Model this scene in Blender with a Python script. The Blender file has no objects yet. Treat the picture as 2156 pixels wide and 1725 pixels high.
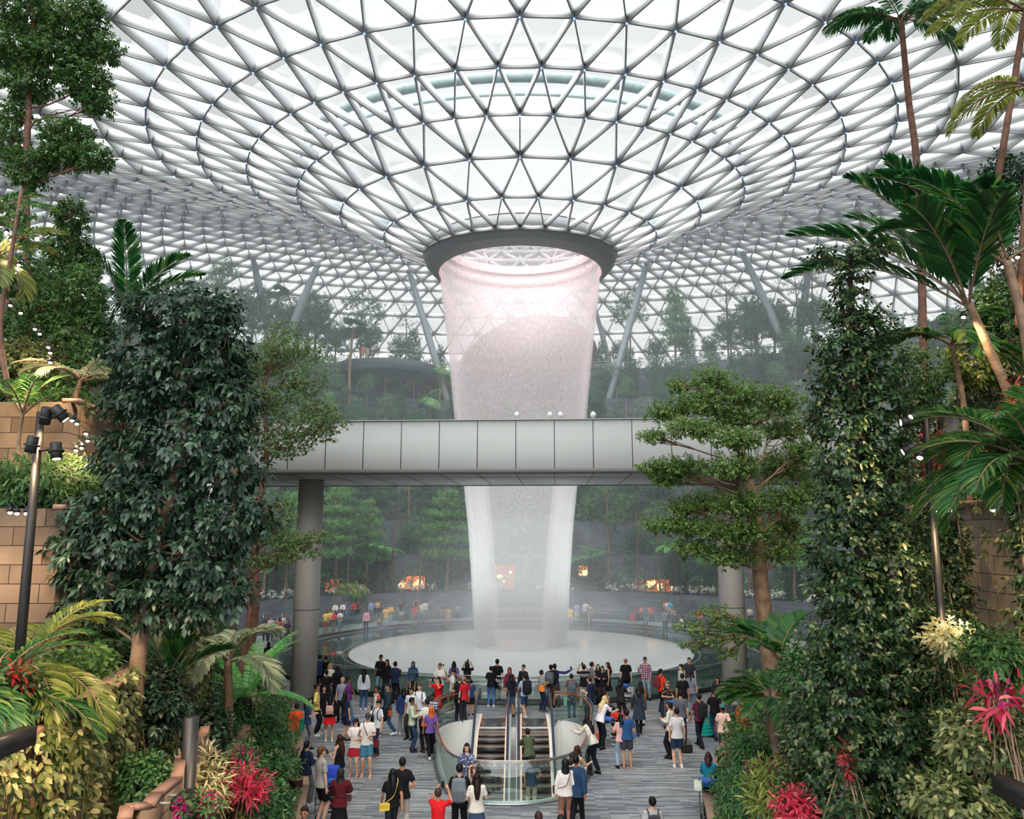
import bpy, math, random
import numpy as np
from mathutils import Vector, Matrix
from mathutils.geometry import tessellate_polygon
random.seed(7); RNG = np.random.default_rng(11)
S = bpy.context.scene
C = S.collection
PI = math.pi
# ------------------------------------------------------------------ camera, sky, exposure
W, H, F = 2156.0, 1725.0, 1650.0
CAMZ, PITCH, YAW = 7.0, math.radians(9.1), math.radians(0.62)
cd = bpy.data.cameras.new('camera'); cam = bpy.data.objects.new('camera', cd); C.objects.link(cam)
cd.sensor_fit = 'HORIZONTAL'; cd.sensor_width = 36; cd.lens = F/W*36; cd.clip_start = .1; cd.clip_end = 600
cam.location = (0, 0, CAMZ); cam.rotation_euler = (PI/2+PITCH, 0, YAW)
S.camera = cam
wd = bpy.data.worlds.new('sky'); S.world = wd; wd.use_nodes = True
nt = wd.node_tree; bg = nt.nodes['Background']
bg.inputs['Strength'].default_value = .56
tc = nt.nodes.new('ShaderNodeTexCoord'); mp = nt.nodes.new('ShaderNodeMapping'); nz = nt.nodes.new('ShaderNodeTexNoise'); cr = nt.nodes.new('ShaderNodeValToRGB')
nz.inputs['Scale'].default_value = 1.6; nz.inputs['Detail'].default_value = 3
cr.color_ramp.elements[0].color = (.93, .985, 1.0, 1); cr.color_ramp.elements[1].color = (1.02, 1.02, 1.02, 1)
cr.color_ramp.elements[0].position = .3; cr.color_ramp.elements[1].position = .7
nt.links.new(tc.outputs['Generated'], mp.inputs[0]); nt.links.new(mp.outputs[0], nz.inputs[0]); nt.links.new(nz.outputs[0], cr.inputs[0]); nt.links.new(cr.outputs[0], bg.inputs[0])
sl = bpy.data.lights.new('sun', 'SUN'); sl.energy = 4.4; sl.angle = math.radians(75); sl.color = (1, .98, .95)
so = bpy.data.objects.new('sun', sl); C.objects.link(so); so.rotation_euler = (math.radians(42), math.radians(-14), 0)
vs = S.view_settings; vs.view_transform = 'Standard'; vs.look = 'None'; vs.exposure = 0.75; vs.gamma = 1
try: vs.use_curve_mapping = False
except Exception: pass
cy = S.cycles
cy.max_bounces = 6; cy.diffuse_bounces = 3; cy.glossy_bounces = 3; cy.transmission_bounces = 3; cy.transparent_max_bounces = 24; cy.volume_bounces = 2; cy.use_adaptive_sampling = True; cy.adaptive_threshold = .04
cy.caustics_reflective = False; cy.caustics_refractive = False; cy.use_denoising = True; cy.sample_clamp_indirect = 4

def ray(px, py):
    x = (px-W/2)/F; u = (H/2-py)/F
    cp, sp = math.cos(PITCH), math.sin(PITCH)
    f = cp-u*sp; z = sp+u*cp
    cyw, syw = math.cos(YAW), math.sin(YAW)
    return x*cyw-f*syw, x*syw+f*cyw, z
def at(px, py, Y):
    r = ray(px, py); t = Y/r[1]
    return Vector((r[0]*t, Y, CAMZ+r[2]*t))
def on(px, py, z=0.0):
    r = ray(px, py); t = (z-CAMZ)/r[2]
    return Vector((r[0]*t, r[1]*t, z))

# ------------------------------------------------------------------ helpers
def A3(v): return np.asarray(v, dtype=float)
class MB:
    def __init__(s): s.v = []; s.f = []; s.n = 0
    def add(s, V, Fc, m=0):
        V = np.asarray(V, dtype=np.float32).reshape(-1, 3); 
        if isinstance(Fc, np.ndarray): s.f.append((Fc+s.n, m))
        else:
            by = {}
            for f in Fc: by.setdefault(len(f), []).append(f)
            for k in by: s.f.append((np.array(by[k], dtype=np.int64)+s.n, m))
        s.v.append(V); s.n += len(V)
    def box(s, c, d, rz=0, m=0):
        x, y, z = np.array(d)/2.
        V = np.array([(a*x, b*y, e*z) for a in (-1, 1) for b in (-1, 1) for e in (-1, 1)])
        if rz: cc, ss = math.cos(rz), math.sin(rz); V = np.c_[V[:, 0]*cc-V[:, 1]*ss, V[:, 0]*ss+V[:, 1]*cc, V[:, 2]]
        s.add(V+np.array(c), [(0, 1, 3, 2), (4, 6, 7, 5), (0, 4, 5, 1), (2, 3, 7, 6), (0, 2, 6, 4), (1, 5, 7, 3)], m)
    def bar(s, a, b, w, h, up=(0, 0, 1), m=0):
        a = A3(a); b = A3(b); d = b-a; d /= np.linalg.norm(d)+1e-9
        r = np.cross(d, up); r /= np.linalg.norm(r)+1e-9; u = np.cross(r, d)
        V = [p+r*w/2*i+u*h/2*j for p in (a, b) for i in (-1, 1) for j in (-1, 1)]
        s.add(V, [(0, 1, 3, 2), (4, 6, 7, 5), (0, 4, 5, 1), (2, 3, 7, 6), (0, 2, 6, 4), (1, 5, 7, 3)], m)
    def tube(s, P, R, n=8, m=0, cap=True, sq=None):
        P = A3(P); k = len(P); R = np.broadcast_to(np.asarray(R, dtype=float), (k,))
        T = np.gradient(P, axis=0); T /= np.linalg.norm(T, axis=1)[:, None]+1e-9
        ref = np.array((0, 0, 1.)) if abs(T[0][2]) < .9 else np.array((1., 0, 0))
        u = np.cross(ref, T[0]); u /= np.linalg.norm(u); V = []
        an = np.arange(n)*2*PI/n
        for i in range(k):
            u = u-T[i]*np.dot(u, T[i]); u /= np.linalg.norm(u)+1e-9; w = np.cross(T[i], u)
            V.append(P[i]+R[i]*(np.cos(an)[:, None]*u+np.sin(an)[:, None]*w*(sq or 1)))
        V = np.concatenate(V); i = np.arange(n); F_ = []
        for r in range(k-1): F_.append(np.c_[r*n+i, r*n+(i+1) % n, (r+1)*n+(i+1) % n, (r+1)*n+i])
        b = s.n; s.add(V, np.concatenate(F_), m)
        if cap:
            s.f.append((np.array([list(range(n))[::-1]])+b, m)); s.f.append((np.array([list(range((k-1)*n, k*n))])+b, m))
    def lathe(s, prof, c=(0, 0, 0), n=32, a0=0, a1=2*PI, m=0):
        full = abs(a1-a0-2*PI) < 1e-6; k = n if full else n+1
        an = a0+(a1-a0)*np.arange(k)/n; P = A3(prof)
        V = np.array([(c[0]+r*math.cos(a), c[1]+r*math.sin(a), c[2]+z) for r, z in P for a in an])
        Fc = []
        for j in range(len(P)-1):
            for i in range(n): i2 = (i+1) % k; Fc.append((j*k+i, j*k+i2, (j+1)*k+i2, (j+1)*k+i))
        s.add(V, np.array(Fc), m)
    def prism(s, poly, z0, z1, m=0, ms=None):
        P = [Vector((p[0], p[1], 0)) for p in poly]; n = len(P)
        area = sum(P[i].x*P[(i+1) % n].y-P[(i+1) % n].x*P[i].y for i in range(n))
        if area < 0: P = P[::-1]
        T = tessellate_polygon([P])
        V = [(p.x, p.y, z1) for p in P]+[(p.x, p.y, z0) for p in P]
        ms = m if ms is None else ms
        s.add(V, [tuple(t) for t in T]+[(a+n, b+n, c+n) for a, b, c in T], m)
        b = s.n-2*n; s.f.append((np.array([(i+n, (i+1) % n+n, (i+1) % n, i) for i in range(n)])+b, ms))
    def ell(s, c, r, n=12, k=8, m=0, rot=None):
        V = [(0, 0, -1)]+[(math.cos(a)*math.sin(t), math.sin(a)*math.sin(t), -math.cos(t)) for t in np.linspace(0, PI, k+1)[1:-1] for a in np.arange(n)*2*PI/n]+[(0, 0, 1)]
        V = np.array(V)*np.array(r)
        if rot is not None: V = V@np.array(rot).T
        Fc = [(0, 1+(i+1) % n, 1+i) for i in range(n)]
        for j in range(k-2):
            for i in range(n): Fc.append((1+j*n+i, 1+j*n+(i+1) % n, 1+(j+1)*n+(i+1) % n, 1+(j+1)*n+i))
        l = len(V)-1; Fc += [(l, 1+(k-2)*n+i, 1+(k-2)*n+(i+1) % n) for i in range(n)]
        s.add(V+np.array(c), Fc, m)
    def mesh(s, name, mats, smooth=False):
        me = bpy.data.meshes.new(name)
        if s.n:
            V = np.concatenate(s.v); sizes = []; idx = []; mi = []
            for f, m in s.f:
                sizes.append(np.full(len(f), f.shape[1])); idx.append(f.ravel()); mi.append(np.full(len(f), m))
            sizes = np.concatenate(sizes); idx = np.concatenate(idx); mi = np.concatenate(mi)
            me.vertices.add(len(V)); me.vertices.foreach_set('co', V.astype(np.float32).ravel())
            me.loops.add(len(idx)); me.loops.foreach_set('vertex_index', idx.astype(np.int32))
            me.polygons.add(len(sizes)); st = np.concatenate([[0], np.cumsum(sizes)[:-1]])
            me.polygons.foreach_set('loop_start', st.astype(np.int32)); me.polygons.foreach_set('loop_total', sizes.astype(np.int32))
            me.polygons.foreach_set('material_index', mi.astype(np.int32))
            if smooth: me.polygons.foreach_set('use_smooth', np.ones(len(sizes), dtype=bool))
            me.update(calc_edges=True); 
        for x in (mats if isinstance(mats, (list, tuple)) else [mats]): me.materials.append(x)
        return me
    def obj(s, name, mats, parent=None, smooth=False, loc=None):
        return link(name, s.mesh(name, mats, smooth), parent, loc)
def link(name, data, parent=None, loc=None):
    o = bpy.data.objects.new(name, data); C.objects.link(o)
    if parent: o.parent = parent
    if loc is not None: o.location = loc
    return o
def tag(o, label=None, cat=None, group=None, kind=None):
    if label: o['label'] = label
    if cat: o['category'] = cat
    if group: o['group'] = group
    if kind: o['kind'] = kind
    return o
def empty(name, loc=(0, 0, 0), rz=0):
    o = link(name, None, None, loc); o.rotation_euler = (0, 0, rz); o.empty_display_size = .2; return o
def copy_tree(o, parent=None):
    c = o.copy(); C.objects.link(c); c.parent = parent
    for ch in o.children: copy_tree(ch, c)
    return c
def gauss(a, b): return float(RNG.normal(a, b))
def U(a, b): return float(RNG.uniform(a, b))
def spline(P, n):
    P = A3(P); k = len(P)
    if k < 3: return np.array([P[0]+(P[-1]-P[0])*t for t in np.linspace(0, 1, n)])
    Q = np.vstack([2*P[0]-P[1], P, 2*P[-1]-P[-2]]); out = []
    for t in np.linspace(0, k-1-1e-6, n):
        i = int(t); f = t-i; a, b, c, d = Q[i], Q[i+1], Q[i+2], Q[i+3]
        out.append(.5*((2*b)+(c-a)*f+(2*a-5*b+4*c-d)*f*f+(3*b-a-3*c+d)*f**3))
    return np.array(out)

# ------------------------------------------------------------------ materials
def srgb(r, g, b): return tuple(((c/255.)/12.92 if c/255. <= .04045 else ((c/255.+.055)/1.055)**2.4) for c in (r, g, b))
def newmat(name):
    m = bpy.data.materials.new(name); m.use_nodes = True; nt = m.node_tree; nt.nodes.clear()
    return m, nt, nt.nodes.new('ShaderNodeOutputMaterial')
def N(nt, t, **k):
    n = nt.nodes.new('ShaderNode'+t)
    for a, b in k.items():
        if a.startswith('i_'):
            key = a[2:].replace('_', ' '); n.inputs[int(key) if key.isdigit() else key].default_value = b
        else: setattr(n, a, b)
    return n
def mat(name, col, rough=.6, metal=0, var=.12, scale=3., col2=None, bump=0, bscale=30, spec=.5, coat=0):
    m, nt, out = newmat(name); L = nt.links.new
    p = N(nt, 'BsdfPrincipled'); p.inputs['Roughness'].default_value = rough; p.inputs['Metallic'].default_value = metal
    p.inputs['Specular IOR Level'].default_value = spec; p.inputs['Coat Weight'].default_value = coat
    t = N(nt, 'TexCoord'); n = N(nt, 'TexNoise'); n.inputs['Scale'].default_value = scale; n.inputs['Detail'].default_value = 4
    r = N(nt, 'ValToRGB'); c2 = col2 or tuple(c*(1-var) for c in col); c1 = col if col2 else tuple(min(1, c*(1+var)) for c in col)
    r.color_ramp.elements[0].position = .35; r.color_ramp.elements[1].position = .65
    r.color_ramp.elements[0].color = (*c2, 1); r.color_ramp.elements[1].color = (*c1, 1)
    L(t.outputs['Object'], n.inputs[0]); L(n.outputs[0], r.inputs[0]); L(r.outputs[0], p.inputs[0])
    if bump:
        n2 = N(nt, 'TexNoise'); n2.inputs['Scale'].default_value = bscale; b = N(nt, 'Bump'); b.inputs['Strength'].default_value = bump; b.inputs['Distance'].default_value = .02
        L(t.outputs['Object'], n2.inputs[0]); L(n2.outputs[0], b.inputs['Height']); L(b.outputs[0], p.inputs['Normal'])
    L(p.outputs[0], out.inputs[0]); return m
def leafmat(name, c1, c2, c3=None, trans=.35, rough=.45):
    """each leaf its own green"""
    m, nt, out = newmat(name); L = nt.links.new
    g = N(nt, 'NewGeometry'); r = N(nt, 'ValToRGB'); r.color_ramp.elements[0].color = (*c1, 1); r.color_ramp.elements[1].color = (*c2, 1)
    r.color_ramp.elements[0].position = .15; r.color_ramp.elements[1].position = .8
    if c3: e = r.color_ramp.elements.new(.97); e.color = (*c3, 1)
    p = N(nt, 'BsdfPrincipled'); p.inputs['Roughness'].default_value = rough; p.inputs['Specular IOR Level'].default_value = .45
    tr = N(nt, 'BsdfTranslucent'); mx = N(nt, 'MixShader'); mx.inputs[0].default_value = trans
    hs = N(nt, 'HueSaturation'); hs.inputs['Value'].default_value = 1.5; hs.inputs['Hue'].default_value = .49
    L(g.outputs['Random Per Island'], r.inputs[0]); L(r.outputs[0], p.inputs[0]); L(r.outputs[0], hs.inputs['Color']); L(hs.outputs[0], tr.inputs[0])
    L(p.outputs[0], mx.inputs[1]); L(tr.outputs[0], mx.inputs[2]); L(mx.outputs[0], out.inputs[0]); return m
def emis(name, col, st):
    m, nt, out = newmat(name); e = N(nt, 'Emission'); e.inputs[0].default_value = (*col, 1); e.inputs[1].default_value = st
    nt.links.new(e.outputs[0], out.inputs[0]); return m
def glassmat(name, tint=(.9, .97, .95), gl=.08, rough=.03, dif=0.0, dcol=(.8, .85, .85)):
    m, nt, out = newmat(name); L = nt.links.new
    t = N(nt, 'BsdfTransparent'); t.inputs[0].default_value = (*tint, 1); g = N(nt, 'BsdfGlossy'); g.inputs['Roughness'].default_value = rough
    lw = N(nt, 'LayerWeight'); lw.inputs[0].default_value = .25; mr = N(nt, 'MapRange'); mr.inputs['To Min'].default_value = gl*.5; mr.inputs['To Max'].default_value = min(1, gl*5)
    mx = N(nt, 'MixShader'); L(lw.outputs['Fresnel'], mr.inputs[0]); L(mr.outputs[0], mx.inputs[0]); L(t.outputs[0], mx.inputs[1]); L(g.outputs[0], mx.inputs[2])
    if dif:
        d = N(nt, 'BsdfTranslucent'); d.inputs[0].default_value = (*dcol, 1); m2 = N(nt, 'MixShader'); m2.inputs[0].default_value = dif
        L(mx.outputs[0], m2.inputs[1]); L(d.outputs[0], m2.inputs[2]); L(m2.outputs[0], out.inputs[0])
    else: L(mx.outputs[0], out.inputs[0])
    return m
def brickmat(name, c1, c2, cm, bw, bh, ms=.012, rough=.75, axis='XZ', off=.5, rad=None, var=.5, spec=.3):
    """stone courses: bw x bh metres; axis picks the face plane; rad = radius for walls curved about the pool"""
    m, nt, out = newmat(name); L = nt.links.new
    t = N(nt, 'NewGeometry'); sp = N(nt, 'SeparateXYZ'); cb = N(nt, 'CombineXYZ'); L(t.outputs['Position'], sp.inputs[0])
    if rad:
        s1 = N(nt, 'Math', operation='SUBTRACT'); s1.inputs[1].default_value = 50.; L(sp.outputs[1], s1.inputs[0])
        a = N(nt, 'Math', operation='ARCTAN2'); L(s1.outputs[0], a.inputs[0]); L(sp.outputs[0], a.inputs[1])
        mu = N(nt, 'Math', operation='MULTIPLY'); mu.inputs[1].default_value = rad; L(a.outputs[0], mu.inputs[0]); L(mu.outputs[0], cb.inputs[0]); L(sp.outputs[2], cb.inputs[1])
    elif axis == 'XYZ':
        ad = N(nt, 'Math', operation='ADD'); L(sp.outputs[0], ad.inputs[0]); L(sp.outputs[1], ad.inputs[1]); L(ad.outputs[0], cb.inputs[0]); L(sp.outputs[2], cb.inputs[1])
    else:
        i = 'XYZ'; L(sp.outputs[i.index(axis[0])], cb.inputs[0]); L(sp.outputs[i.index(axis[1])], cb.inputs[1])
    b = N(nt, 'TexBrick'); b.offset = off; b.inputs['Scale'].default_value = 1; b.inputs['Brick Width'].default_value = bw; b.inputs['Row Height'].default_value = bh
    b.inputs['Mortar Size'].default_value = ms; b.inputs['Color1'].default_value = (*c1, 1); b.inputs['Color2'].default_value = (*c2, 1); b.inputs['Mortar'].default_value = (*cm, 1)
    L(cb.outputs[0], b.inputs[0])
    n = N(nt, 'TexNoise'); n.inputs['Scale'].default_value = 1.2; n.inputs['Detail'].default_value = 6; L(t.outputs['Position'], n.inputs[0])
    mr = N(nt, 'MapRange'); mr.inputs['From Min'].default_value = .3; mr.inputs['From Max'].default_value = .7; mr.inputs['To Min'].default_value = 1-var; mr.inputs['To Max'].default_value = 1+var*.6; L(n.outputs[0], mr.inputs[0])
    mx = N(nt, 'VectorMath', operation='SCALE'); L(b.outputs[0], mx.inputs[0]); L(mr.outputs[0], mx.inputs['Scale'])
    p = N(nt, 'BsdfPrincipled'); p.inputs['Roughness'].default_value = rough; p.inputs['Specular IOR Level'].default_value = spec; L(mx.outputs[0], p.inputs[0]); L(p.outputs[0], out.inputs[0]); return m

M = {}
M['fin'] = mat('fin', (.82, .845, .855), .5, 0, .03, .2)
M['flange'] = mat('flange', (.36, .34, .355), .5, .3, .08, .5)
M['roofglass'] = glassmat('roofglass', (.955, .975, .98), .05, .05, .05, (.85, .95, .97))
M['railglass'] = glassmat('railglass', (.84, .93, .9), .09, .02)
M['bridge'] = mat('bridge_panel', srgb(160, 162, 160), .45, 0, .03, .3)
M['seam'] = mat('seam', (.05, .05, .05), .8)
M['soffit'] = mat('soffit', srgb(205, 210, 212), .5, 0, .04, .3)
M['column'] = mat('column', srgb(186, 181, 174), .55, 0, .05, .7)
M['tubecol'] = mat('tubecol', srgb(158, 168, 174), .45, .2, .04, .5)
M['fascia'] = mat('fascia', srgb(136, 138, 140), .5, 0, .04, .4)
M['white'] = mat('white_panel', (.78, .77, .74), .45, 0, .03, .5)
M['steel'] = mat('steel', (.5, .52, .54), .25, .9, .05)
M['darksteel'] = mat('darksteel', (.018, .017, .018), .45, .4, .1)
M['copper'] = mat('copper', srgb(176, 92, 60), .3, .55, .1)
M['stone'] = brickmat('stone', srgb(84, 92, 98), srgb(64, 70, 76), srgb(30, 34, 38), 1.3, .32, rad=26, var=.35)
M['stonetop'] = mat('stonetop', srgb(92, 98, 100), .7, 0, .15, 1.)
M['floor'] = brickmat('floor', srgb(172, 174, 176), srgb(104, 108, 113), srgb(84, 88, 93), .75, .085, .004, .5, 'XY', .37, var=.22)
M['bark'] = mat('bark', srgb(128, 104, 84), .85, 0, .3, 6., bump=.4)
M['barkred'] = mat('barkred', srgb(112, 80, 66), .85, 0, .3, 6., bump=.4)
M['barkdark'] = mat('barkdark', srgb(52, 42, 38), .9, 0, .3, 8., bump=.5)
M['soil'] = mat('soil', srgb(48, 44, 38), .95, 0, .3, 2.)

# ------------------------------------------------------------------ the glass roof: a ring-shaped gridshell round the oculus
CY = 50.0
RR = [6.3, 8.9, 11.7, 14.4, 17.4, 20.2, 22.9, 25.8, 29., 32.3]; _r = [32.3, 35.5, 38.5, 41.3, 44., 46.6, 49., 51.2, 53.2, 55., 56.5, 57.7]
HH = [25.6, 26.6, 27.8, 28.9, 29.8, 30.6, 31.3, 32., 32.7, 33.2]; _h = [33.2, 33.3, 33., 32.3, 31.2, 29.7, 27.8, 25.6, 23., 20., 16.8, 13.5]
for q_ in [.6, 1.2, 1.8, 2.4, 3., 3.6, 4.2, 4.8, 5.5, 6.3, 7.2, 8.1, 9., 10., 11.]: RR.append(float(np.interp(q_, range(12), _r))); HH.append(float(np.interp(q_, range(12), _h)))
def shell(R, h, a):
    s_ = math.sin(a); return np.array((R*math.cos(a), CY+R*s_, h+.085*R*s_+(4.2*min(1, (max(R, 8)-8)/25)*s_**.8 if s_ > 0 else 0)))
nodes = []; idx = []; 
for k, (R, h) in enumerate(zip(RR, HH)):
    n = 28 if k < 3 else (56 if k < 10 else 112)
    if k < 3: off = (k % 2)*.5
    elif k < 10: off = ((k-3) % 2)*.5
    else: off = (k % 2)*.5
    row = []
    for i in range(n):
        a = -PI/2+(i+off)*2*PI/n; row.append(len(nodes)); nodes.append(shell(R, h, a))
    idx.append(row)
NO = np.array(nodes); tris = []
def nearest(row, p): return row[int(np.argmin(np.linalg.norm(NO[row]-p, axis=1)))]
for k in range(len(RR)-1):
    a, b = idx[k], idx[k+1]; na, nb = len(a), len(b)
    if na == nb:
        oa = (k % 2)*.5 if (k < 3 or k >= 10) else ((k-3) % 2)*.5
        for i in range(na):
            i2 = (i+1) % na
            if oa == 0: tris += [(a[i], a[i2], b[i]), (b[i], a[i2], b[i2])]
            else: tris += [(a[i], b[i], b[i2]), (a[i], b[i2], a[i2])]
    else:
        # twice as many nodes outside: each inner node fans to three
        oa = (k % 2)*.5 if k < 3 else ((k-3) % 2)*.5
        for i in range(na):
            i2 = (i+1) % na; j = int(2*(i+oa))
            m1, m2, m3 = b[j % nb], b[(j+1) % nb], b[(j+2) % nb]
            tris += [(a[i], m1, m2), (a[i], m2, a[i2]), (a[i2], m2, m3)]
edges = set()
for t in tris:
    for i in range(3): e = (t[i], t[(i+1) % 3]); edges.add((min(e), max(e)))
cen = {}
nor = np.zeros_like(NO)
for t in tris:
    n = np.cross(NO[t[1]]-NO[t[0]], NO[t[2]]-NO[t[0]]); 
    c = NO[list(t)].mean(0); ref = np.array((0, CY, -60.))
    if np.dot(n, c-ref) < 0: n = -n
    for i in t: nor[i] += n
nor /= np.linalg.norm(nor, axis=1)[:, None]+1e-9
roof = empty('ceiling'); tag(roof, 'doughnut-shaped glass dome of triangular panes on white steel fins', 'roof', kind='structure')
fb = MB(); lb = MB()
Ea = np.array(sorted(edges)); A_ = NO[Ea[:, 0]]; B_ = NO[Ea[:, 1]]; D_ = B_-A_; D_ /= np.linalg.norm(D_, axis=1)[:, None]
Nn = nor[Ea[:, 0]]+nor[Ea[:, 1]]; Nn -= D_*np.sum(Nn*D_, 1)[:, None]; Nn /= np.linalg.norm(Nn, axis=1)[:, None]; Rt = np.cross(D_, Nn)
RK = np.zeros(len(NO))
for k_, r_ in enumerate(idx): RK[r_] = k_
DEP = np.interp(RK, [0, 4, 7, 9, 11, 18, 24], [.36, .45, .62, .9, 1.05, .95, .8])
def fins(mb, w, z0, z1):
    V = []; dep = {0: DEP[Ea[:, 0]][:, None], 1: DEP[Ea[:, 1]][:, None]}
    for q_, P in enumerate((A_, B_)):
        for sgn in (-1, 1):
            for z in (z0, z1): V.append(P+Rt*(w/2*sgn)+Nn*(z if z > -.1 else z-dep[q_]+.8))
    V = np.stack(V, 1).reshape(-1, 3); n = len(A_); q = np.array([(0, 1, 3, 2), (4, 6, 7, 5), (0, 4, 5, 1), (2, 3, 7, 6), (0, 2, 6, 4), (1, 5, 7, 3)])
    mb.add(V, (q[None]+(np.arange(n)*8)[:, None, None]).reshape(-1, 4))
fins(fb, .05, -.8, 0.0); fb.obj('roof_fins', M['fin'], roof)
fins(lb, .07, -.85, -.8); lb.obj('roof_flanges', M['flange'], roof)
gb = MB(); gb.add(NO+nor*.03, np.array(tris)); gb.obj('roof_glass', M['roofglass'], roof)
ld = MB()
for r in idx[1:7]:
    for i in r:
        if NO[i][1] < 66: ld.ell(NO[i]-nor[i]*(DEP[i]+.06), (.045, .045, .045), 6, 4)
ld.obj('roof_marker_light', emis('marker', (.3, .6, 1.), 1.6), roof)
# gutter ring outside the glass
g = MB(); n = 96
P = [shell(14.9, 30.3, 2*PI*i/n) for i in range(n+1)]; g.tube(P, .28, 8, 0, False); 
P = [shell(14.7, 29.5, 2*PI*i/n) for i in range(n+1)]; g.tube(P, .1, 6, 0, False)
g.obj('roof_gutter', mat('gutter', srgb(160, 178, 178), .5), roof)

# oculus: fascia, soffit and the drum the water falls from
oc = empty('oculus_ring', (0, CY, 0)); tag(oc, 'grey ring round the hole in the glass dome the waterfall pours from', 'oculus ring', kind='structure')
o = MB(); o.lathe([(6.15, 25.75), (6.42, 25.45), (6.42, 25.15), (6.25, 24.75), (5.95, 24.35)], n=112); o.obj('fascia', M['fascia'], oc, True)
o = MB(); o.lathe([(5.95, 24.35), (5.6, 24.12), (5.38, 24.05)], n=112); o.obj('soffit', mat('osoffit', srgb(150, 148, 150), .5, 0, .03), oc, True)
pinkd = mat('drum', (.85, .66, .66), .5, 0, .03, .4)
o = MB(); o.lathe([(5.38, 24.05), (5.32, 24.5), (5.32, 24.9), (5.22, 24.95), (5.22, 25.5), (5.4, 25.6), (5.4, 25.95)], n=112); o.obj('drum', pinkd, oc, True)
o = MB()
for i in range(28):
    a = 2*PI*(i+.5)/28; o.bar((6.425*math.cos(a), 6.425*math.sin(a), 25.4), (6.32*math.cos(a), 6.32*math.sin(a), 24.9), .02, .02)
o.obj('fascia_joint', M['seam'], oc)
o = MB(); o.lathe([(5.25, 26.0), (5.9, 26.1), (6.2, 25.8)], n=112); o.lathe([(5.2, 25.9), (5.2, 26.5), (5.35, 26.5), (5.35, 25.9)], n=112); o.obj('water_lip', pinkd, oc, True)

# tilted tube columns that carry the dome
def tube_column(label, top, base, r=.42):
    t = tag(empty('dome_column', base), label, 'column'); b = MB(); d = Vector(top)-Vector(base)
    b.tube([(0, 0, 0), tuple(d*.04), tuple(d*.5), tuple(d*.96), tuple(d)], [r*.7, r, r*1.05, r*.85, r*.55], 16); b.obj('shaft', M['tubecol'], t, True)
    b = MB(); b.ell(tuple(d), (r*.9, r*.9, r*.9), 12, 8); b.obj('head_joint', M['tubecol'], t, True); return t
# ------------------------------------------------------------------ floor with the escalator well cut out
wellpx = [(1075, 1692), (1000, 1688), (955, 1670), (934, 1630), (925, 1580), (926, 1545), (950, 1528), (992, 1519), (996, 1536), (1172, 1536), (1180, 1520), (1215, 1530), (1236, 1552), (1236, 1585), (1226, 1632), (1205, 1666), (1150, 1686)]
well = [on(*p) for p in wellpx]
wl = [tuple(p)[:2] for p in well]
# smooth the rounded part, keep the straight back edge
arc = spline([(p[0], p[1], 0) for p in (wl[10:]+wl[:8])], 60)[:, :2]
wellpoly = [tuple(p) for p in arc]+[wl[8], wl[9]]
outer = [(-45, 6), (45, 6), (45, 78), (-45, 78)]
fo = empty('floor'); tag(fo, kind='structure')
P1 = [Vector((x, y, 0)) for x, y in outer]; P2 = [Vector((x, y, 0)) for x, y in wellpoly]
T = tessellate_polygon([P1, P2]); b = MB(); b.add([tuple(p) for p in P1+P2], [tuple(t) for t in T]); b.obj('paving', M['floor'], fo)
def ring(poly, off):
    n = len(poly); out = []
    ar = sum(poly[i][0]*poly[(i+1) % n][1]-poly[(i+1) % n][0]*poly[i][1] for i in range(n)); sg = 1 if ar > 0 else -1
    for i in range(n):
        a = np.array(poly[i-1]); c = np.array(poly[(i+1) % n]); t = c-a; t = t/(np.linalg.norm(t)+1e-9)
        out.append((poly[i][0]+t[1]*off*sg, poly[i][1]-t[0]*off*sg))
    return out
we = empty('wall_well'); tag(we, 'white curved lining of the escalator well', 'wall', kind='structure')
inn = wellpoly; n = len(inn); b = MB()
V = [(x, y, .06) for x, y in inn]+[(x, y, -3.1) for x, y in inn]; b.add(V, [(i, (i+1) % n, (i+1) % n+n, i+n) for i in range(n)])
rim = ring(inn, .13); V = [(x, y, .06) for x, y in inn]+[(x, y, .06) for x, y in rim]+[(x, y, -.01) for x, y in rim]
b.add(V, [(i, (i+1) % n, (i+1) % n+n, i+n) for i in range(n)]+[(i+n, (i+1) % n+n, (i+1) % n+2*n, i+2*n) for i in range(n)]); b.obj('well_lining', M['white'], we, True)
b = MB(); V = [(x, y, -3.1) for x, y in inn]+[(x, y, -6) for x, y in inn]; b.add(V, [(i, (i+1) % n, (i+1) % n+n, i+n) for i in range(n)]); b.obj('lower_panelling', mat('panelling', srgb(150, 122, 100), .5, 0, .08, 1), we, True)
b = MB(); b.box((0, 26, -6.05), (20, 24, .1)); tag(b.obj('floor_lower', mat('lowerfloor', srgb(95, 92, 90), .5)), kind='structure')

# glass rail round the well
gr = empty('glass_balustrade', (well[0].x, 26, 0)); tag(gr, 'curved glass balustrade with copper handrail round the escalator well', 'balustrade')
path = np.array(ring(wellpoly, .22))[:60]; path = spline([(x, y, 0) for x, y in path[::3]], 50)-np.array((well[0].x, 26, 0))
def ribbon(path, z0, z1, th=.02):
    b = MB(); P = path[:, :2]; n = len(P); T = np.gradient(P, axis=0); T /= np.linalg.norm(T, axis=1)[:, None]; Nn_ = np.c_[T[:, 1], -T[:, 0]]*th/2
    V = np.concatenate([np.c_[P+Nn_, np.full(n, z0)], np.c_[P+Nn_, np.full(n, z1)], np.c_[P-Nn_, np.full(n, z1)], np.c_[P-Nn_, np.full(n, z0)]])
    i = np.arange(n-1); F_ = np.concatenate([np.c_[i+a*n, i+1+a*n, i+1+((a+1) % 4)*n, i+((a+1) % 4)*n] for a in range(4)]); b.add(V, F_); return b
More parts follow.
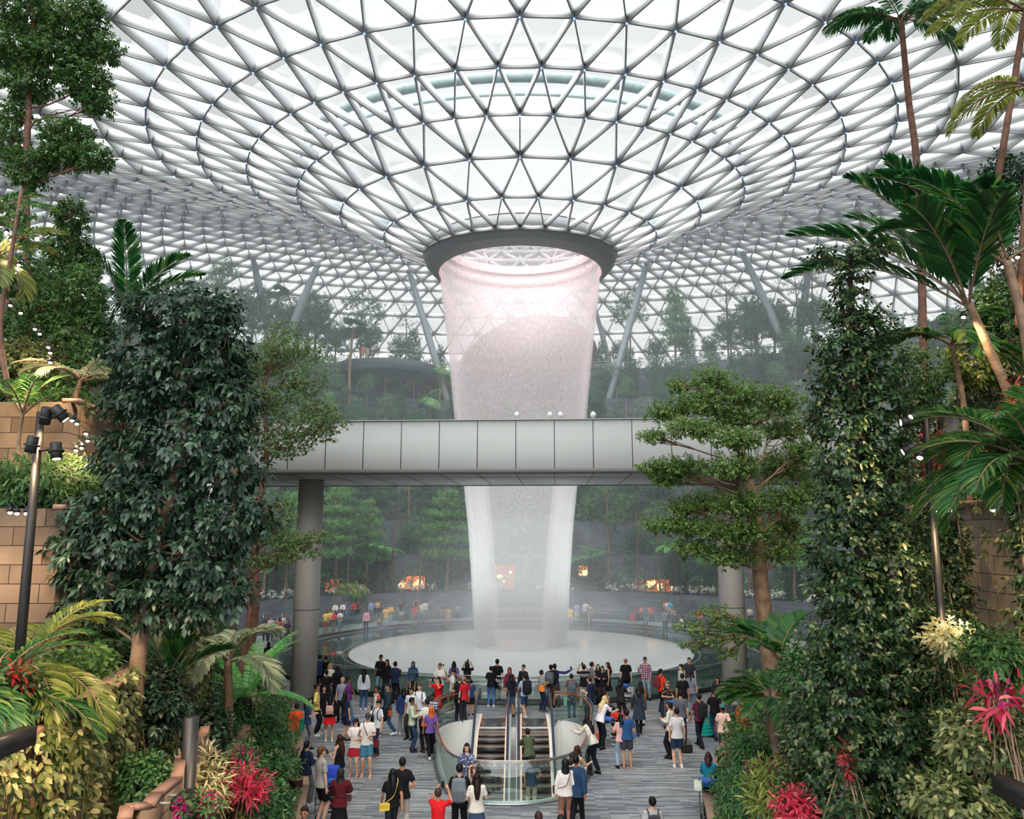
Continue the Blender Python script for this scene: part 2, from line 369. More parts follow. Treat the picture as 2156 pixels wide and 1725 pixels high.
ribbon(path, 0.02, 1.12).obj('glass', M['railglass'], gr)
T_ = np.gradient(path, axis=0); T_ /= np.linalg.norm(T_, axis=1)[:, None]; inw = np.c_[-T_[:, 1], T_[:, 0], T_[:, 2]*0]
sgn = 1 if np.dot(inw[25], -path[25]) > 0 else -1
b = MB(); b.tube(path+inw*.09*sgn+np.array((0, 0, 1.05)), .035, 8); b.obj('handrail', M['copper'], gr, True)
b = MB(); b.tube(path+np.array((0, 0, 1.12)), .012, 6); b.tube(path+np.array((0, 0, .04)), .025, 6)
for k in range(0, 50, 5): p = path[k]; b.bar(p+(0, 0, 0), p+(0, 0, 1.12), .012, .03); 
b.obj('rail_edge', M['steel'], gr)
b = MB()
for k in range(2, 50, 5): p = path[k]; q = p+inw[k]*.09*sgn; b.tube([p+(0, 0, .93), q+(0, 0, .93), q+(0, 0, 1.03)], .012, 6)
b.obj('bracket', M['steel'], gr)

# escalators
def escalator(x0, x1, label):
    xc = (x0+x1)/2; w = x1-x0; Y0 = 30.0; t = tag(empty('escalator', (xc, Y0, 0)), label, 'escalator')
    st = empty('steps'); st.parent = t; tb = MB(); rb = MB(); cb = MB(); z = 0; y = 0; ns = 30; prof = []
    for k in range(ns):
        rise = .2*min(1, max(0, (k)/3.)); 
        prof.append((y, z)); tb.box((0, y-.2, z-.02), (w-.02, .38, .04)); rb.box((0, y-.4+.012, z-.02-rise/2), (w-.02, .02, max(.02, rise)))
        cb.box((0, y-.385, z+.004), (w-.02, .03, .008))
        y -= .4; z -= rise
    tb.obj('tread', mat('tread', srgb(128, 118, 112), .5, .3), st); rb.obj('riser', mat('riser', (.012, .011, .012), .5), st); cb.obj('nosing', mat('nosing', srgb(178, 160, 146), .5), st)
    prof = [(p[0], p[1]) for p in prof]
    b = MB(); b.box((0, .85, .01), (w, 1.7, .02)); b.obj('landing_plate', mat('plate', srgb(92, 94, 98), .35, .5), t)
    top = [(2.1, 0)]+prof
    side = [(top[i][0], top[i][1]) for i in range(len(top))]
    pan = MB(); glw = MB(); hr = MB(); sk = MB(); gp = MB()
    for s in (-1, 1):
        xs = s*(w/2+.05)
        rail = [(2.35, .62), (2.42, .85), (2.25, 1.0)]+[(p[0]+.25, p[1]+1.0) for p in side[1:]]
        hr.tube([(xs+s*.05, a, c) for a, c in rail], .045, 8)
        for i in range(len(side)-1):
            a, c = side[i], side[i+1]
            V = [(xs+s*.05, a[0], a[1]+.12), (xs+s*.05, c[0], c[1]+.12), (xs+s*.05, c[0], c[1]+.92), (xs+s*.05, a[0], a[1]+.92)]
            gp.add(V, [(0, 1, 2, 3)])
            V = [(xs-s*.04, a[0], a[1]-.3), (xs-s*.04, c[0], c[1]-.3), (xs-s*.04, c[0], c[1]+.1), (xs-s*.04, a[0], a[1]+.1), (xs+s*.14, c[0], c[1]+.1), (xs+s*.14, a[0], a[1]+.1), (xs+s*.14, c[0], c[1]-.7), (xs+s*.14, a[0], a[1]-.7)]
            sk.add(V, [(0, 1, 2, 3), (3, 2, 4, 5), (5, 4, 6, 7)])
            glw.bar((xs-s*.05, a[0], a[1]+.1), (xs-s*.05, c[0], c[1]+.1), .015, .03)
    gp.obj('side_glass', M['railglass'], t); hr.obj('handrail', mat('rubber', srgb(52, 60, 78), .4), t, True); sk.obj('side_skirt', M['white'], t); glw.obj('edge_light', emis('edgelight', (1., .58, .38), .95), t)
    return t
escalator(-1.52, -.55, 'left one of the two escalators going down in the well'); escalator(.02, .99, 'right one of the two escalators going down in the well')

# ------------------------------------------------------------------ pool
b = MB(); b.lathe([(0.01, .012), (15.35, .012)], (0, CY, 0), 128)
m, nt, out = newmat('water'); L = nt.links.new
p = N(nt, 'BsdfPrincipled'); p.inputs['Base Color'].default_value = (.012, .03, .03, 1); p.inputs['Roughness'].default_value = .03; p.inputs['Specular IOR Level'].default_value = .5
tx = N(nt, 'NewGeometry'); nn = N(nt, 'TexNoise'); nn.inputs['Scale'].default_value = 3.; bp = N(nt, 'Bump'); bp.inputs['Strength'].default_value = .04; bp.inputs['Distance'].default_value = .02
L(tx.outputs['Position'], nn.inputs[0]); L(nn.outputs[0], bp.inputs['Height']); L(bp.outputs[0], p.inputs['Normal']); L(p.outputs[0], out.inputs[0])
po = b.obj('pool_water', m); po.scale.x = .93; tag(po, 'dark still ring of pool water round the pale disc', 'pool', kind='structure')
b = MB(); b.lathe([(15.35, 0.0), (15.35, .06), (15.6, .06), (15.6, -.01)], (0, CY, 0), 128); po = b.obj('pool_kerb', M['stonetop']); po.scale.x = .93; tag(po, 'grey stone kerb round the pool', 'kerb', kind='structure')
m, nt, out = newmat('disc'); L = nt.links.new
p = N(nt, 'BsdfPrincipled'); p.inputs['Base Color'].default_value = (.60, .645, .645, 1); p.inputs['Roughness'].default_value = .15; p.inputs['Specular IOR Level'].default_value = .8
tx = N(nt, 'NewGeometry'); nn = N(nt, 'TexNoise'); nn.inputs['Scale'].default_value = 1.4; nn.inputs['Detail'].default_value = 5; bp = N(nt, 'Bump'); bp.inputs['Strength'].default_value = .25; bp.inputs['Distance'].default_value = .05
L(tx.outputs['Position'], nn.inputs[0]); L(nn.outputs[0], bp.inputs['Height']); L(bp.outputs[0], p.inputs['Normal']); L(p.outputs[0], out.inputs[0])
b = MB(); b.lathe([(.01, .30), (4, .27), (8, .2), (9.8, .14), (10.3, .09), (10.4, .02)], (0, CY, 0), 128); sd = b.obj('splash_disc', m, None, True); tag(sd, 'pale round disc under the waterfall, filmed with water', 'pool disc')
b = MB(); b.lathe([(10.72, .012), (10.72, .05), (10.8, .05), (10.8, .012)], (0, CY, 0), 128); b.obj('outer_rim', M['stonetop'], sd)
# glass parapet round the pool
pr = empty('pool_balustrade', (0, CY, 0)); pr.scale.x = .93; tag(pr, 'clear glass balustrade with thin steel rail round the whole pool', 'balustrade')
def circ(R, a0, a1, n): return np.array([(R*math.cos(a), R*math.sin(a), 0) for a in np.linspace(a0, a1, n)])
cp_ = circ(15.75, 0, 2*PI, 129); ribbon(cp_, .12, 1.12, .02).obj('glass', M['railglass'], pr)
b = MB(); b.tube(cp_+np.array((0, 0, 1.14)), .022, 6, cap=False)
for i in range(64): a = 2*PI*i/64; q = np.array((15.75*math.cos(a), 15.75*math.sin(a), 0)); b.bar(q, q+(0, 0, 1.14), .015, .03)
b.obj('rail', M['steel'], pr)
b = MB(); b.lathe([(15.62, 0), (15.62, .2), (15.88, .2), (15.88, 0)], (0, 0, 0), 128); b.obj('base_channel', mat('channel', (.012, .014, .016), .5), pr)

# ------------------------------------------------------------------ waterfall
wf = empty('waterfall', (0, CY, 0)); tag(wf, 'white waterfall pouring from the ring in the roof down to the pool', 'waterfall')
prof = [(5.3, 24.9), (5.28, 24.2), (5.12, 22.5), (4.85, 20.5), (4.55, 18), (4.3, 15.6), (4.05, 13.2), (3.6, 10.6), (3.25, 7.5), (3.0, 4), (2.85, 1.5), (2.8, .22)]
pz = np.array([z for r, z in prof])[::-1]; prr = np.array([r for r, z in prof])[::-1]
zz = np.linspace(.22, 24.9, 40)
def watermat(name, fmin, fmax, lo, hi, scale=1., col=(.95, .96, .97), fade=True):
    m, nt, out = newmat(name); L = nt.links.new
    t = N(nt, 'TexCoord'); sp = N(nt, 'SeparateXYZ'); L(t.outputs['Object'], sp.inputs[0])
    a = N(nt, 'Math', operation='ARCTAN2'); L(sp.outputs[1], a.inputs[0]); L(sp.outputs[0], a.inputs[1])
    cb = N(nt, 'CombineXYZ'); am = N(nt, 'Math', operation='MULTIPLY'); am.inputs[1].default_value = 14*scale; L(a.outputs[0], am.inputs[0]); zm = N(nt, 'Math', operation='MULTIPLY'); zm.inputs[1].default_value = .8*scale; L(sp.outputs[2], zm.inputs[0])
    L(am.outputs[0], cb.inputs[0]); L(zm.outputs[0], cb.inputs[1])
    n1 = N(nt, 'TexNoise'); n1.inputs['Scale'].default_value = 2.4; n1.inputs['Detail'].default_value = 7; n1.inputs['Roughness'].default_value = .72; L(cb.outputs[0], n1.inputs[0])
    mr = N(nt, 'MapRange'); mr.inputs['From Min'].default_value = lo; mr.inputs['From Max'].default_value = hi; mr.inputs['To Min'].default_value = fmin; mr.inputs['To Max'].default_value = fmax; L(n1.outputs[0], mr.inputs[0])
    # the sheet is whole near the lip and breaks up into drops below
    zr = N(nt, 'MapRange'); zr.inputs['From Min'].default_value = 19.; zr.inputs['From Max'].default_value = 24.5; zr.inputs['To Min'].default_value = 0; zr.inputs['To Max'].default_value = .38; L(sp.outputs[2], zr.inputs[0])
    fd = N(nt, 'MapRange'); fd.inputs['From Min'].default_value = 6; fd.inputs['From Max'].default_value = 15; fd.inputs['To Min'].default_value = .45 if fade else 1.; fd.inputs['To Max'].default_value = 1; L(sp.outputs[2], fd.inputs[0]); ml = N(nt, 'Math', operation='MULTIPLY'); L(mr.outputs[0], ml.inputs[0]); L(fd.outputs[0], ml.inputs[1])
    ad = N(nt, 'Math', operation='ADD', use_clamp=True); L(ml.outputs[0], ad.inputs[0]); L(zr.outputs[0], ad.inputs[1])
    tr = N(nt, 'BsdfTransparent'); d = N(nt, 'BsdfDiffuse'); d.inputs[0].default_value = (*col, 1); tl = N(nt, 'BsdfTranslucent'); tl.inputs[0].default_value = (*col, 1)
    m1 = N(nt, 'MixShader'); m1.inputs[0].default_value = .28; L(d.outputs[0], m1.inputs[1]); L(tl.outputs[0], m1.inputs[2])
    mx = N(nt, 'MixShader'); L(ad.outputs[0], mx.inputs[0]); L(tr.outputs[0], mx.inputs[1]); L(m1.outputs[0], mx.inputs[2]); L(mx.outputs[0], out.inputs[0]); return m
for k, (dr, f0, f1, lo, hi, sc) in enumerate([(0, .0, .55, .5, .70, 1.5), (-.35, .0, .5, .5, .70, 2.6)]):
    b = MB(); b.lathe([(float(np.interp(z, pz, prr))+dr*min(1, max(0, (24.4-z)/6)), z) for z in zz], (0, 0, 0), 96); b.obj('water_sheet', watermat('sheet%d' % k, f0, f1, lo, hi, sc), wf, True)
def volmat(name, dens, col=(.95, .97, 1.), an=.2):
    m, nt, out = newmat(name); v = N(nt, 'VolumeScatter'); v.inputs['Density'].default_value = dens; v.inputs['Color'].default_value = (*col, 1); v.inputs['Anisotropy'].default_value = an
    nt.links.new(v.outputs[0], out.inputs['Volume']); return m
zz2 = np.linspace(.25, 23.5, 24)
outr = [(float(np.interp(z, pz, prr))+.08, z) for z in zz2]; inr = [(float(np.interp(z, pz, prr))-.28, z) for z in zz2][::-1]
b = MB(); b.lathe(outr+inr+[outr[0]], (0, 0, 0), 64); b.obj('spray', volmat('spray', .72, (.995, .997, 1.), .0), wf, True)

def strand(cx, cy, r0, r1, dens):
    b = MB(); P = np.array([(cx*float(np.interp(z, pz, prr))/3., cy*float(np.interp(z, pz, prr))/3., z) for z in np.linspace(.2, 13.5, 10)]); b.tube(P, np.linspace(r1, r0, 10), 20); b.obj('water_strand', volmat('strand', dens, (.995, .998, 1.), .0), wf, True)
strand(-2.2, -.4, .5, .85, .5); strand(2.25, -.3, .55, .9, .5); strand(-2.2, -.5, .25, .5, 1.1); strand(2.25, -.4, .28, .55, 1.1)
# ------------------------------------------------------------------ skybridge
br = empty('skybridge', (0, 33.8, 0), math.radians(-2.5)); tag(br, 'pale grey panelled footbridge crossing in front of the waterfall', 'bridge')
def xprism(b, prof, x0, x1, m=0):
    n = len(prof); V = [(x, y, z) for x in (x0, x1) for y, z in prof]; b.add(V, [tuple(range(n))[::-1], tuple(range(n, 2*n))]+[(i, (i+1) % n, (i+1) % n+n, i+n) for i in range(n)], m)
b = MB(); xprism(b, [(-3.7, 11.4), (-3.7, 9.55), (-3.66, 9.42), (-3.5, 9.32), (-3.5, 9.38), (-3.45, 11.4)], -24, 24); b.obj('front_fascia', M['bridge'], br)
b = MB(); xprism(b, [(3.7, 11.4), (3.7, 9.5), (3.5, 9.3), (3.45, 9.38), (3.45, 11.4)][::-1], -24, 24); b.obj('rear_fascia', M['bridge'], br)
b = MB(); xprism(b, [(-3.5, 9.34), (3.5, 9.34), (3.5, 9.9), (-3.5, 9.9)], -24, 24); b.obj('deck', M['soffit'], br)
b = MB(); xprism(b, [(-3.74, 11.4), (-3.4, 11.4), (-3.4, 11.44), (-3.74, 11.44)], -24, 24); b.obj('parapet_cap', M['bridge'], br)
s = MB()
for k in range(-16, 17):
    x = -.02+k*1.49
    s.bar((x, -3.705, 11.4), (x, -3.705, 9.55), .028, .01, (0, 1, 0)); s.bar((x, -3.705, 9.55), (x, -3.5, 9.32), .028, .02, (0, 1, 0)); s.bar((x, -3.5, 9.335), (x*1.0, 3.5, 9.335), .02, .012)
s.obj('panel_seam', M['seam'], br)
def bridgepost(x, label):
    t = tag(empty('bridge_lamp', (x, 31.2, 11.44)), label, 'lamp', 'small white lamps on the bridge parapet'); b = MB(); b.tube([(0, 0, 0), (0, 0, .22)], .025, 8); b.obj('stem', M['white'], t)
    b = MB(); b.lathe([(.02, .2), (.1, .26), (.12, .34), (.1, .4), (.04, .46), (.01, .47)], n=12); b.obj('lamp_shade', M['white'], t, True)
for px, lb_ in ((1088, 'small white lamp on the bridge parapet, the lone leftmost'), (1158, 'small white lamp on the bridge parapet, left of the close pair'), (1180, 'small white lamp on the bridge parapet, right of the close pair'), (1249, 'small white lamp on the bridge parapet, the lone rightmost')): bridgepost(at(px, 880, 31.2).x, lb_)
for (px, py, lb_) in ((637, 1488, 'round grey concrete column under the left part of the bridge'), (1550, 1478, 'round grey concrete column under the bridge behind the spreading tree')):
    p = on(px, py); t = tag(empty('bridge_column', p), lb_, 'column', 'columns under the bridge'); b = MB(); b.tube([(0, 0, 0), (0, 0, 9.36)], .53, 40); b.obj('shaft', M['column'], t, True)
    b = MB(); b.tube([(0, 0, 3.9), (0, 0, 3.93)], .534, 40); b.obj('shaft_joint', M['seam'], t)

# ------------------------------------------------------------------ far terraces
tp = [(19.5, 0), (19.5, .42), (20.8, .42), (20.8, .85), (22.2, .85), (22.2, 2.0), (22.6, 2.0), (22.7, 1.85), (26, 1.95), (26, 5.1), (26.3, 5.1), (28.5, 5.2), (28.5, 8.3), (31.5, 8.5), (31.5, 12), (34.5, 12.2), (34.5, 15.5), (37.5, 15.8), (37.5, 19), (40, 19.2), (40, 22.4), (42.5, 22.6), (42.5, 26.3), (54.5, 26.3)]
ft = MB(); ft.lathe(tp, (0, CY, 0), 110, math.radians(-28), math.radians(208)); tag(ft.obj('wall_terraces', M['stone']), 'dark grey stone terraces stepping up behind the pool', 'terraces', kind='structure')
def terr(R):
    z = 0
    for r, h in tp:
        if r <= R: z = h
    return z
# curved balcony
b = MB(); b.lathe([(0.01, 26.35), (6.2, 26.35), (6.25, 26.3), (6.25, 25.2), (6.1, 25.1), (.01, 25.0)], (-15.8, 90.5, 0), 60); tag(b.obj('balcony_slab', M['stone'], None, True), 'curved dark stone balcony high on the left behind the waterfall', 'balcony', kind='structure')
rl = empty('terrace_railing', (0, CY, 26.3)); tag(rl, 'thin white railing along the top terrace edge', 'railing'); b = MB()
pts = circ(42.7, math.radians(40), math.radians(140), 90); 
for z in (.55, .8, 1.1): b.tube(pts+np.array((0, 0, z)), .03, 5, cap=False)
for p in pts[::2]: b.bar(p, p+(0, 0, 1.1), .05, .05)
b.obj('rail', M['tubecol'], rl)
bl = empty('balcony_railing', (-15.8, 90.5, 26.35)); tag(bl, 'thin curved railing on the high balcony', 'railing'); b = MB(); pts = circ(6.1, PI*.95, 2.05*PI, 40)
for z in (.55, 1.1): b.tube(pts+np.array((0, 0, z)), .03, 5, cap=False)
for p in pts[::3]: b.bar(p, p+(0, 0, 1.1), .05, .05)
b.obj('rail', M['tubecol'], bl)
# lit shop fronts set in the terrace wall
wm1 = emis('shopglow', (1., .25, .06), .6); wm2 = emis('shoplamp', (1., .55, .22), 1.6); wm3 = emis('shopdim', (.55, .12, .04), .5)
def shop(x0, x1, y0, y1, spots, label, m=wm1, R=25.9, i=[0]):
    i[0] += 1; xm = (x0+x1)/2; Y = CY+R; 
    for _ in range(4): q = at(xm, (y0+y1)/2, Y); Y = CY+math.sqrt(max(1, R*R-q.x**2))
    a = at(x0, y1, Y); c = at(x1, y0, Y); t = empty('window_%d' % i[0], ((a.x+c.x)/2, Y-.12, (a.z+c.z)/2)); tag(t, label, 'shop window', kind='structure')
    w, h = c.x-a.x, c.z-a.z; b = MB(); b.box((0, 0, 0), (w, .1, h)); b.obj('lit_pane', m, t)
    b = MB(); [b.box((xx, -.06, 0), (.07, .06, h)) for xx in np.linspace(-w/2, w/2, max(2, int(w/1.2)+1))]; b.box((0, -.06, h/2), (w+.1, .06, .1)); b.obj('frame', M['darksteel'], t)
    b = MB()
    for _ in range(spots): b.ell((U(-w/2.2, w/2.2), -.12, U(-h/3, h/4)), (U(.12, .3),)*3, 10, 6)
    if spots: b.obj('glowing_lamp', wm2, t)
shop(672, 716, 1218, 1246, 0, 'orange lit shop window left of the pool behind trees', wm3); shop(840, 896, 1212, 1240, 7, 'row of warm shop lamps left of the waterfall'); shop(1040, 1085, 1188, 1240, 4, 'warm shop light seen through the falling water', wm3)
shop(1217, 1238, 1190, 1213, 3, 'small square orange sign light right of the waterfall', wm1); shop(1335, 1356, 1218, 1240, 0, 'dim narrow brown shop window', wm3); shop(1360, 1440, 1219, 1246, 9, 'glowing shop window with round lamps right of the waterfall', wm3)
shop(692, 716, 1080, 1092, 1, 'small red light high among the trees', wm3, 34.4)
# brown domed tower behind the water
tw = MB(); q = at(1112, 775, 97.5); tw.ell((0, 0, 0), (9.2, 4., 6.6), 40, 20, rot=np.array(Matrix.Rotation(-.35, 3, 'Y'))); tag(tw.obj('domed_pavilion', mat('pavilion', srgb(120, 84, 76), .7, 0, .1, .5), None, True, (q.x, q.y, q.z)), 'brown domed structure behind the waterfall', 'pavilion')
# dome columns
for tx_, ty_, bx, by, Y, lb_ in [(533, 545, 572, 735, 84, 'leaning tube column of the left pair, its left one'), (668, 560, 592, 745, 84, 'leaning tube column of the left pair, its right one'), (862, 572, 920, 770, 90, 'leaning tube column left of the waterfall'), (1362, 556, 1300, 775, 90, 'leaning tube column right of the waterfall'),
    (1250, 640, 1276, 735, 97, 'thin leaning column just right of the falling water'), (1565, 535, 1668, 760, 84, 'leaning tube column of the right pair, its left one'), (1706, 545, 1676, 760, 84, 'leaning tube column of the right pair, its right one'), (236, 560, 222, 640, 80, 'tube column far left behind the fan palm'), (505, 622, 548, 740, 96, 'pale far tube column behind the left pair')]:
    a = at(bx, by, Y); c = at(tx_, ty_, Y-(2 if Y < 95 else 0)); zt = terr(math.hypot(a.x, Y-CY)); d = c-a
    if d.z > 0: a = a-d*((a.z-zt)/d.z) if a.z > zt else a
    tube_column(lb_, tuple(c), tuple(a), .40 if Y < 95 else .3)
# stairs at the left of the pool
sb = empty('stairway', (-18.6, 62, 0), math.radians(60)); tag(sb, 'grey stone steps with steel handrails left of the pool', 'stairs')
b = MB(); [b.box((0, .32*k, .17*k+.085), (3.2, .34, .17)) for k in range(28)]; b.obj('step', M['stonetop'], sb)
b = MB()
for x in (-1.6, 1.6): b.tube([(x, 0, 1.), (x, 9, 5.75)], .035, 6); b.tube([(x, 0, .5), (x, 9, 5.25)], .025, 6); [b.tube([(x, y, y*.53), (x, y, y*.53+1)], .025, 6) for y in np.linspace(0, 9, 8)]
b.obj('handrail', M['steel'], sb)

# added white fill spots without fixtures, turned up to brighten the falling water
for k in range(8):
    a = k*PI/4+PI/8; l = bpy.data.lights.new('water_fill_light', 'SPOT'); l.energy = 1500 if math.sin(a) < 0 else 900; l.color = (.93, .98, 1.); l.spot_size = math.radians(50); l.spot_blend = 1; l.shadow_soft_size = .4
    lo = bpy.data.objects.new('water_fill_light', l); C.objects.link(lo); lo.location = (11.2*math.cos(a), CY+11.2*math.sin(a), .35); lo.rotation_euler = Vector((-math.cos(a)*8, -math.sin(a)*8, 5.2)).to_track_quat('-Z', 'Y').to_euler()
# pink show light in the oculus
for k in range(6):
    a = k*PI/3; l = bpy.data.lights.new('oculus_light', 'SPOT'); l.energy = 420; l.color = (1., .52, .58); l.spot_size = math.radians(110); l.spot_blend = 1; l.shadow_soft_size = .6
    lo = bpy.data.objects.new('oculus_light', l); C.objects.link(lo); lo.location = (3.8*math.cos(a), CY+3.8*math.sin(a), 25.6); lo.rotation_euler = (0, 0, 0)
# ------------------------------------------------------------------ planting tools
def nrm(V): return V/(np.linalg.norm(V, axis=-1, keepdims=True)+1e-9)
def leaf4(mb, P, D, Nn_, L_, W_, fold=.25, droop=.12, m=0):
    n = len(P); D = nrm(D); Sd = nrm(np.cross(D, Nn_)); Up = np.cross(Sd, D); L_ = np.broadcast_to(L_, n)[:, None]; W_ = np.broadcast_to(W_, n)[:, None]
    mid = P+D*L_*.45; V = np.stack([P, mid+Sd*W_/2+Up*W_*fold, mid-Sd*W_/2+Up*W_*fold, P+D*L_-np.array((0, 0, 1.))*L_*droop], 1).reshape(-1, 3)
    q = np.array([(0, 1, 3), (0, 3, 2)]); mb.add(V, (q[None]+(np.arange(n)*4)[:, None, None]).reshape(-1, 3), m)
def leaf6(mb, P, D, Nn_, L_, W_, droop=.3, fold=.15, m=0):
    n = len(P); D = nrm(D); Sd = nrm(np.cross(D, Nn_)); Up = np.cross(Sd, D); L_ = np.broadcast_to(L_, n)[:, None]; W_ = np.broadcast_to(W_, n)[:, None]
    g = np.array((0, 0, -1.)); a = P+D*L_*.3+g*L_*droop*.08; c = P+D*L_*.68+g*L_*droop*.42; t = P+D*L_*.95+g*L_*droop
    V = np.stack([P, a+Sd*W_*.5+Up*W_*fold, a-Sd*W_*.5+Up*W_*fold, c+Sd*W_*.42, c-Sd*W_*.42, t], 1).reshape(-1, 3)
    o = (np.arange(n)*6)[:, None, None]
    mb.add(V, (np.array([(0, 1, 2)])[None]+o).reshape(-1, 3), m); k = mb.n-len(V)
    mb.f.append(((np.array([(1, 3, 4, 2)])[None]+o).reshape(-1, 4)+k, m)); mb.f.append(((np.array([(3, 5, 4)])[None]+o).reshape(-1, 3)+k, m))
def sprigs(mb, P, A, k, L_, W_, droop=.35, m=0, ln=1.2, rg=None):
    """a little shoot of k leaves at each P pointing along A"""
    rg = rg or RNG; n = len(P); A = nrm(A); ref = nrm(rg.normal(size=(n, 3))); u = nrm(np.cross(A, ref)); w = np.cross(A, u); ph = rg.random(n)*6.28
    for j in range(k):
        t = (j+.3)/k; an = ph+j*2.4; rad = np.cos(an)[:, None]*u+np.sin(an)[:, None]*w
        D = A*(.25+.8*t)+rad*(1.05-.5*t); D[:, 2] -= droop; D = nrm(D); sz = (.75+.5*rg.random(n))*(1.05-.35*t)
        Nn_ = A+np.array((0, 0, .8))
        if HQ: leaf6(mb, P+A*t*L_*ln, D, Nn_, L_*sz, W_*sz*1.05, .22, .16, m); continue
        leaf4(mb, P+A*(t*L_*ln)[None].T if np.ndim(t*L_) else P+A*t*L_*ln, D, Nn_, L_*sz, W_*sz, .2, .15, m)
def blobpts(c, r, n, shell=.55, rg=None):
    rg = rg or RNG; d = nrm(rg.normal(size=(n, 3))); q = (shell+(1-shell)*rg.random(n)**.6)[:, None]
    lump = 1+.22*np.sin(d[:, 0]*5+c[0]*3)*np.sin(d[:, 1]*6+c[1])*np.cos(d[:, 2]*5+c[2]*2); return c+d*q*r*lump[:, None], d
def branch(mb, a, b, r0, r1, sag=.0, n=6, wob=.05, sides=6):
    a = A3(a); b = A3(b); d = b-a; L_ = np.linalg.norm(d); mid1 = a+d*.33+RNG.normal(size=3)*wob*L_; mid2 = a+d*.66+RNG.normal(size=3)*wob*L_; mid1[2] -= sag*L_*.5; mid2[2] -= sag*L_*.4
    P = spline([a, mid1, mid2, b], n); mb.tube(P, np.linspace(r0, r1, n), sides, cap=False); return P
DENS = 3.0; HQ = True
def tree(name, label, base, trunk, r0, r1, blobs, leaf, lm, bm, dens=1., k=7, sub=7, group=None, shell=.5, droop=.35, up=.25, cat='tree', crown_from=.35, sag=.03, twig=.012):
    """base world point; trunk points and blobs relative to it; leaf=(length,width,sprigs per unit of blob surface)"""
    t = empty(name, base); tag(t, label, cat, group)
    tb = MB(); P = spline(trunk, max(8, len(trunk)*4)); R = np.linspace(r0, r1, len(P)); R[0] *= 1.25; tb.tube(P, R, 10)
    tb.obj('trunk', bm, t, True)
    bb = MB(); fb_ = MB()
    for bl in blobs:
        c = A3(bl[:3]); r = A3(bl[3:6]); rm = float(np.mean(r))
        lim = len(P)-1; zt = c[2]-.45*np.linalg.norm((c-P[-1])[:2])-r[2]*.5
        j = int(np.clip(np.searchsorted(P[:, 2], max(zt, P[0, 2]+(P[-1, 2]-P[0, 2])*crown_from)), 1, lim))
        br = max(twig, min(R[j]*.6, .02*rm+.018)); Q = branch(bb, P[j], c, br, br*.45, sag)
        n = max(12, int(leaf[2]*dens*DENS*(r[0]*r[1]+r[0]*r[2]+r[1]*r[2])/3*12.5)); S_, d = blobpts(c, r, n, shell)
        for q in S_[::max(1, n//sub)][:sub]: branch(bb, Q[int(U(2, 5))], c+(q-c)*.9, br*.45, twig*.5, 0, 5, .06, 4)
        Ax = d*np.array((1, 1, .6))+np.array((0, 0, up))+RNG.normal(size=(n, 3))*.35
        sprigs(fb_, S_, Ax, k, leaf[0], leaf[1], droop)
    bb.obj('branches', bm, t, True); fb_.obj('foliage', lm, t); return t
def rachis(p0, az, el, L_, droop, n=14):
    t = np.linspace(0, 1, n); e = el-droop*t**1.3; st = L_/(n-1); d = np.c_[np.cos(e)*math.cos(az), np.cos(e)*math.sin(az), np.sin(e)]
    P = np.cumsum(np.vstack([p0, d[:-1]*st]), 0); return P, d
def frond(fm, sm, p0, az, el, L_, droop, nl=26, ll=.6, lw=.05, vee=.35, ldroop=.35, r=.02, start=.16, m=0, ragged=.1, sweep=.55):
    P, d = rachis(A3(p0), az, el, L_, droop, 14); sm.tube(P, np.linspace(r, r*.25, 14), 5, cap=False)
    ts = np.linspace(start, .985, nl); ts = ts+RNG.normal(size=nl)*.004; ii = np.clip(ts*13, 0, 12.99); i0 = ii.astype(int); f = (ii-i0)[:, None]
    Q = P[i0]*(1-f)+P[i0+1]*f; T = nrm(d[i0]*(1-f)+d[i0+1]*f); up = np.array((0, 0, 1.)); sd = nrm(np.cross(T, up)); nn_ = np.cross(sd, T)
    prof = np.sin(np.clip((ts-start)/(1-start)*.86+.13, 0, 1)*PI)**.6
    for s in (-1, 1):
        sw = sweep+.5*((ts-start)/(1-start))[:, None]
        D = sd*s*np.cos(sw)+T*np.sin(sw)+nn_*vee+RNG.normal(size=(nl, 3))*ragged*.4
        leaf6(fm, Q, D, nn_+sd*s*-.3, ll*prof*(1-ragged*RNG.random(nl)), lw*(.6+.4*prof), ldroop, .1, m)
def palm(name, label, base, trunk, r0, r1, n, L_, lm, bm, el=(.2, 1.2), droop=1.3, nl=26, ll=.6, lw=.05, az=None, group=None, ldroop=.35, rings=True, vee=.35, r=.02, petm=None, cat='palm', each=False, sweep=.55, start=.16):
    t = empty(name, base); tag(t, label, cat, group); P = spline(trunk, max(10, int(np.linalg.norm(A3(trunk[-1])-A3(trunk[0]))/.12) if rings else 10)); tb = MB(); R = np.linspace(r0, r1, len(P))
    if rings: R = R*(1+.07*(np.arange(len(P)) % 2))
    tb.tube(P, R, 10); tb.obj('trunk', bm, t, not rings)
    tp_ = P[-1]; fmb, smb = MB(), MB()
    for i in range(n):
        a = (az[i] if az else i*2.399+U(-.3, .3)); e = el[0]+(el[1]-el[0])*((i*.618) % 1 if not az else U(0, 1))
        if each: fmb, smb = MB(), MB()
        frond(fmb, smb, tp_+np.array((math.cos(a)*r1*.5, math.sin(a)*r1*.5, U(-.1, .1)*L_*.2)), a, e, L_*U(.85, 1.1), droop*U(.8, 1.2), nl, ll, lw, vee, ldroop, r, start=start, sweep=sweep)
        if each:
            f_ = fmb.obj('frond', lm, t); smb.obj('frond_stalk', petm or bm, f_, True)
    if not each: fmb.obj('fronds', lm, t); smb.obj('frond_stalks', petm or bm, t, True)
    return t
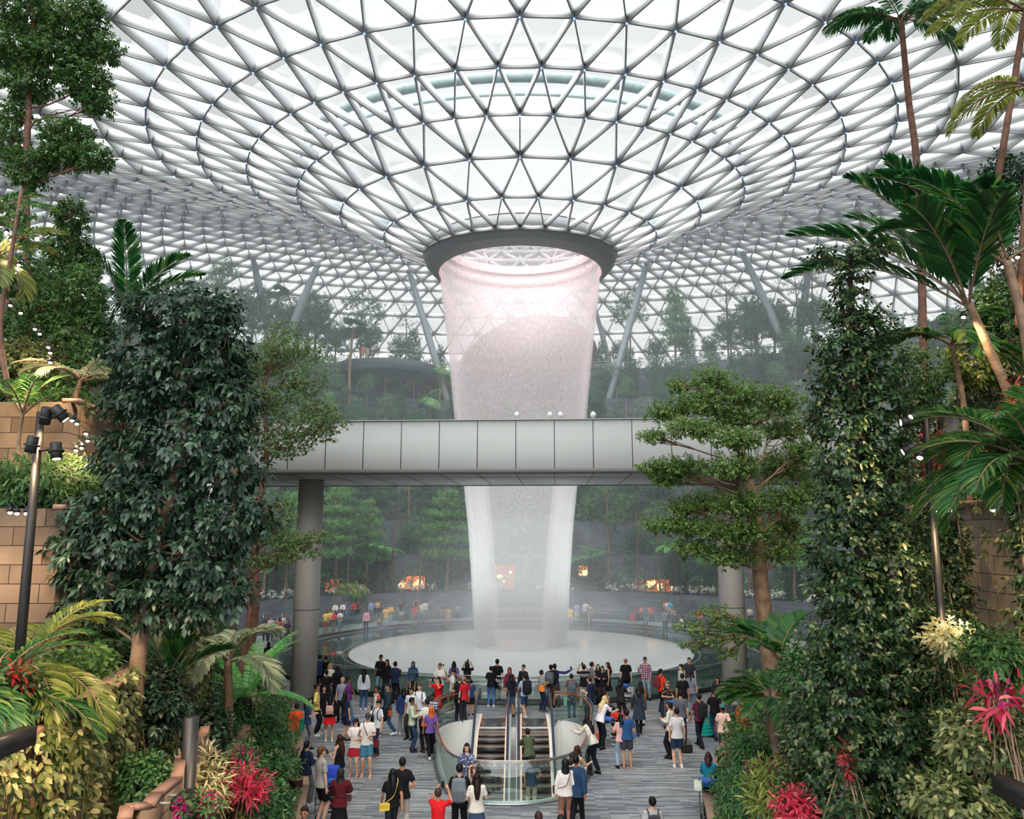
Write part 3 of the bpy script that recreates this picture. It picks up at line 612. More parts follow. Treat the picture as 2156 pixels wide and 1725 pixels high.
def fanleaf(fm, sm, p0, az, el, pl, rad, nseg=26, lw=.07, spread=2.6, droop=.25, r=.012):
    P, d = rachis(A3(p0), az, el, pl, .5, 6); sm.tube(P, r, 5, cap=False); T = d[-1]; T = nrm(T+np.array((0, 0, -.25))); sd = nrm(np.cross(T, (0, 0, 1.))); nn_ = np.cross(sd, T)
    a = np.linspace(-spread, spread, nseg); D = np.cos(a)[:, None]*T+np.sin(a)[:, None]*sd+.12*nn_
    leaf6(fm, np.repeat(P[-1][None], nseg, 0), D, np.repeat(nn_[None], nseg, 0), rad*(.75+.25*np.cos(a*.6)), lw*rad*1.4, droop, .05)
def fanpalm(name, label, base, trunk, r0, r1, n, pl, rad, lm, bm, group=None, el=(-.3, 1.3), cat='palm', droop=.3, nseg=26, lw=.09):
    t = empty(name, base); tag(t, label, cat, group); P = spline(trunk, 14); tb = MB(); tb.tube(P, np.linspace(r0, r1, 14), 9); tb.obj('trunk', bm, t, True); f_, s_ = MB(), MB()
    for i in range(n): fanleaf(f_, s_, P[-1], i*2.399, el[0]+(el[1]-el[0])*((i*.618) % 1), pl*U(.8, 1.1), rad*U(.85, 1.1), nseg, lw, 2.5, droop)
    f_.obj('fronds', lm, t); s_.obj('frond_stalks', bm, t, True); return t

g1 = lambda *c: srgb(*c)
LM = dict(
 dark=leafmat('leaf_dark', g1(24, 46, 32), g1(52, 80, 58), g1(104, 128, 104), .22, .38),
 mid=leafmat('leaf_mid', g1(44, 78, 40), g1(84, 124, 62), g1(120, 148, 84), .35),
 fine=leafmat('leaf_fine', g1(60, 92, 48), g1(112, 142, 84), g1(150, 164, 112), .4),
 layer=leafmat('leaf_layer', g1(62, 96, 46), g1(112, 144, 72), g1(158, 164, 96), .4),
 col=leafmat('leaf_column', g1(28, 52, 34), g1(66, 96, 56), g1(130, 132, 84), .25, .35),
 palm=leafmat('leaf_palm', g1(32, 76, 38), g1(66, 116, 54), g1(120, 140, 60), .4, .35),
 palmdk=leafmat('leaf_palmdark', g1(24, 66, 38), g1(48, 106, 52), g1(100, 132, 62), .4, .35),
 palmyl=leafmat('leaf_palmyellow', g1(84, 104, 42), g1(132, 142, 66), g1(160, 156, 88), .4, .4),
 pale=leafmat('leaf_pale', g1(120, 136, 104), g1(160, 168, 134), g1(190, 188, 150), .35),
 fern=leafmat('leaf_fern', g1(84, 152, 78), g1(124, 184, 104), g1(150, 196, 116), .45),
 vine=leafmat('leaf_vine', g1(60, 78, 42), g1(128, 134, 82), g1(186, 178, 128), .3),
 shrub=leafmat('leaf_shrub', g1(40, 84, 46), g1(82, 130, 72), g1(130, 160, 104), .3),
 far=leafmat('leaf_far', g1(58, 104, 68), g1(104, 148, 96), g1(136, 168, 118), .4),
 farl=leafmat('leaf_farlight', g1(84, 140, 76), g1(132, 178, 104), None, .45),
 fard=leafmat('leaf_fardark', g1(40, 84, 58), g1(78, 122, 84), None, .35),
 magenta=leafmat('petal_magenta', srgb(150, 20, 90), srgb(205, 40, 130), None, .3), pink=leafmat('leaf_pinkred', srgb(160, 26, 50), srgb(212, 60, 92), srgb(224, 130, 130), .35),
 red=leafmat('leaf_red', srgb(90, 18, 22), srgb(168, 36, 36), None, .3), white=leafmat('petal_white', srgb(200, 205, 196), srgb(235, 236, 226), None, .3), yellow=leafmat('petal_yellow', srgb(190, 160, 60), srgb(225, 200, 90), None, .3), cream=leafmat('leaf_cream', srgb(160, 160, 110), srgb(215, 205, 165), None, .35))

# ------------------------------------------------------------------ stepped planting beds on both sides
wallL = brickmat('wallstone', srgb(132, 112, 94), srgb(88, 72, 60), srgb(28, 22, 18), .95, .285, .007, .7, 'XYZ', var=.4)
wallG = brickmat('wallstone_grey', srgb(124, 116, 106), srgb(96, 90, 84), srgb(34, 30, 28), 1.0, .29, .007, .7, 'XYZ', var=.35)
BL = [(0.7, [(-4.6, 15), (-4.9, 18), (-5.5, 21), (-8.2, 29.6), (-9.8, 33), (-11.5, 37), (-14.5, 42), (-17.5, 46.5)], 15),
 (2.6, [(-5.5, 9), (-6.1, 18), (-7.6, 23), (-10.6, 31), (-14, 38), (-18, 44), (-22, 48)], 9),
 (4.95, [(-5.05, 5), (-5.2, 9.5), (-6.4, 14), (-7.4, 19), (-9.6, 25), (-13, 32), (-17, 39), (-23, 45)], 5),
 (7.4, [(-7.0, 12), (-7.7, 16), (-9, 19), (-12, 25), (-16, 32), (-21, 39)], 12),
 (9.4, [(-8.2, 14), (-8.7, 17), (-11, 22), (-15, 29), (-20, 36)], 14),
 (12.2, [(-11, 19.5), (-13, 24), (-18, 31)], 19.5), (15.5, [(-15, 25), (-18, 28), (-22, 33)], 25)]
BR_ = [(0.6, [(4.0, 15), (4.2, 18), (4.7, 21), (7.3, 28.4), (8.9, 32.6), (11.2, 37), (14.5, 42), (17.5, 46.5)], 15),
 (2.4, [(5.2, 9), (5.9, 18), (8.4, 25), (11.4, 32), (15.5, 39), (20, 45)], 9),
 (4.7, [(5.6, 5), (6.3, 13), (7.6, 19), (10.3, 26), (14.5, 34), (20, 41)], 5),
 (7.5, [(7.6, 5), (7.6, 15), (9, 20), (12.4, 27), (17.5, 35), (23, 41)], 5),
 (10.2, [(9.4, 5), (9.7, 16), (11.4, 21), (15, 28), (20, 35)], 5),
 (13.2, [(11.6, 5), (12.3, 17), (14.5, 23), (19, 31)], 5), (17, [(14.5, 5), (15.3, 19), (18, 27), (23, 34)], 5)]
def inpoly(x, y, P):
    c = False; j = len(P)-1
    for i in range(len(P)):
        if (P[i][1] > y) != (P[j][1] > y) and x < (P[j][0]-P[i][0])*(y-P[i][1])/(P[j][1]-P[i][1])+P[i][0]: c = not c
        j = i
    return c
BEDS = []
for side, L_, s in (('left', BL, -1), ('right', BR_, 1)):
    for i, (z, ed, y0) in enumerate(L_):
        poly = [(s*34, y0)]+ed+[(s*34, ed[-1][1]+2)]; BEDS.append((z, poly, ed, s)); z0 = 0
        b = MB(); b.prism(poly, z0, z, 0, 1); o = b.obj('wall_'+side, [M['soil'], wallL if side == 'left' else wallG]); tag(o, 'stone planting bed wall, %s side' % side, 'planter wall', kind='structure')
        cpm = MB(); P = np.array([(p[0], p[1], z+.03) for p in ed]); 
        for a, c in zip(P[:-1], P[1:]): cpm.bar(a, c, .3, .07)
        cpm.obj('coping', mat('coping', srgb(160, 128, 110), .7, 0, .1, 2), o)
def ground(x, y):
    z = 0
    for h, p, e, s in BEDS:
        if inpoly(x, y, p): z = max(z, h)
    r = math.hypot(x, y-CY)
    if y > 40: z = max(z, terr(r))
    return z
# ------------------------------------------------------------------ trees, palms and shrubs of the near slopes
def rel(base, px, py, Y): return at(px, py, Y)-base
def PB(base, Y, L_):
    """blobs given as seen from the gallery: (px,py,rx,ry[,dY]) at distance Y"""
    out = []; k = Y*.99/F
    for q in L_:
        dY = q[4] if len(q) > 4 else 0; c = rel(base, q[0], q[1], Y+dY); rx, rz = q[2]*k, q[3]*k; out.append((c.x, c.y, c.z, rx, (rx+rz)/2 if rz > rx*.5 else rx*.9, rz))
    return out
def gbase(px, Y, z=None):
    p = at(px, 1000, Y); return Vector((p.x, Y, ground(p.x, Y) if z is None else z))
def ptree(name, label, Y, basepx, trunkpx, blobs, r0, r1, leaf, lm, bm, z=None, **k):
    b = gbase(basepx, Y, z); tr = [(0, 0, -.1)]+[tuple(rel(b, x, y, Y)) for x, y in trunkpx if rel(b, x, y, Y).z > .2]
    return tree(name, label, b, tr, r0, r1, PB(b, Y, blobs), leaf, lm, bm, **k)
# big dark glossy-leaved tree, left
ptree('broadleaf_tree', 'big dark glossy-leaved tree with a slanting trunk, left foreground', 12., 232, [(262, 1600), (290, 1400), (306, 1250), (345, 1100), (390, 900), (385, 760), (380, 690)],
 [(380, 660, 120, 55), (300, 740, 90, 60), (450, 740, 85, 65), (380, 800, 130, 70), (470, 850, 75, 70), (290, 840, 70, 50), (400, 930, 130, 70), (480, 990, 80, 50), (270, 960, 70, 55), (330, 1050, 110, 60), (470, 1090, 90, 50), (210, 1080, 70, 45), (250, 1140, 110, 50), (400, 1170, 110, 60), (170, 1170, 60, 40), (220, 1230, 80, 55), (320, 1250, 80, 50), (450, 1240, 75, 50), (540, 1090, 40, 35), (380, 1290, 60, 35), (180, 1280, 50, 30), (310, 640, 50, 30), (450, 650, 50, 35)],
 .14, .06, (.15, .058, 14), LM['dark'], M['bark'], z=2.6, dens=.9, k=7, droop=.6, up=.1, shell=.45)
# tall small-leaved tree, top left
ptree('tall_tree', 'tall small-leaved tree with reddish forked trunk, top left', 17., 52, [(55, 420), (55, 330), (60, 250), (62, 180), (70, 90), (70, 20)],
 [(60, 20, 90, 50), (160, 60, 70, 45), (30, 100, 70, 50), (120, 120, 80, 45), (220, 105, 45, 28), (180, 170, 60, 40), (60, 180, 60, 35), (200, 215, 45, 25), (30, 240, 30, 30), (140, 280, 60, 28), (190, 330, 50, 32), (120, 330, 50, 25), (60, 360, 45, 45), (20, 300, 35, 40), (180, 20, 40, 30)],
 .085, .05, (.10, .052, 15), LM['mid'], M['barkred'], z=9.4, dens=2.0, k=7, droop=.25, shell=.35, up=.3, sub=9)
# dark tree below it
ptree('columnar_tree', 'narrow dark green tree by the left wall below the tall tree', 19., 150, [(152, 800), (150, 600), (150, 430)],
 [(150, 455, 32, 35), (140, 520, 45, 40), (175, 560, 35, 40), (110, 590, 45, 45), (165, 640, 55, 50), (90, 660, 50, 45), (200, 690, 40, 40), (130, 730, 60, 45), (60, 720, 45, 50), (190, 770, 50, 40)],
 .12, .04, (.12, .06, 12), LM['mid'], M['bark'], k=7, droop=.3, dens=2.)
ptree('bushy_tree', 'bright mid green bushy tree hanging over the left wall lights', 16., 60, [(60, 780), (70, 640), (60, 560)],
 [(40, 580, 60, 50), (100, 640, 55, 40), (40, 690, 50, 45), (130, 700, 50, 40), (170, 600, 40, 50), (190, 760, 45, 40), (120, 790, 50, 30)], .06, .03, (.11, .05, 10), LM['mid'], M['barkred'], k=6, dens=2.)
# feathery tree with light foliage left of the bridge
ptree('feathery_tree', 'feathery pale green tree spreading in front of the bridge, left', 24., 535, [(535, 1300), (538, 1150), (545, 1060), (560, 980), (560, 900), (555, 830)],
 [(560, 760, 70, 35), (480, 790, 60, 40), (640, 800, 60, 38), (560, 840, 80, 40), (670, 860, 50, 28), (640, 900, 80, 36), (700, 890, 36, 22), (520, 900, 60, 45), (590, 940, 70, 28), (600, 730, 60, 25), (460, 720, 40, 40)],
 .15, .05, (.07, .036, 17), LM['fine'], M['barkred'], dens=1.1, k=7, shell=.3, up=.4, droop=.15, sub=14, sag=-.04)
ptree('feathery_tree', 'low spreading branch tree with variegated leaves across the left bridge column', 22., 520, [(522, 1320), (525, 1240), (520, 1190)],
 [(560, 1130, 50, 22), (620, 1140, 50, 22), (665, 1130, 32, 14), (560, 1180, 55, 20), (630, 1165, 50, 14), (540, 1090, 40, 25), (590, 1095, 35, 15), (600, 1060, 25, 12)],
 .09, .05, (.06, .034, 20), LM['fine'], M['barkred'], dens=1.1, k=7, shell=.2, up=.4, droop=.1, sub=9)
ptree('slim_tree', 'slim pale trunk tree behind the feathery tree, left', 27., 492, [(492, 1320), (492, 1150), (495, 1000), (500, 800)], [(500, 760, 50, 50), (480, 830, 45, 45), (520, 820, 40, 40), (650, 740, 40, 30), (600, 700, 40, 30)], .12, .06, (.08, .04, 12), LM['fine'], M['bark'], dens=.9)
# layered tree on the right
LAY = 1.6
ptree('layered_tree', 'light green tree with flat spreading tiers of foliage, right of the bridge', 19., 1612, [(1610, 1300), (1600, 1210), (1595, 1100), (1580, 1030), (1570, 980), (1555, 930), (1560, 860), (1500, 800)],
 [(1500, 800, 52, 29), (1430, 812, 23, 20), (1560, 830, 63, 26), (1480, 850, 73, 29), (1640, 845, 63, 33), (1400, 866, 47, 23), (1550, 880, 63, 25), (1460, 900, 63, 23, -1), (1650, 900, 73, 29, 1), (1380, 920, 37, 15), (1550, 925, 63, 23, -1.5), (1690, 950, 47, 33), (1430, 985, 73, 23), (1375, 985, 36, 17), (1540, 985, 63, 26, -1.5), (1640, 980, 73, 36, 1.2), (1410, 1010, 42, 15), (1480, 1060, 73, 26, 1), (1440, 1072, 42, 17), (1560, 1060, 63, 29, -1.2), (1660, 1050, 63, 40), (1400, 1105, 52, 15), (1470, 1110, 73, 22), (1560, 1120, 73, 25, -1), (1650, 1110, 63, 33, 1), (1460, 1155, 52, 20), (1540, 1170, 63, 23, -.6), (1640, 1160, 52, 25), (1700, 1030, 42, 48, 1.5)],
 .21, .05, (.075, .04, 26), LM['layer'], M['bark'], z=2.4, dens=1.25, k=7, shell=.0, up=.5, droop=.15, sub=12, sag=.06, crown_from=.25, twig=.014)
ptree('low_branch_tree', 'thin-branched light tree with trailing sprays beside the right column', 17., 1640, [(1640, 1380), (1600, 1330), (1560, 1300)],
 [(1500, 1290, 40, 16), (1460, 1320, 40, 14), (1540, 1310, 40, 16), (1500, 1345, 45, 14), (1450, 1360, 25, 8), (1530, 1375, 30, 14), (1560, 1340, 30, 16)], .06, .03, (.06, .035, 22), LM['layer'], M['barkred'], z=4.7, k=6, shell=.2, up=.4, droop=.1, sub=9, crown_from=.5)
# dark column tree, right
ptree('columnar_tree', 'tall dark narrow tree, right foreground, floor to roof', 11.5, 1815, [(1815, 1500), (1812, 1200), (1800, 900), (1795, 700), (1790, 600), (1790, 560)],
 [(1730, 540, 26, 16), (1790, 545, 34, 22), (1850, 525, 30, 16), (1790, 590, 34, 24), (1780, 650, 45, 32), (1830, 690, 50, 38), (1770, 730, 60, 40), (1850, 770, 55, 45), (1780, 800, 70, 45), (1850, 850, 60, 50), (1770, 880, 65, 50), (1860, 930, 55, 50), (1780, 970, 65, 55), (1860, 1010, 60, 50), (1790, 1060, 75, 55), (1870, 1110, 60, 50), (1790, 1150, 80, 55), (1880, 1200, 65, 55), (1790, 1250, 85, 60), (1890, 1300, 75, 60), (1790, 1350, 85, 65), (1900, 1410, 80, 60), (1770, 1450, 95, 65), (1880, 1510, 90, 65), (1770, 1560, 95, 65), (1880, 1620, 95, 65), (1760, 1670, 100, 60), (1880, 1710, 90, 60), (1960, 1320, 40, 50), (1960, 1480, 40, 50)],
 .09, .03, (.11, .05, 13), LM['col'], M['barkdark'], z=2.4, dens=1.7, k=7, droop=.4, shell=.5)
# palms, left
b = gbase(262, 20.); palm('fishtail_palm', 'dark broad-leafleted palm standing above the big dark tree', b, [(0, 0, 0), tuple(rel(b, 262, 900, 20)), tuple(rel(b, 268, 665, 20))], .09, .07, 7, 2.7, LM['palmdk'], M['bark'], el=(.8, 1.3), droop=.8, nl=32, ll=.75, lw=.085, az=[2.7, 2.2, 1.2, .5, -.2, 3.6, -1.2], ldroop=.15, vee=.3, sweep=.75)
b = gbase(478, 17.5, .7); palm('areca_palm', 'pale green feather palm on a light ringed trunk, left of the floor', b, [(0, 0, 0), tuple(rel(b, 478, 1560, 17.5)), tuple(rel(b, 480, 1392, 17.5))], .11, .08, 9, 1.5, LM['pale'], M['bark'], el=(.3, 1.25), droop=1.7, nl=18, ll=.55, lw=.11, ldroop=.3, each=True)
b = gbase(330, 13., 2.6); palm('fan_leaf_palm', 'green upright pleated palm between the trunks, left foreground', b, [(0, 0, 0), tuple(rel(b, 335, 1500, 13)), tuple(rel(b, 350, 1440, 13))], .07, .06, 7, 1.25, LM['palm'], M['bark'], el=(.8, 1.45), droop=.8, nl=22, ll=.5, lw=.09, ldroop=.12, az=[.6, 1.6, 2.4, -.6, 3.4, 1.1, .1], sweep=.9)
b = gbase(512, 19.5, .7); palm('tree_fern', 'bright green tree fern on a black trunk at the floor edge', b, [(0, 0, 0), tuple(rel(b, 514, 1560, 19.5)), tuple(rel(b, 520, 1468, 19.5))], .14, .12, 12, 1.9, LM['fern'], M['barkdark'], el=(.35, 1.3), droop=.95, nl=44, ll=.27, lw=.05, ldroop=.1, rings=False, vee=.05, r=.014, petm=LM['fern'], cat='tree fern', sweep=.25, start=.08)
b = gbase(85, 9.5, 4.95); palm('fan_leaf_palm', 'broad yellow-green palm by the lamp post, lower left', b, [(0, 0, 0), (0, 0, .5)], .08, .07, 12, 1.35, LM['palmyl'], M['bark'], el=(.1, 1.2), droop=1.4, nl=26, ll=.42, lw=.04, ldroop=.35)
b = gbase(20, 8.6, 4.95); palm('fan_leaf_palm', 'dark arching palm at the left edge below the stone wall', b, [(0, 0, 0), (0, 0, .4)], .08, .07, 11, 1.2, LM['palm'], M['bark'], el=(.1, 1.1), droop=1.5, nl=26, ll=.4, lw=.035, ldroop=.35)
b = gbase(45, 13.2, 7.4); palm('young_palm', 'slender upright palm in front of the left stone wall', b, [(0, 0, 0), tuple(rel(b, 40, 930, 13.2)), tuple(rel(b, 48, 870, 13.2))], .035, .03, 7, 1.2, LM['palm'], M['bark'], el=(.7, 1.4), droop=1.0, nl=24, ll=.32, lw=.035, each=True)
b = gbase(140, 14.5, 9.4); palm('areca_palm', 'spiky light palm on top of the left stone wall', b, [(0, 0, 0), (.1, 0, .5)], .05, .04, 9, 1.15, LM['pale'], M['bark'], el=(.2, 1.2), droop=1.3, nl=26, ll=.34, lw=.035)
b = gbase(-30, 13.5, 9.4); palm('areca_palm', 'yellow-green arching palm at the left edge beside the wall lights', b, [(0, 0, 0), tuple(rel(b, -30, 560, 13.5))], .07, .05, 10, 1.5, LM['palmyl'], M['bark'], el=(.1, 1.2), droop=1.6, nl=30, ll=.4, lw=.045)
b = gbase(-40, 15, 9.4); palm('areca_palm', 'green arching palm at the left edge under the tall tree', b, [(0, 0, 0), tuple(rel(b, -40, 480, 15))], .07, .05, 9, 1.6, LM['palm'], M['bark'], el=(.1, 1.2), droop=1.6, nl=30, ll=.42, lw=.045)
ptree('leaning_trunk', 'bare leaning reddish trunk at the far left edge', 13., 5, [(0, 700), (20, 560), (45, 400)], [(40, 430, 40, 25), (20, 470, 40, 30), (70, 500, 30, 20)], .05, .03, (.09, .045, 8), LM['mid'], M['barkred'], z=9.4, cat='tree')
# palms, right
b = gbase(1945, 22.); palm('tall_palm', 'very tall slim ringed palm rising to the roof, right', b, [(0, 0, 0), tuple(rel(b, 1935, 420, 22)), tuple(rel(b, 1912, 200, 22)), tuple(rel(b, 1897, 42, 22))], .115, .075, 12, 2.2, LM['palmdk'], M['barkred'], el=(-.1, 1.1), droop=1.3, nl=34, ll=.65, lw=.07, ldroop=.6)
b = gbase(2160, 13.5, 13.2); palm('areca_palm', 'yellow-green feather palm in the top right corner', b, [(0, 0, 0), tuple(rel(b, 2160, 20, 13.5))], .06, .05, 13, 2.0, LM['palmyl'], M['barkred'], el=(-.2, 1.1), droop=1.4, nl=34, ll=.5, lw=.045, ldroop=.4)
b = gbase(2175, 12, 10.2); palm('areca_palm', 'drooping yellow fronded palm at the right edge below the corner palm', b, [(0, 0, 0), tuple(rel(b, 2175, 180, 12))], .05, .04, 11, 1.6, LM['palmyl'], M['barkred'], el=(-.4, .8), droop=1.5, nl=34, ll=.4, lw=.04, ldroop=.4)
b = gbase(2150, 11.5, 7.5); palm('fishtail_palm', 'large dark broad-leafed palm with orange-brown leaning trunk, right', b, [(0, 0, 0), tuple(rel(b, 2140, 880, 11.5)), tuple(rel(b, 2080, 730, 11.5)), tuple(rel(b, 2040, 640, 11.5))], .075, .055, 9, 2.7, LM['palmdk'], M['bark'], el=(.55, 1.3), droop=.85, nl=34, ll=.78, lw=.085, az=[3.1, 2.5, 3.5, 1.8, .9, 2.9, 3.9, 2.2, 4.4], ldroop=.2, each=True, sweep=.8)
b = gbase(2185, 10.8, 7.5); palm('fishtail_palm', 'second broad-leafed palm with thick orange-brown trunk at the right edge', b, [(0, 0, 0), tuple(rel(b, 2165, 740, 10.8)), tuple(rel(b, 2120, 550, 10.8))], .08, .06, 10, 2.3, LM['palmdk'], M['bark'], el=(.5, 1.35), droop=.9, nl=32, ll=.72, lw=.08, az=[2.6, 2.0, 3.2, 1.2, .4, 4.0, -.6, 1.6, 3.5, 2.9], ldroop=.25, each=True, sweep=.8)
b = gbase(2035, 13.5, 7.5); palm('young_palm', 'smaller arching palm with brown trunk behind the columnar tree, right', b, [(0, 0, 0), tuple(rel(b, 2030, 860, 13.5)), tuple(rel(b, 2003, 725, 13.5))], .05, .04, 10, 1.35, LM['palm'], M['bark'], el=(.0, 1.2), droop=1.4, nl=22, ll=.5, lw=.09, ldroop=.4)
for px, py, Y, z, n, L_, lab in [(2165, 960, 9.6, 7.5, 14, 1.35, 'needle-leaved palm above the right wall with downswept fronds'), (2185, 1110, 9.0, 7.5, 14, 1.45, 'needle-leaved palm spilling over the right stone wall')]:
    b = gbase(px, Y, z); palm('needle_palm', lab, b, [(0, 0, 0), tuple(rel(b, px, py, Y)) if rel(b, px, py, Y).z > .2 else (0, 0, .3)], .05, .04, n, L_, LM['palm'], M['bark'], el=(-.2, 1.0), droop=1.3, nl=44, ll=.46, lw=.03, az=[1.7+.24*i for i in range(n)], ldroop=.3)
b = gbase(1632, 17.5, .6); palm('areca_palm', 'cut-trunked feather palm by the floor edge, right', b, [(0, 0, 0), tuple(rel(b, 1634, 1560, 17.5)), tuple(rel(b, 1625, 1470, 17.5))], .13, .1, 15, 1.15, LM['palm'], M['bark'], el=(-.1, 1.1), droop=1.3, nl=26, ll=.5, lw=.06, ldroop=.25)
b = gbase(1640, 15., 4.7); palm('areca_palm', 'upright feather palm under the spreading tree trunk, right', b, [(0, 0, 0), tuple(rel(b, 1640, 1385, 15))], .09, .07, 10, 1.15, LM['palm'], M['bark'], el=(.3, 1.3), droop=1.1, nl=22, ll=.45, lw=.09, ldroop=.15)
b = gbase(1600, 18.5, .6); palm('young_palm', 'yellowing low palm with drooping fronds by the right floor edge', b, [(0, 0, 0), (0, 0, .7)], .08, .06, 9, 1.2, LM['palmyl'], M['bark'], el=(.2, 1.1), droop=1.7, nl=22, ll=.4, lw=.05)
# bushes, flower clumps
def shrub(name, label, px, py, Y, rx, rz, leaf, lm, n=260, k=6, z=None, flowers=None, cat='shrub', group=None, up=.4, droop=.25):
    c = at(px, py, Y); g = ground(c.x, Y) if z is None else z; b = Vector((c.x, Y, g)); t = empty(name, b); tag(t, label, cat, group); kx = Y*.99/F; r = np.array((rx*kx, rx*kx, rz*kx)); cc = np.array((0, 0, max(rz*kx*.6, c.z-g)))
    f_ = MB(); P, d = blobpts(cc, r, n, .5); P[:, 2] = np.maximum(P[:, 2], .05); sprigs(f_, P, d+np.array((0, 0, up)), k, leaf[0], leaf[1], droop); f_.obj('foliage', lm, t)
    if cc[2] > r[2]*1.35:
        lo = MB(); hh_ = (cc[2]-r[2]*.6)/2; P2_, d2_ = blobpts(np.array((0, 0, hh_)), np.array((max(.3, r[0]*.8), max(.3, r[0]*.8), hh_+.1)), min(420, int(120+hh_*160)), .4); P2_[:, 2] = np.maximum(P2_[:, 2], .03); sprigs(lo, P2_, d2_+np.array((0, 0, .3)), 6, .12, .05, .3); lo.obj('lower_foliage', LM['col'], t)
    s_ = MB(); [branch(s_, (U(-.1, .1), U(-.1, .1), 0), P[i*7 % n], .02, .008, 0, 5, .05, 4) for i in range(14)]; s_.obj('stems', M['bark'], t)
    if flowers:
        fl = MB(); m_ = flowers[1]; P, d = blobpts(cc+np.array((0, 0, r[2]*.3)), r*.95, flowers[0], .75); sprigs(fl, P, d+np.array((0, 0, .5)), 5, flowers[2], flowers[2]*.55, 0.1); fl.obj('blossoms', m_, t)
    return t
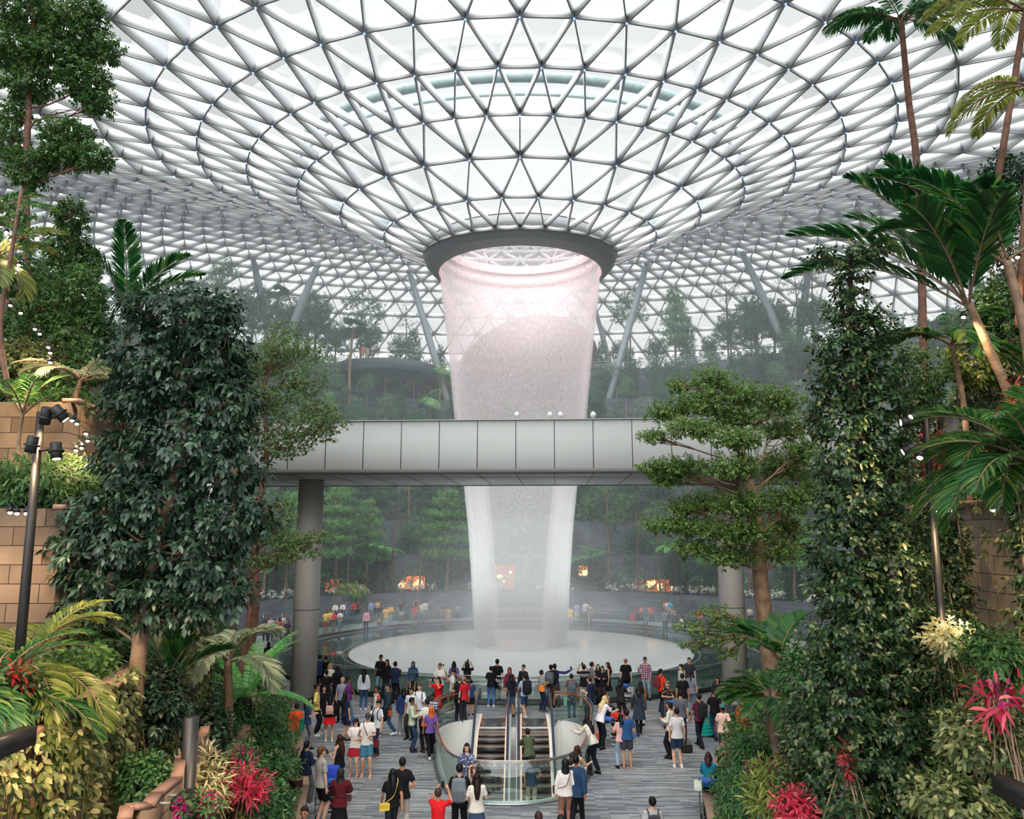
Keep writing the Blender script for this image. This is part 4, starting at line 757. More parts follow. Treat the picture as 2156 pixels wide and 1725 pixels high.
SHR = [('leafy_shrub', 'dense green shrub beside the floor edge by the orange-shirted person', 538, 1558, 19.5, 52, 62, (.16, .045), 'shrub', 520, None), ('leafy_shrub', 'round green shrub behind the brown litter bin, with pinkish blooms', 556, 1625, 18, 36, 40, (.15, .045), 'shrub', 320, (14, 'cream', .06)),
 ('leafy_shrub', 'green shrub at the bottom edge in front of the litter bin', 562, 1702, 16, 38, 40, (.15, .045), 'shrub', 420, None), ('leafy_shrub', 'green shrub at the bottom edge left of the bin', 530, 1695, 15, 34, 45, (.13, .04), 'shrub', 300, None),
 ('orchid_clump', 'magenta orchid clump below the pale feather palm', 510, 1625, 14, 32, 38, (.16, .03), 'shrub', 140, (110, 'magenta', .05)), ('orchid_clump', 'magenta orchid clump with red leaves, nearest the bin', 500, 1670, 13.4, 26, 20, (.16, .03), 'pink', 60, (90, 'magenta', .05)),
 ('cordyline', 'pink and red spiky leaved plant left of the bin', 520, 1660, 13.0, 18, 26, (.24, .03), 'pink', 50, None), ('cordyline', 'cream and orange spiky plant by the pale post, bottom left', 420, 1655, 12.2, 26, 40, (.26, .035), 'cream', 100, None), ('orchid_clump', 'magenta orchid spray at the bottom edge, left', 432, 1700, 11.6, 26, 22, (.12, .03), 'shrub', 50, (90, 'magenta', .045)),
 ('orchid_clump', 'small bright pink blossom clump at the bottom by the steel planter', 380, 1710, 9.5, 10, 18, (.1, .02), 'shrub', 20, (60, 'magenta', .04)),
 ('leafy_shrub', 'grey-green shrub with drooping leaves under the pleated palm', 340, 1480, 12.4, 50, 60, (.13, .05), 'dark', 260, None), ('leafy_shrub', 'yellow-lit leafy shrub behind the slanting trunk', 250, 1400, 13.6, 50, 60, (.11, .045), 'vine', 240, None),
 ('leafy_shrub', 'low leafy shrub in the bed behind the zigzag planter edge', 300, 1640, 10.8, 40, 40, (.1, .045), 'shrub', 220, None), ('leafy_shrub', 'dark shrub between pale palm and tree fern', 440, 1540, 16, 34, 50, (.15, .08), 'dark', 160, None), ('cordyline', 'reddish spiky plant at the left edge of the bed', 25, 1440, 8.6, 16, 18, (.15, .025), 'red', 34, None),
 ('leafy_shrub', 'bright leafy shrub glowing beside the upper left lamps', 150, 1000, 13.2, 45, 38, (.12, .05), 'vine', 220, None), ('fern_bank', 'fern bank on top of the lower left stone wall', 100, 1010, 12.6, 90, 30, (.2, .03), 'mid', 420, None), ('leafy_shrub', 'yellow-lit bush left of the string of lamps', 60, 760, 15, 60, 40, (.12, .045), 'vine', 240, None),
 ('leafy_shrub', 'dark low shrub at the floor edge under the right palm', 1585, 1600, 18.5, 28, 36, (.16, .05), 'shrub', 240, None), ('orchid_clump', 'crimson orchid clump beside the cut palm trunk', 1606, 1632, 17, 32, 24, (.12, .03), 'shrub', 120, (70, 'magenta', .06)), ('leafy_shrub', 'grey-green grassy shrub at the bottom right of the floor', 1560, 1675, 17.2, 36, 34, (.2, .03), 'shrub', 260, None),
 ('leafy_shrub', 'feathery green shrub with crimson sprays beside the woman in teal', 1610, 1690, 14.5, 44, 42, (.13, .04), 'shrub', 320, (26, 'magenta', .05)), ('cordyline', 'hot pink leaved plant at the bottom edge, right', 1672, 1705, 11.0, 26, 26, (.15, .03), 'pink', 70, (40, 'pink', .06)), ('leafy_shrub', 'olive fern-like shrub beside the hot pink plant', 1625, 1665, 12, 34, 40, (.2, .03), 'palmyl', 120, None),
 ('cordyline', 'red and magenta spiky plant before the right stone wall', 2105, 1470, 8.6, 22, 20, (.24, .035), 'pink', 12, (10, 'magenta', .07)), ('cordyline', 'dark red leaved plant inside the dark column tree', 1780, 1600, 9.6, 10, 14, (.12, .03), 'red', 16, None), ('cordyline', 'red leaved plant behind the right lamp post', 1975, 955, 13, 22, 22, (.2, .05), 'red', 40, (8, 'pink', .09)), ('cordyline', 'red bromeliad at the right edge above the wall', 2150, 850, 11.3, 12, 24, (.2, .035), 'red', 16, None),
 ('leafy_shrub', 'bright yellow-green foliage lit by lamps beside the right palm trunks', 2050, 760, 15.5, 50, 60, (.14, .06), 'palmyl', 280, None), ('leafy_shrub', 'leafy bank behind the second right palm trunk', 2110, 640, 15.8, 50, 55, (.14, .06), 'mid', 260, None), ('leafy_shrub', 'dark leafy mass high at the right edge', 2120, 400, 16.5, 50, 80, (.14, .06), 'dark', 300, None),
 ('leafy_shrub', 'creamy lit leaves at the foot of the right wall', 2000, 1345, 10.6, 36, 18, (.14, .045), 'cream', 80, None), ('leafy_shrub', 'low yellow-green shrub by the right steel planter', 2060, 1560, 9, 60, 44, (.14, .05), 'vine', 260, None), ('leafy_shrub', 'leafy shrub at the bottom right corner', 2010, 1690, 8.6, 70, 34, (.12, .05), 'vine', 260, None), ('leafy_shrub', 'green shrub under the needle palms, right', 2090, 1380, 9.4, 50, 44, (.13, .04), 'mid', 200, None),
 ('leafy_shrub', 'pale flowering shrub left of the dark column tree', 1690, 1420, 13.5, 40, 60, (.12, .05), 'shrub', 260, (16, 'cream', .05)), ('leafy_shrub', 'dark shrub between the feather palms and the column tree', 1700, 1560, 13, 50, 60, (.12, .05), 'col', 300, None), ('leafy_shrub', 'deep green shrub between the column tree and the lamp post', 1960, 1130, 13, 30, 60, (.13, .06), 'col', 180, None), ('leafy_shrub', 'green shrub low behind the column tree, upper part', 1930, 800, 15.5, 50, 70, (.13, .05), 'mid', 260, None)]
for nm, lab, px, py, Y, rx, rz, lf, lm, n, fl in SHR: shrub(nm, lab, px, py, Y, rx, rz, lf, LM[lm], n, 6, flowers=(fl[0], LM[fl[1]], fl[2]) if fl else None)
# creeping plants on bed tops and wall faces
for side, s in (('left', -1), ('right', 1)):
    for i, (z, poly, ed, sd_) in enumerate([q for q in BEDS if q[3] == s]):
        E = np.array(ed); seg = np.linalg.norm(np.diff(E, axis=0), axis=1); tot = seg.sum(); cum = np.r_[0, np.cumsum(seg)]
        n = int(tot*(75 if i < 4 else 60)); t = RNG.random(n)*tot; x = np.interp(t, cum, E[:, 0]); y = np.interp(t, cum, E[:, 1]); off = RNG.random(n)**1.4*3.2
        P = np.c_[x+s*(off+.1), y, z+.05+RNG.random(n)*.45+.15*np.sin(x*2+y*3)]; A = np.c_[RNG.normal(size=(n, 2))*.6-np.c_[np.full(n, s*.3), np.full(n, .3)], np.full(n, .7)]
        f_ = MB(); sprigs(f_, P, A, 6, .17, .06, .3)
        o = f_.obj('undergrowth', LM['shrub' if i % 2 else 'mid']); tag(o, 'low green undergrowth on the %s bed, tier %s' % (side, ['lowest', 'second', 'third', 'fourth', 'fifth', 'sixth', 'top'][i]), 'undergrowth', kind='stuff')
        if i in (1, 2, 3, 4):
            vis = [(2, -1, 1300), (1, -1, 1100), (3, -1, 90), (4, -1, 160), (2, 1, 500), (1, 1, 300), (3, 1, 140), (4, 1, 300)]
            n = dict(((a, c), q) for a, c, q in vis)[(i, s)]; t = RNG.random(n)*min(tot, 14); x = np.interp(t, cum, E[:, 0]); y = np.interp(t, cum, E[:, 1]); dz = RNG.random(n)**(1.2 if i < 3 else 2)*2.3
            P = np.c_[x-s*(.05+RNG.random(n)*.15), y, z+.1-dz]; A = np.c_[np.full(n, -s*.7)+RNG.normal(size=n)*.3, RNG.normal(size=n)*.5-.4, RNG.normal(size=n)*.4-.1]; f_ = MB(); sprigs(f_, P, A, 6, .13, .06, .4)
            for q in range(n//16):
                a = P[q]; m_ = a+np.array((-s*.06, U(-.3, .3), -.4)); f_.tube(spline([(a[0], a[1], z+.1), a, m_, m_+np.array((0, U(-.3, .3), -.5))], 7), .006, 4, cap=False)
            o = f_.obj('creeper_vines', LM['vine']); tag(o, 'yellow-green creeper trailing down the %s bed wall, %s wall' % (side, ['', 'second', 'third', 'fourth', 'fifth'][i]), 'creeper', kind='stuff')
# ------------------------------------------------------------------ forest on the far terraces
DENS = 1.0; HQ = False
OFF = Vector((0, 0, 0))
def proto(kind):
    if kind == 'layered': return tree('layered_tree', '', OFF, [(0, 0, 0), (.1, 0, 4), (0, .1, 9)], .17, .05, [(x*1., y, z, rx, rx, .38) for z, rr in ((3.6, 2.3), (4.8, 2.3), (6.0, 2.1), (7.2, 1.8), (8.3, 1.4), (9.1, .8)) for x, y, rx in ((-rr*.5, .2, rr*.6), (rr*.55, -.3, rr*.55), (0, rr*.3, rr*.6))], (.26, .14, 7), LM['farl'], M['bark'], k=6, up=.6, droop=.05, shell=.2, sub=5)
    if kind == 'airy': return tree('airy_tree', '', OFF, [(0, 0, 0), (.1, 0, 4), (0, .1, 7)], .13, .06, [(-1.3, 0, 7.6, 1.2, 1.2, .7), (1.3, .3, 7.9, 1.3, 1.2, .7), (0, 0, 8.8, 1.3, 1.2, .7), (-.7, .8, 6.4, 1.1, 1, .6), (1.2, -.7, 6.5, 1.2, 1, .6), (-1.8, -.5, 6.7, .9, .9, .5)], (.24, .11, 6), LM['far'], M['bark'], k=6, up=.4, shell=.3, sub=9)
    if kind == 'sparse': return tree('sparse_tree', '', OFF, [(0, 0, 0), (.1, 0, 5), (0, .1, 8)], .11, .05, [(-1.6, 0, 8.2, 1.2, 1.2, .5), (1.6, .3, 8.4, 1.3, 1.2, .5), (0, 0, 9.4, 1.2, 1.2, .6), (-.9, .8, 7.2, 1.1, 1, .5), (1.4, -.7, 7.0, 1.2, 1, .5)], (.14, .06, 2.6), LM['far'], M['barkred'], k=5, up=.4, shell=.3, sub=14)
    if kind == 'round': return tree('round_tree', '', OFF, [(0, 0, 0), (.1, 0, 3), (0, .1, 5)], .16, .08, [(-1.1, 0, 4.6, 1.4, 1.3, 1.1), (1.2, .3, 4.8, 1.4, 1.3, 1.1), (0, 0, 6.2, 1.5, 1.4, 1.2), (-.7, .9, 3.4, 1.2, 1.1, .8), (1.2, -.7, 3.3, 1.3, 1.1, .8), (-.3, -.8, 5, 1.3, 1.2, 1.1)], (.28, .12, 8), LM['fard'], M['barkdark'], k=7, up=.2, shell=.55, sub=3)
    if kind == 'column': return tree('column_tree', '', OFF, [(0, 0, 0), (0, 0, 3), (0, .1, 6)], .1, .04, [(0, 0, z, r, r, .9) for z, r in ((1.6, 1.), (2.8, 1.1), (4., 1.), (5.2, .8), (6.3, .5))], (.27, .12, 10), LM['fard'], M['barkdark'], k=7, up=.3, shell=.6, sub=3)
    if kind == 'fanpalm': return fanpalm('fan_palm', '', OFF, [(0, 0, 0), (.05, 0, 2.2), (0, 0, 3.4)], .14, .11, 20, 1.1, 1.05, LM['farl'], M['bark'])
    if kind == 'tallpalm': return fanpalm('tall_fan_palm', '', OFF, [(0, 0, 0), (.15, 0, 4), (0, 0, 8.2)], .15, .1, 16, .8, .95, LM['fard'], M['bark'])
    if kind == 'treefern': return palm('tree_fern', '', OFF, [(0, 0, 0), (.05, 0, 1.5), (0, 0, 3.2)], .24, .2, 14, 2.3, LM['fern'], M['barkdark'], el=(.1, 1.1), droop=1.2, nl=30, ll=.4, lw=.09, ldroop=.1, rings=False, vee=.05, sweep=.25, petm=LM['fern'], cat='tree fern')
PR = {}
NICE = dict(layered='light green layered tree', airy='open-crowned slender tree', sparse='nearly bare spreading tree', round='dense dark round tree', column='narrow leafy column tree', fanpalm='short fan palm', tallpalm='tall-trunked fan palm', treefern='tree fern with feathery crown')
PLACED = []
def put(kind, x, y, z, s, rz, zone):
    if kind not in PR: PR[kind] = proto(kind); o = PR[kind]
    else: o = copy_tree(PR[kind])
    o.location = (x, y, z); o.scale = (s, s, s*U(.95, 1.08)); o.rotation_euler = (0, 0, rz); PLACED.append((o, kind, zone, x)); return o
def putpx(kind, px, R, s, zone):
    Y = CY+R
    for _ in range(5): x = at(px, 900, Y).x; Y = CY+math.sqrt(max(1, R*R-x*x))
    put(kind, x, Y, terr(R)-.03, s, U(0, 6.28), zone)
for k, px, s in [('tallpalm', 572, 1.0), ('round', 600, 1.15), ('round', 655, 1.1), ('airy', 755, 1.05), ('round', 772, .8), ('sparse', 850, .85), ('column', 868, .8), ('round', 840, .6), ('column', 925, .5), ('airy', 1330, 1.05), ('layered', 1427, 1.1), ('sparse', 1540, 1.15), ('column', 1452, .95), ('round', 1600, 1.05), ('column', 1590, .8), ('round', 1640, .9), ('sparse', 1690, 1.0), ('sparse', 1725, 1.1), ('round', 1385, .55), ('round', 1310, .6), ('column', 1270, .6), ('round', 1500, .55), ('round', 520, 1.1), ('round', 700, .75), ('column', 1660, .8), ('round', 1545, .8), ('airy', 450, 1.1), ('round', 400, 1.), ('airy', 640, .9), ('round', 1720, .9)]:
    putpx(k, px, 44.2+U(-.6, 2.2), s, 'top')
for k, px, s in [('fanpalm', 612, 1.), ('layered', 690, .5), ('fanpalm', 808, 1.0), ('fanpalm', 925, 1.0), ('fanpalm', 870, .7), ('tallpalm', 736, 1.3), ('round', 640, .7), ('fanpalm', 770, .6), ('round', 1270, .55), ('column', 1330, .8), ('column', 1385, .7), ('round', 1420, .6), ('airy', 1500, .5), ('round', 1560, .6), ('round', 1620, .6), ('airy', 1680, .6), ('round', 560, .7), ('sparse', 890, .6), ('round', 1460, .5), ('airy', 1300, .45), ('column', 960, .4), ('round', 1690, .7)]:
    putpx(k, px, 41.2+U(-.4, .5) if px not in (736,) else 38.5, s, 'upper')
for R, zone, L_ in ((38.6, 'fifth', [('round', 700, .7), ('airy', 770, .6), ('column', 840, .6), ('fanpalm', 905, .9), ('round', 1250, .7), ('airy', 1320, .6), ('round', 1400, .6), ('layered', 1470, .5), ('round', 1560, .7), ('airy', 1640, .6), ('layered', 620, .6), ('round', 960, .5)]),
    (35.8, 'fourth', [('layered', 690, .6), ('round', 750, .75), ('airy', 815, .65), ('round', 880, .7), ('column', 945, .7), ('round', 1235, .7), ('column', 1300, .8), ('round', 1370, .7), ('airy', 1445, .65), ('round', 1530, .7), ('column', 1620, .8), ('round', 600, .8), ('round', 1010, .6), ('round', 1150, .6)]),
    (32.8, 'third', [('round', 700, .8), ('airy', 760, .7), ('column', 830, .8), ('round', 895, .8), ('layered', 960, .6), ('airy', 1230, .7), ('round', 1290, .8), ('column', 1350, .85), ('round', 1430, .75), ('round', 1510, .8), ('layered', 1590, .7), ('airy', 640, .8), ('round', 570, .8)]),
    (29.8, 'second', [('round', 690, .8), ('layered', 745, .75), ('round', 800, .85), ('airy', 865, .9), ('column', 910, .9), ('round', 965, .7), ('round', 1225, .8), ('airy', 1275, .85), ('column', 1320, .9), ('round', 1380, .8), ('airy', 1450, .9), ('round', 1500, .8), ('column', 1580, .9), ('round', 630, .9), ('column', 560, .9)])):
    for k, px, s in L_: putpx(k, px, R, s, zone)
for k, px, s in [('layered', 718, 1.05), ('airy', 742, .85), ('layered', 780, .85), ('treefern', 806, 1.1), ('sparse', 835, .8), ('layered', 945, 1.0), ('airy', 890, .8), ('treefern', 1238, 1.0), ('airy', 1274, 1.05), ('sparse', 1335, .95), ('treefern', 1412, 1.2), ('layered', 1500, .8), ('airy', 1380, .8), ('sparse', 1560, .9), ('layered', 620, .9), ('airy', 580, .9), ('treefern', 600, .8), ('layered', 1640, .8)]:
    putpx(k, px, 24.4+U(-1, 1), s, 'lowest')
ORD = ['first', 'second', 'third', 'fourth', 'fifth', 'sixth', 'seventh', 'eighth', 'ninth', 'tenth']
from collections import defaultdict
gp = defaultdict(list)
for o, k, zn, x in PLACED: gp[(k, zn, x > 0)].append((x, o))
for (k, zn, rt), L_ in gp.items():
    L_.sort(key=lambda q: abs(q[0]))
    for i, (x, o) in enumerate(L_):
        w = '' if len(L_) == 1 else (', '+ORD[i]+' outward')
        tag(o, '%s, %s far terrace, %s of the fall%s' % (NICE[k], zn, 'right' if rt else 'left', w), 'palm' if 'palm' in k else ('tree fern' if k == 'treefern' else 'tree'), '%ss on the far terraces' % NICE[k])
# shrub masses along each terrace edge
for R, z, nm, n in ((24.3, 1.9, 'lowest', 900), (28.0, 5.1, 'second', 1500), (31.0, 8.4, 'third', 1500), (34.0, 12.1, 'fourth', 1500), (37.0, 15.7, 'fifth', 1500), (39.6, 19.1, 'sixth', 1500), (42.0, 22.5, 'seventh', 1500), (44.5, 26.3, 'top', 2600)):
    a = RNG.random(n)*2.9+.12; r = R+RNG.random(n)**.7*(2.6 if R < 44 else 6)-(.3 if R < 44 else .6); lump = .6+.6*np.sin(a*R*.9)*np.sin(a*R*.37+R)
    P = np.c_[r*np.cos(a), CY+r*np.sin(a), z+RNG.random(n)*np.clip(1.3+lump, .3, 3)-(.9*(RNG.random(n) > .5) if R > 25 else 0)]
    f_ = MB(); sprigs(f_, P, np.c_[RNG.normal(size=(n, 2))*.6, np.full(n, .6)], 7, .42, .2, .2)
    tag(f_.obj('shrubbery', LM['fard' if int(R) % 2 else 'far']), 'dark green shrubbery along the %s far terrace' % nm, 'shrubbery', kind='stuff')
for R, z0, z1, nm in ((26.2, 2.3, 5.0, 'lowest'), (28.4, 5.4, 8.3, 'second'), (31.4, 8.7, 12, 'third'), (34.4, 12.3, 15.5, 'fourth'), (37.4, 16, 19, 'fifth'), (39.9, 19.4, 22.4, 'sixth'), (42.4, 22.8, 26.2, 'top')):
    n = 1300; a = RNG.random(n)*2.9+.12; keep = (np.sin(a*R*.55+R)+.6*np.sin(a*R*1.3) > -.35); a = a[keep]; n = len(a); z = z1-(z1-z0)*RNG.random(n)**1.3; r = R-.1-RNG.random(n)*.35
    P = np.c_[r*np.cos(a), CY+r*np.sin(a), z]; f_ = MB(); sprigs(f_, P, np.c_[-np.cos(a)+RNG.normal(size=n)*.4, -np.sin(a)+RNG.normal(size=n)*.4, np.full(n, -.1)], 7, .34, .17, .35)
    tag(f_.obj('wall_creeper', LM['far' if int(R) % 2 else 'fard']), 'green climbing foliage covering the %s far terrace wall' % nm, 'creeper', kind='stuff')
n = 700; a = RNG.random(n)*2.4+.37; r = 22.7+RNG.random(n)*1.2; P = np.c_[r*np.cos(a), CY+r*np.sin(a), 2.1+RNG.random(n)*.5]; keep = (np.sin(a*23) > -.2); P = P[keep]
f_ = MB(); sprigs(f_, P, np.c_[RNG.normal(size=(len(P), 2))*.6, np.full(len(P), .6)], 5, .2, .12, .1); tag(f_.obj('white_blossoms', LM['white']), 'white flowering lilies in the bed behind the seated crowd', 'flowers', kind='stuff')
q = at(762, 1272, 72.5); c = Vector((q.x, 72.4, 0)); b_ = empty('yellow_shrub', (c.x, CY+math.sqrt(22.9**2-c.x**2), 1.9)); tag(b_, 'yellow flowering shrub by the benches left of the pool', 'shrub')
f_ = MB(); P, d = blobpts(np.array((0, -.3, .3)), np.array((1.3, .6, .7)), 220, .4); sprigs(f_, P, d, 6, .22, .08, .2); f_.obj('foliage', LM['farl'], b_); f_ = MB(); P, d = blobpts(np.array((0, -.3, .45)), np.array((1.3, .6, .7)), 110, .7); sprigs(f_, P, d, 5, .16, .09, .2); f_.obj('blossoms', LM['yellow'], b_)
# ------------------------------------------------------------------ people
def V3(*a): return np.array(a, dtype=float)
# pose: shoulder->elbow and elbow->wrist directions for left(-x) and right(+x), ankle offsets, extras.  Local frame: facing +Y, feet at z 0.
def arm(l1, l2, r1, r2): return dict(l=(nrm(V3(*l1)), nrm(V3(*l2))), r=(nrm(V3(*r1)), nrm(V3(*r2))))
POSE = dict(
 stand=dict(a=arm((-.22, 0, -1), (-.05, .12, -1), (.22, 0, -1), (.05, .12, -1)), f=((-.11, 0, 0), (.11, .02, 0))),
 ease=dict(a=arm((-.25, -.1, -1), (.1, .25, -1), (.55, -.15, -1), (-.75, .35, -.55)), f=((-.15, .04, 0), (.1, -.02, 0)), sh=.02),
 walk=dict(a=arm((-.2, .38, -1), (0, .55, -1), (.2, -.4, -1), (.05, -.1, -1)), f=((-.09, -.27, .04), (.09, .27, 0)), toe=(-.6, 0)),
 phone=dict(a=arm((-.2, .1, -1), (.55, 1, .2), (.2, .1, -1), (-.55, 1, .2)), f=((-.11, 0, 0), (.12, .04, 0)), hd=.35),
 photo=dict(a=arm((-.25, .8, -.1), (.45, .35, 1), (.25, .8, -.1), (-.45, .35, 1)), f=((-.13, 0, 0), (.13, .03, 0)), hd=-.15),
 selfie=dict(a=arm((-.22, 0, -1), (0, .2, -1), (.9, .35, -.1), (.9, .3, .45)), f=((-.13, 0, 0), (.13, .03, 0)), hd=-.1),
 folded=dict(a=arm((-.25, .15, -1), (.9, .6, .1), (.25, .15, -1), (-.9, .6, .18)), f=((-.12, 0, 0), (.12, .03, 0))),
 point=dict(a=arm((-.25, 0, -1), (0, .2, -1), (.2, .5, -.5), (-.25, .25, 1)), f=((-.12, .08, 0), (.12, -.04, 0)), hd=-.45),
 lookup=dict(a=arm((-.2, .1, -1), (.45, .9, .1), (.3, .2, -1), (-.2, .8, .6)), f=((-.12, .08, 0), (.12, -.04, 0)), hd=-.5),
 lean=dict(a=arm((-.2, .7, -.8), (.15, 1, .1), (.2, .7, -.8), (-.15, 1, .1)), f=((-.12, -.1, 0), (.13, -.2, 0)), ln=.42, hd=.25),
 hold=dict(a=arm((-.3, .2, -1), (.3, 1, .35), (.3, .2, -1), (-.6, 1, .3)), f=((-.12, 0, 0), (.12, .03, 0))),
 push=dict(a=arm((-.15, .5, -.85), (0, 1, -.1), (.15, .5, -.85), (0, 1, -.1)), f=((-.1, -.12, 0), (.1, .14, 0)), ln=.1),
 sit=dict(a=arm((-.2, .3, -1), (.35, 1, -.1), (.2, .3, -1), (-.35, 1, -.1)), sit=.46, f=((-.12, .42, 0), (.12, .46, 0))),
 crouch=dict(a=arm((-.15, .7, -.7), (.1, .9, .2), (.15, .7, -.7), (-.1, .9, .2)), sit=.22, f=((-.14, .2, 0), (.13, .28, 0)), ln=.3))
def joints(p):
    P = POSE[p]; J = {}; hz = P.get('sit', .92) if 'sit' in P else .92; ln = P.get('ln', 0); sit = 'sit' in P
    hip = V3(0, 0, hz); J['hip'] = hip; up = V3(0, math.sin(ln), math.cos(ln)); fw = V3(0, math.cos(ln), -math.sin(ln))
    if ln and not sit: J['hip'] = hip = hip+V3(0, -.12*ln*2, -.01)
    J['up'] = up; J['fw'] = fw; J['chest'] = hip+up*.34; J['neck'] = hip+up*.53; hd = P.get('hd', 0); J['hd'] = hd+ln*.2
    hu = V3(0, math.sin(ln*.5+hd*.6), math.cos(ln*.5+hd*.6)); J['head'] = J['neck']+hu*.125; 
    for s, k in ((-1, 'l'), (1, 'r')):
        sh = hip+up*.448+V3(s*.158, 0, 0); d1, d2 = P['a'][k]; el = sh+d1*.275; wr = el+d2*.25; J['sh'+k], J['el'+k], J['wr'+k], J['hd'+k] = sh, el, wr, d2
        an = V3(*P['f'][0 if s < 0 else 1])+V3(0, 0, .075); h0 = hip+V3(s*.085, 0, -.03); d = an-h0; L_ = np.linalg.norm(d); T_ = .43
        b_ = math.sqrt(max(0, T_*T_-(L_/2)**2)) if L_ < 2*T_ else 0; kd = nrm(np.cross(nrm(d), V3(1, 0, 0))); kd = kd if kd[1] > 0 or sit and kd[2] > 0 else -kd
        if sit: kd = V3(0, .5, 1)-nrm(d)*np.dot(V3(0, .5, 1), nrm(d)); kd = nrm(kd)
        J['h'+k], J['k'+k], J['a'+k] = h0, h0+d*.5+kd*b_, an
    return J
def remesh(mb, vox, name, sm=3):
    me = mb.mesh('tmp', []); o = bpy.data.objects.new('tmp', me); C.objects.link(o); m = o.modifiers.new('r', 'REMESH'); m.mode = 'VOXEL'; m.voxel_size = vox; m.use_smooth_shade = True
    s = o.modifiers.new('s', 'SMOOTH'); s.iterations = sm; s.factor = .5
    dg = bpy.context.evaluated_depsgraph_get(); r = bpy.data.meshes.new_from_object(o.evaluated_get(dg)); r.name = name; bpy.data.objects.remove(o); bpy.data.meshes.remove(me); r.materials.clear(); r.materials.append(None)
    return r
def hframe(J):
    a = J['hd']; return np.array([(1, 0, 0), (0, math.cos(a), math.sin(a)), (0, -math.sin(a), math.cos(a))]).T  # columns: x, forward, up
def torso(mb, J, g=0., z0=-.06, z1=.5, flare=0):
    zs = np.array([-.06, 0, .08, .18, .3, .4, .455, .5]); rr = np.array([.088, .1, .094, .09, .1, .096, .078, .05]); sq = np.array([1.75, 1.72, 1.5, 1.46, 1.5, 1.66, 1.85, 1.5]); 
    t = np.linspace(z0, z1, 10); n = 16; an = np.arange(n)*2*PI/n; V = []
    for q in t:
        r = np.interp(q, zs, rr)+g+flare*max(0, -q+.05); w = np.interp(q, zs, rr)*np.interp(q, zs, sq)+g+flare*max(0, -q+.05); c = J['hip']+J['up']*q
        V.append(c+np.cos(an)[:, None]*V3(1, 0, 0)*w+np.sin(an)[:, None]*J['fw']*r)
    V = np.concatenate(V); i = np.arange(n); F_ = np.concatenate([np.c_[k*n+i, k*n+(i+1) % n, (k+1)*n+(i+1) % n, (k+1)*n+i] for k in range(9)]); b0 = mb.n; mb.add(V, F_); mb.f.append((np.array([list(range(n))[::-1]])+b0, 0)); mb.f.append((np.array([list(range(9*n, 10*n))])+b0, 0))
def limb(mb, pts, rad, n=10): P = spline(pts, 9); R = np.interp(np.linspace(0, 1, 9), np.linspace(0, 1, len(rad)), rad); mb.tube(P, R, n)
MC = {}
def body(p):
    k = ('body', p)
    if k in MC: return MC[k]
    J = joints(p); b = MB(); torso(b, J)
    for s, e in (('l', -1), ('r', 1)):
        b.ell(J['sh'+s], (.048, .05, .048)); limb(b, [J['neck']-J['up']*.03, J['sh'+s]], [.045, .04]); limb(b, [J['sh'+s], J['el'+s]], [.046, .042, .036]); limb(b, [J['el'+s], J['wr'+s]], [.037, .036, .024]); b.ell(J['el'+s], (.036,)*3)
        d = J['hd'+s]; side = nrm(np.cross(d, V3(0, 0, 1)) if abs(d[2]) < .9 else V3(0, 1, 0)); nn_ = np.cross(side, d); w = J['wr'+s]
        limb(b, [w, w+d*.05, w+d*.085], [.024, .034, .03], 8)
        for q in (-1.5, -.5, .5, 1.5): L_ = .085-.01*abs(q); o = w+d*.08+side*q*.017; b.tube([o, o+d*L_*.5+nn_*.004, o+d*L_*.85+nn_*.03*(1 if nn_[2] < 0 else -1)], [.0095, .009, .008], 6)
        sg = -1 if np.dot(side, V3(-e, 0, 0)) < 0 else 1; o = w+d*.03; b.tube([o, o+side*sg*.035+d*.025, o+side*sg*.045+d*.06], [.012, .011, .009], 6)
        limb(b, [J['h'+s], J['k'+s]], [.086, .072, .053]); limb(b, [J['k'+s], J['a'+s]], [.053, .054, .034]); b.ell(J['k'+s], (.053,)*3)
        a = J['a'+s]; b.tube([a+V3(0, -.04, -.02), a+V3(0, .05, -.04), a+V3(0, .15, -.058)], [.035, .035, .025], 8)
    b.tube([J['neck']-J['up']*.03, (J['neck']+J['head'])/2, J['head']], [.055, .05, .05], 10)
    Rm = hframe(J); h = J['head']; T_ = lambda v: h+Rm@V3(*v)
    b.ell(T_((0, -.005, .02)), (.073, .09, .095), 14, 10, rot=Rm); b.ell(T_((0, .018, -.035)), (.056, .066, .07), 12, 8, rot=Rm); b.tube([T_((0, .085, .012)), T_((0, .104, -.02))], [.009, .015], 6); b.ell(T_((0, .078, -.052)), (.025, .01, .009), 8, 6, rot=Rm)
    for e in (-1, 1): b.ell(T_((e*.075, 0, -.005)), (.012, .02, .03), 8, 6, rot=Rm)
    MC[k] = remesh(b, .0115, 'body', 2); return MC[k]
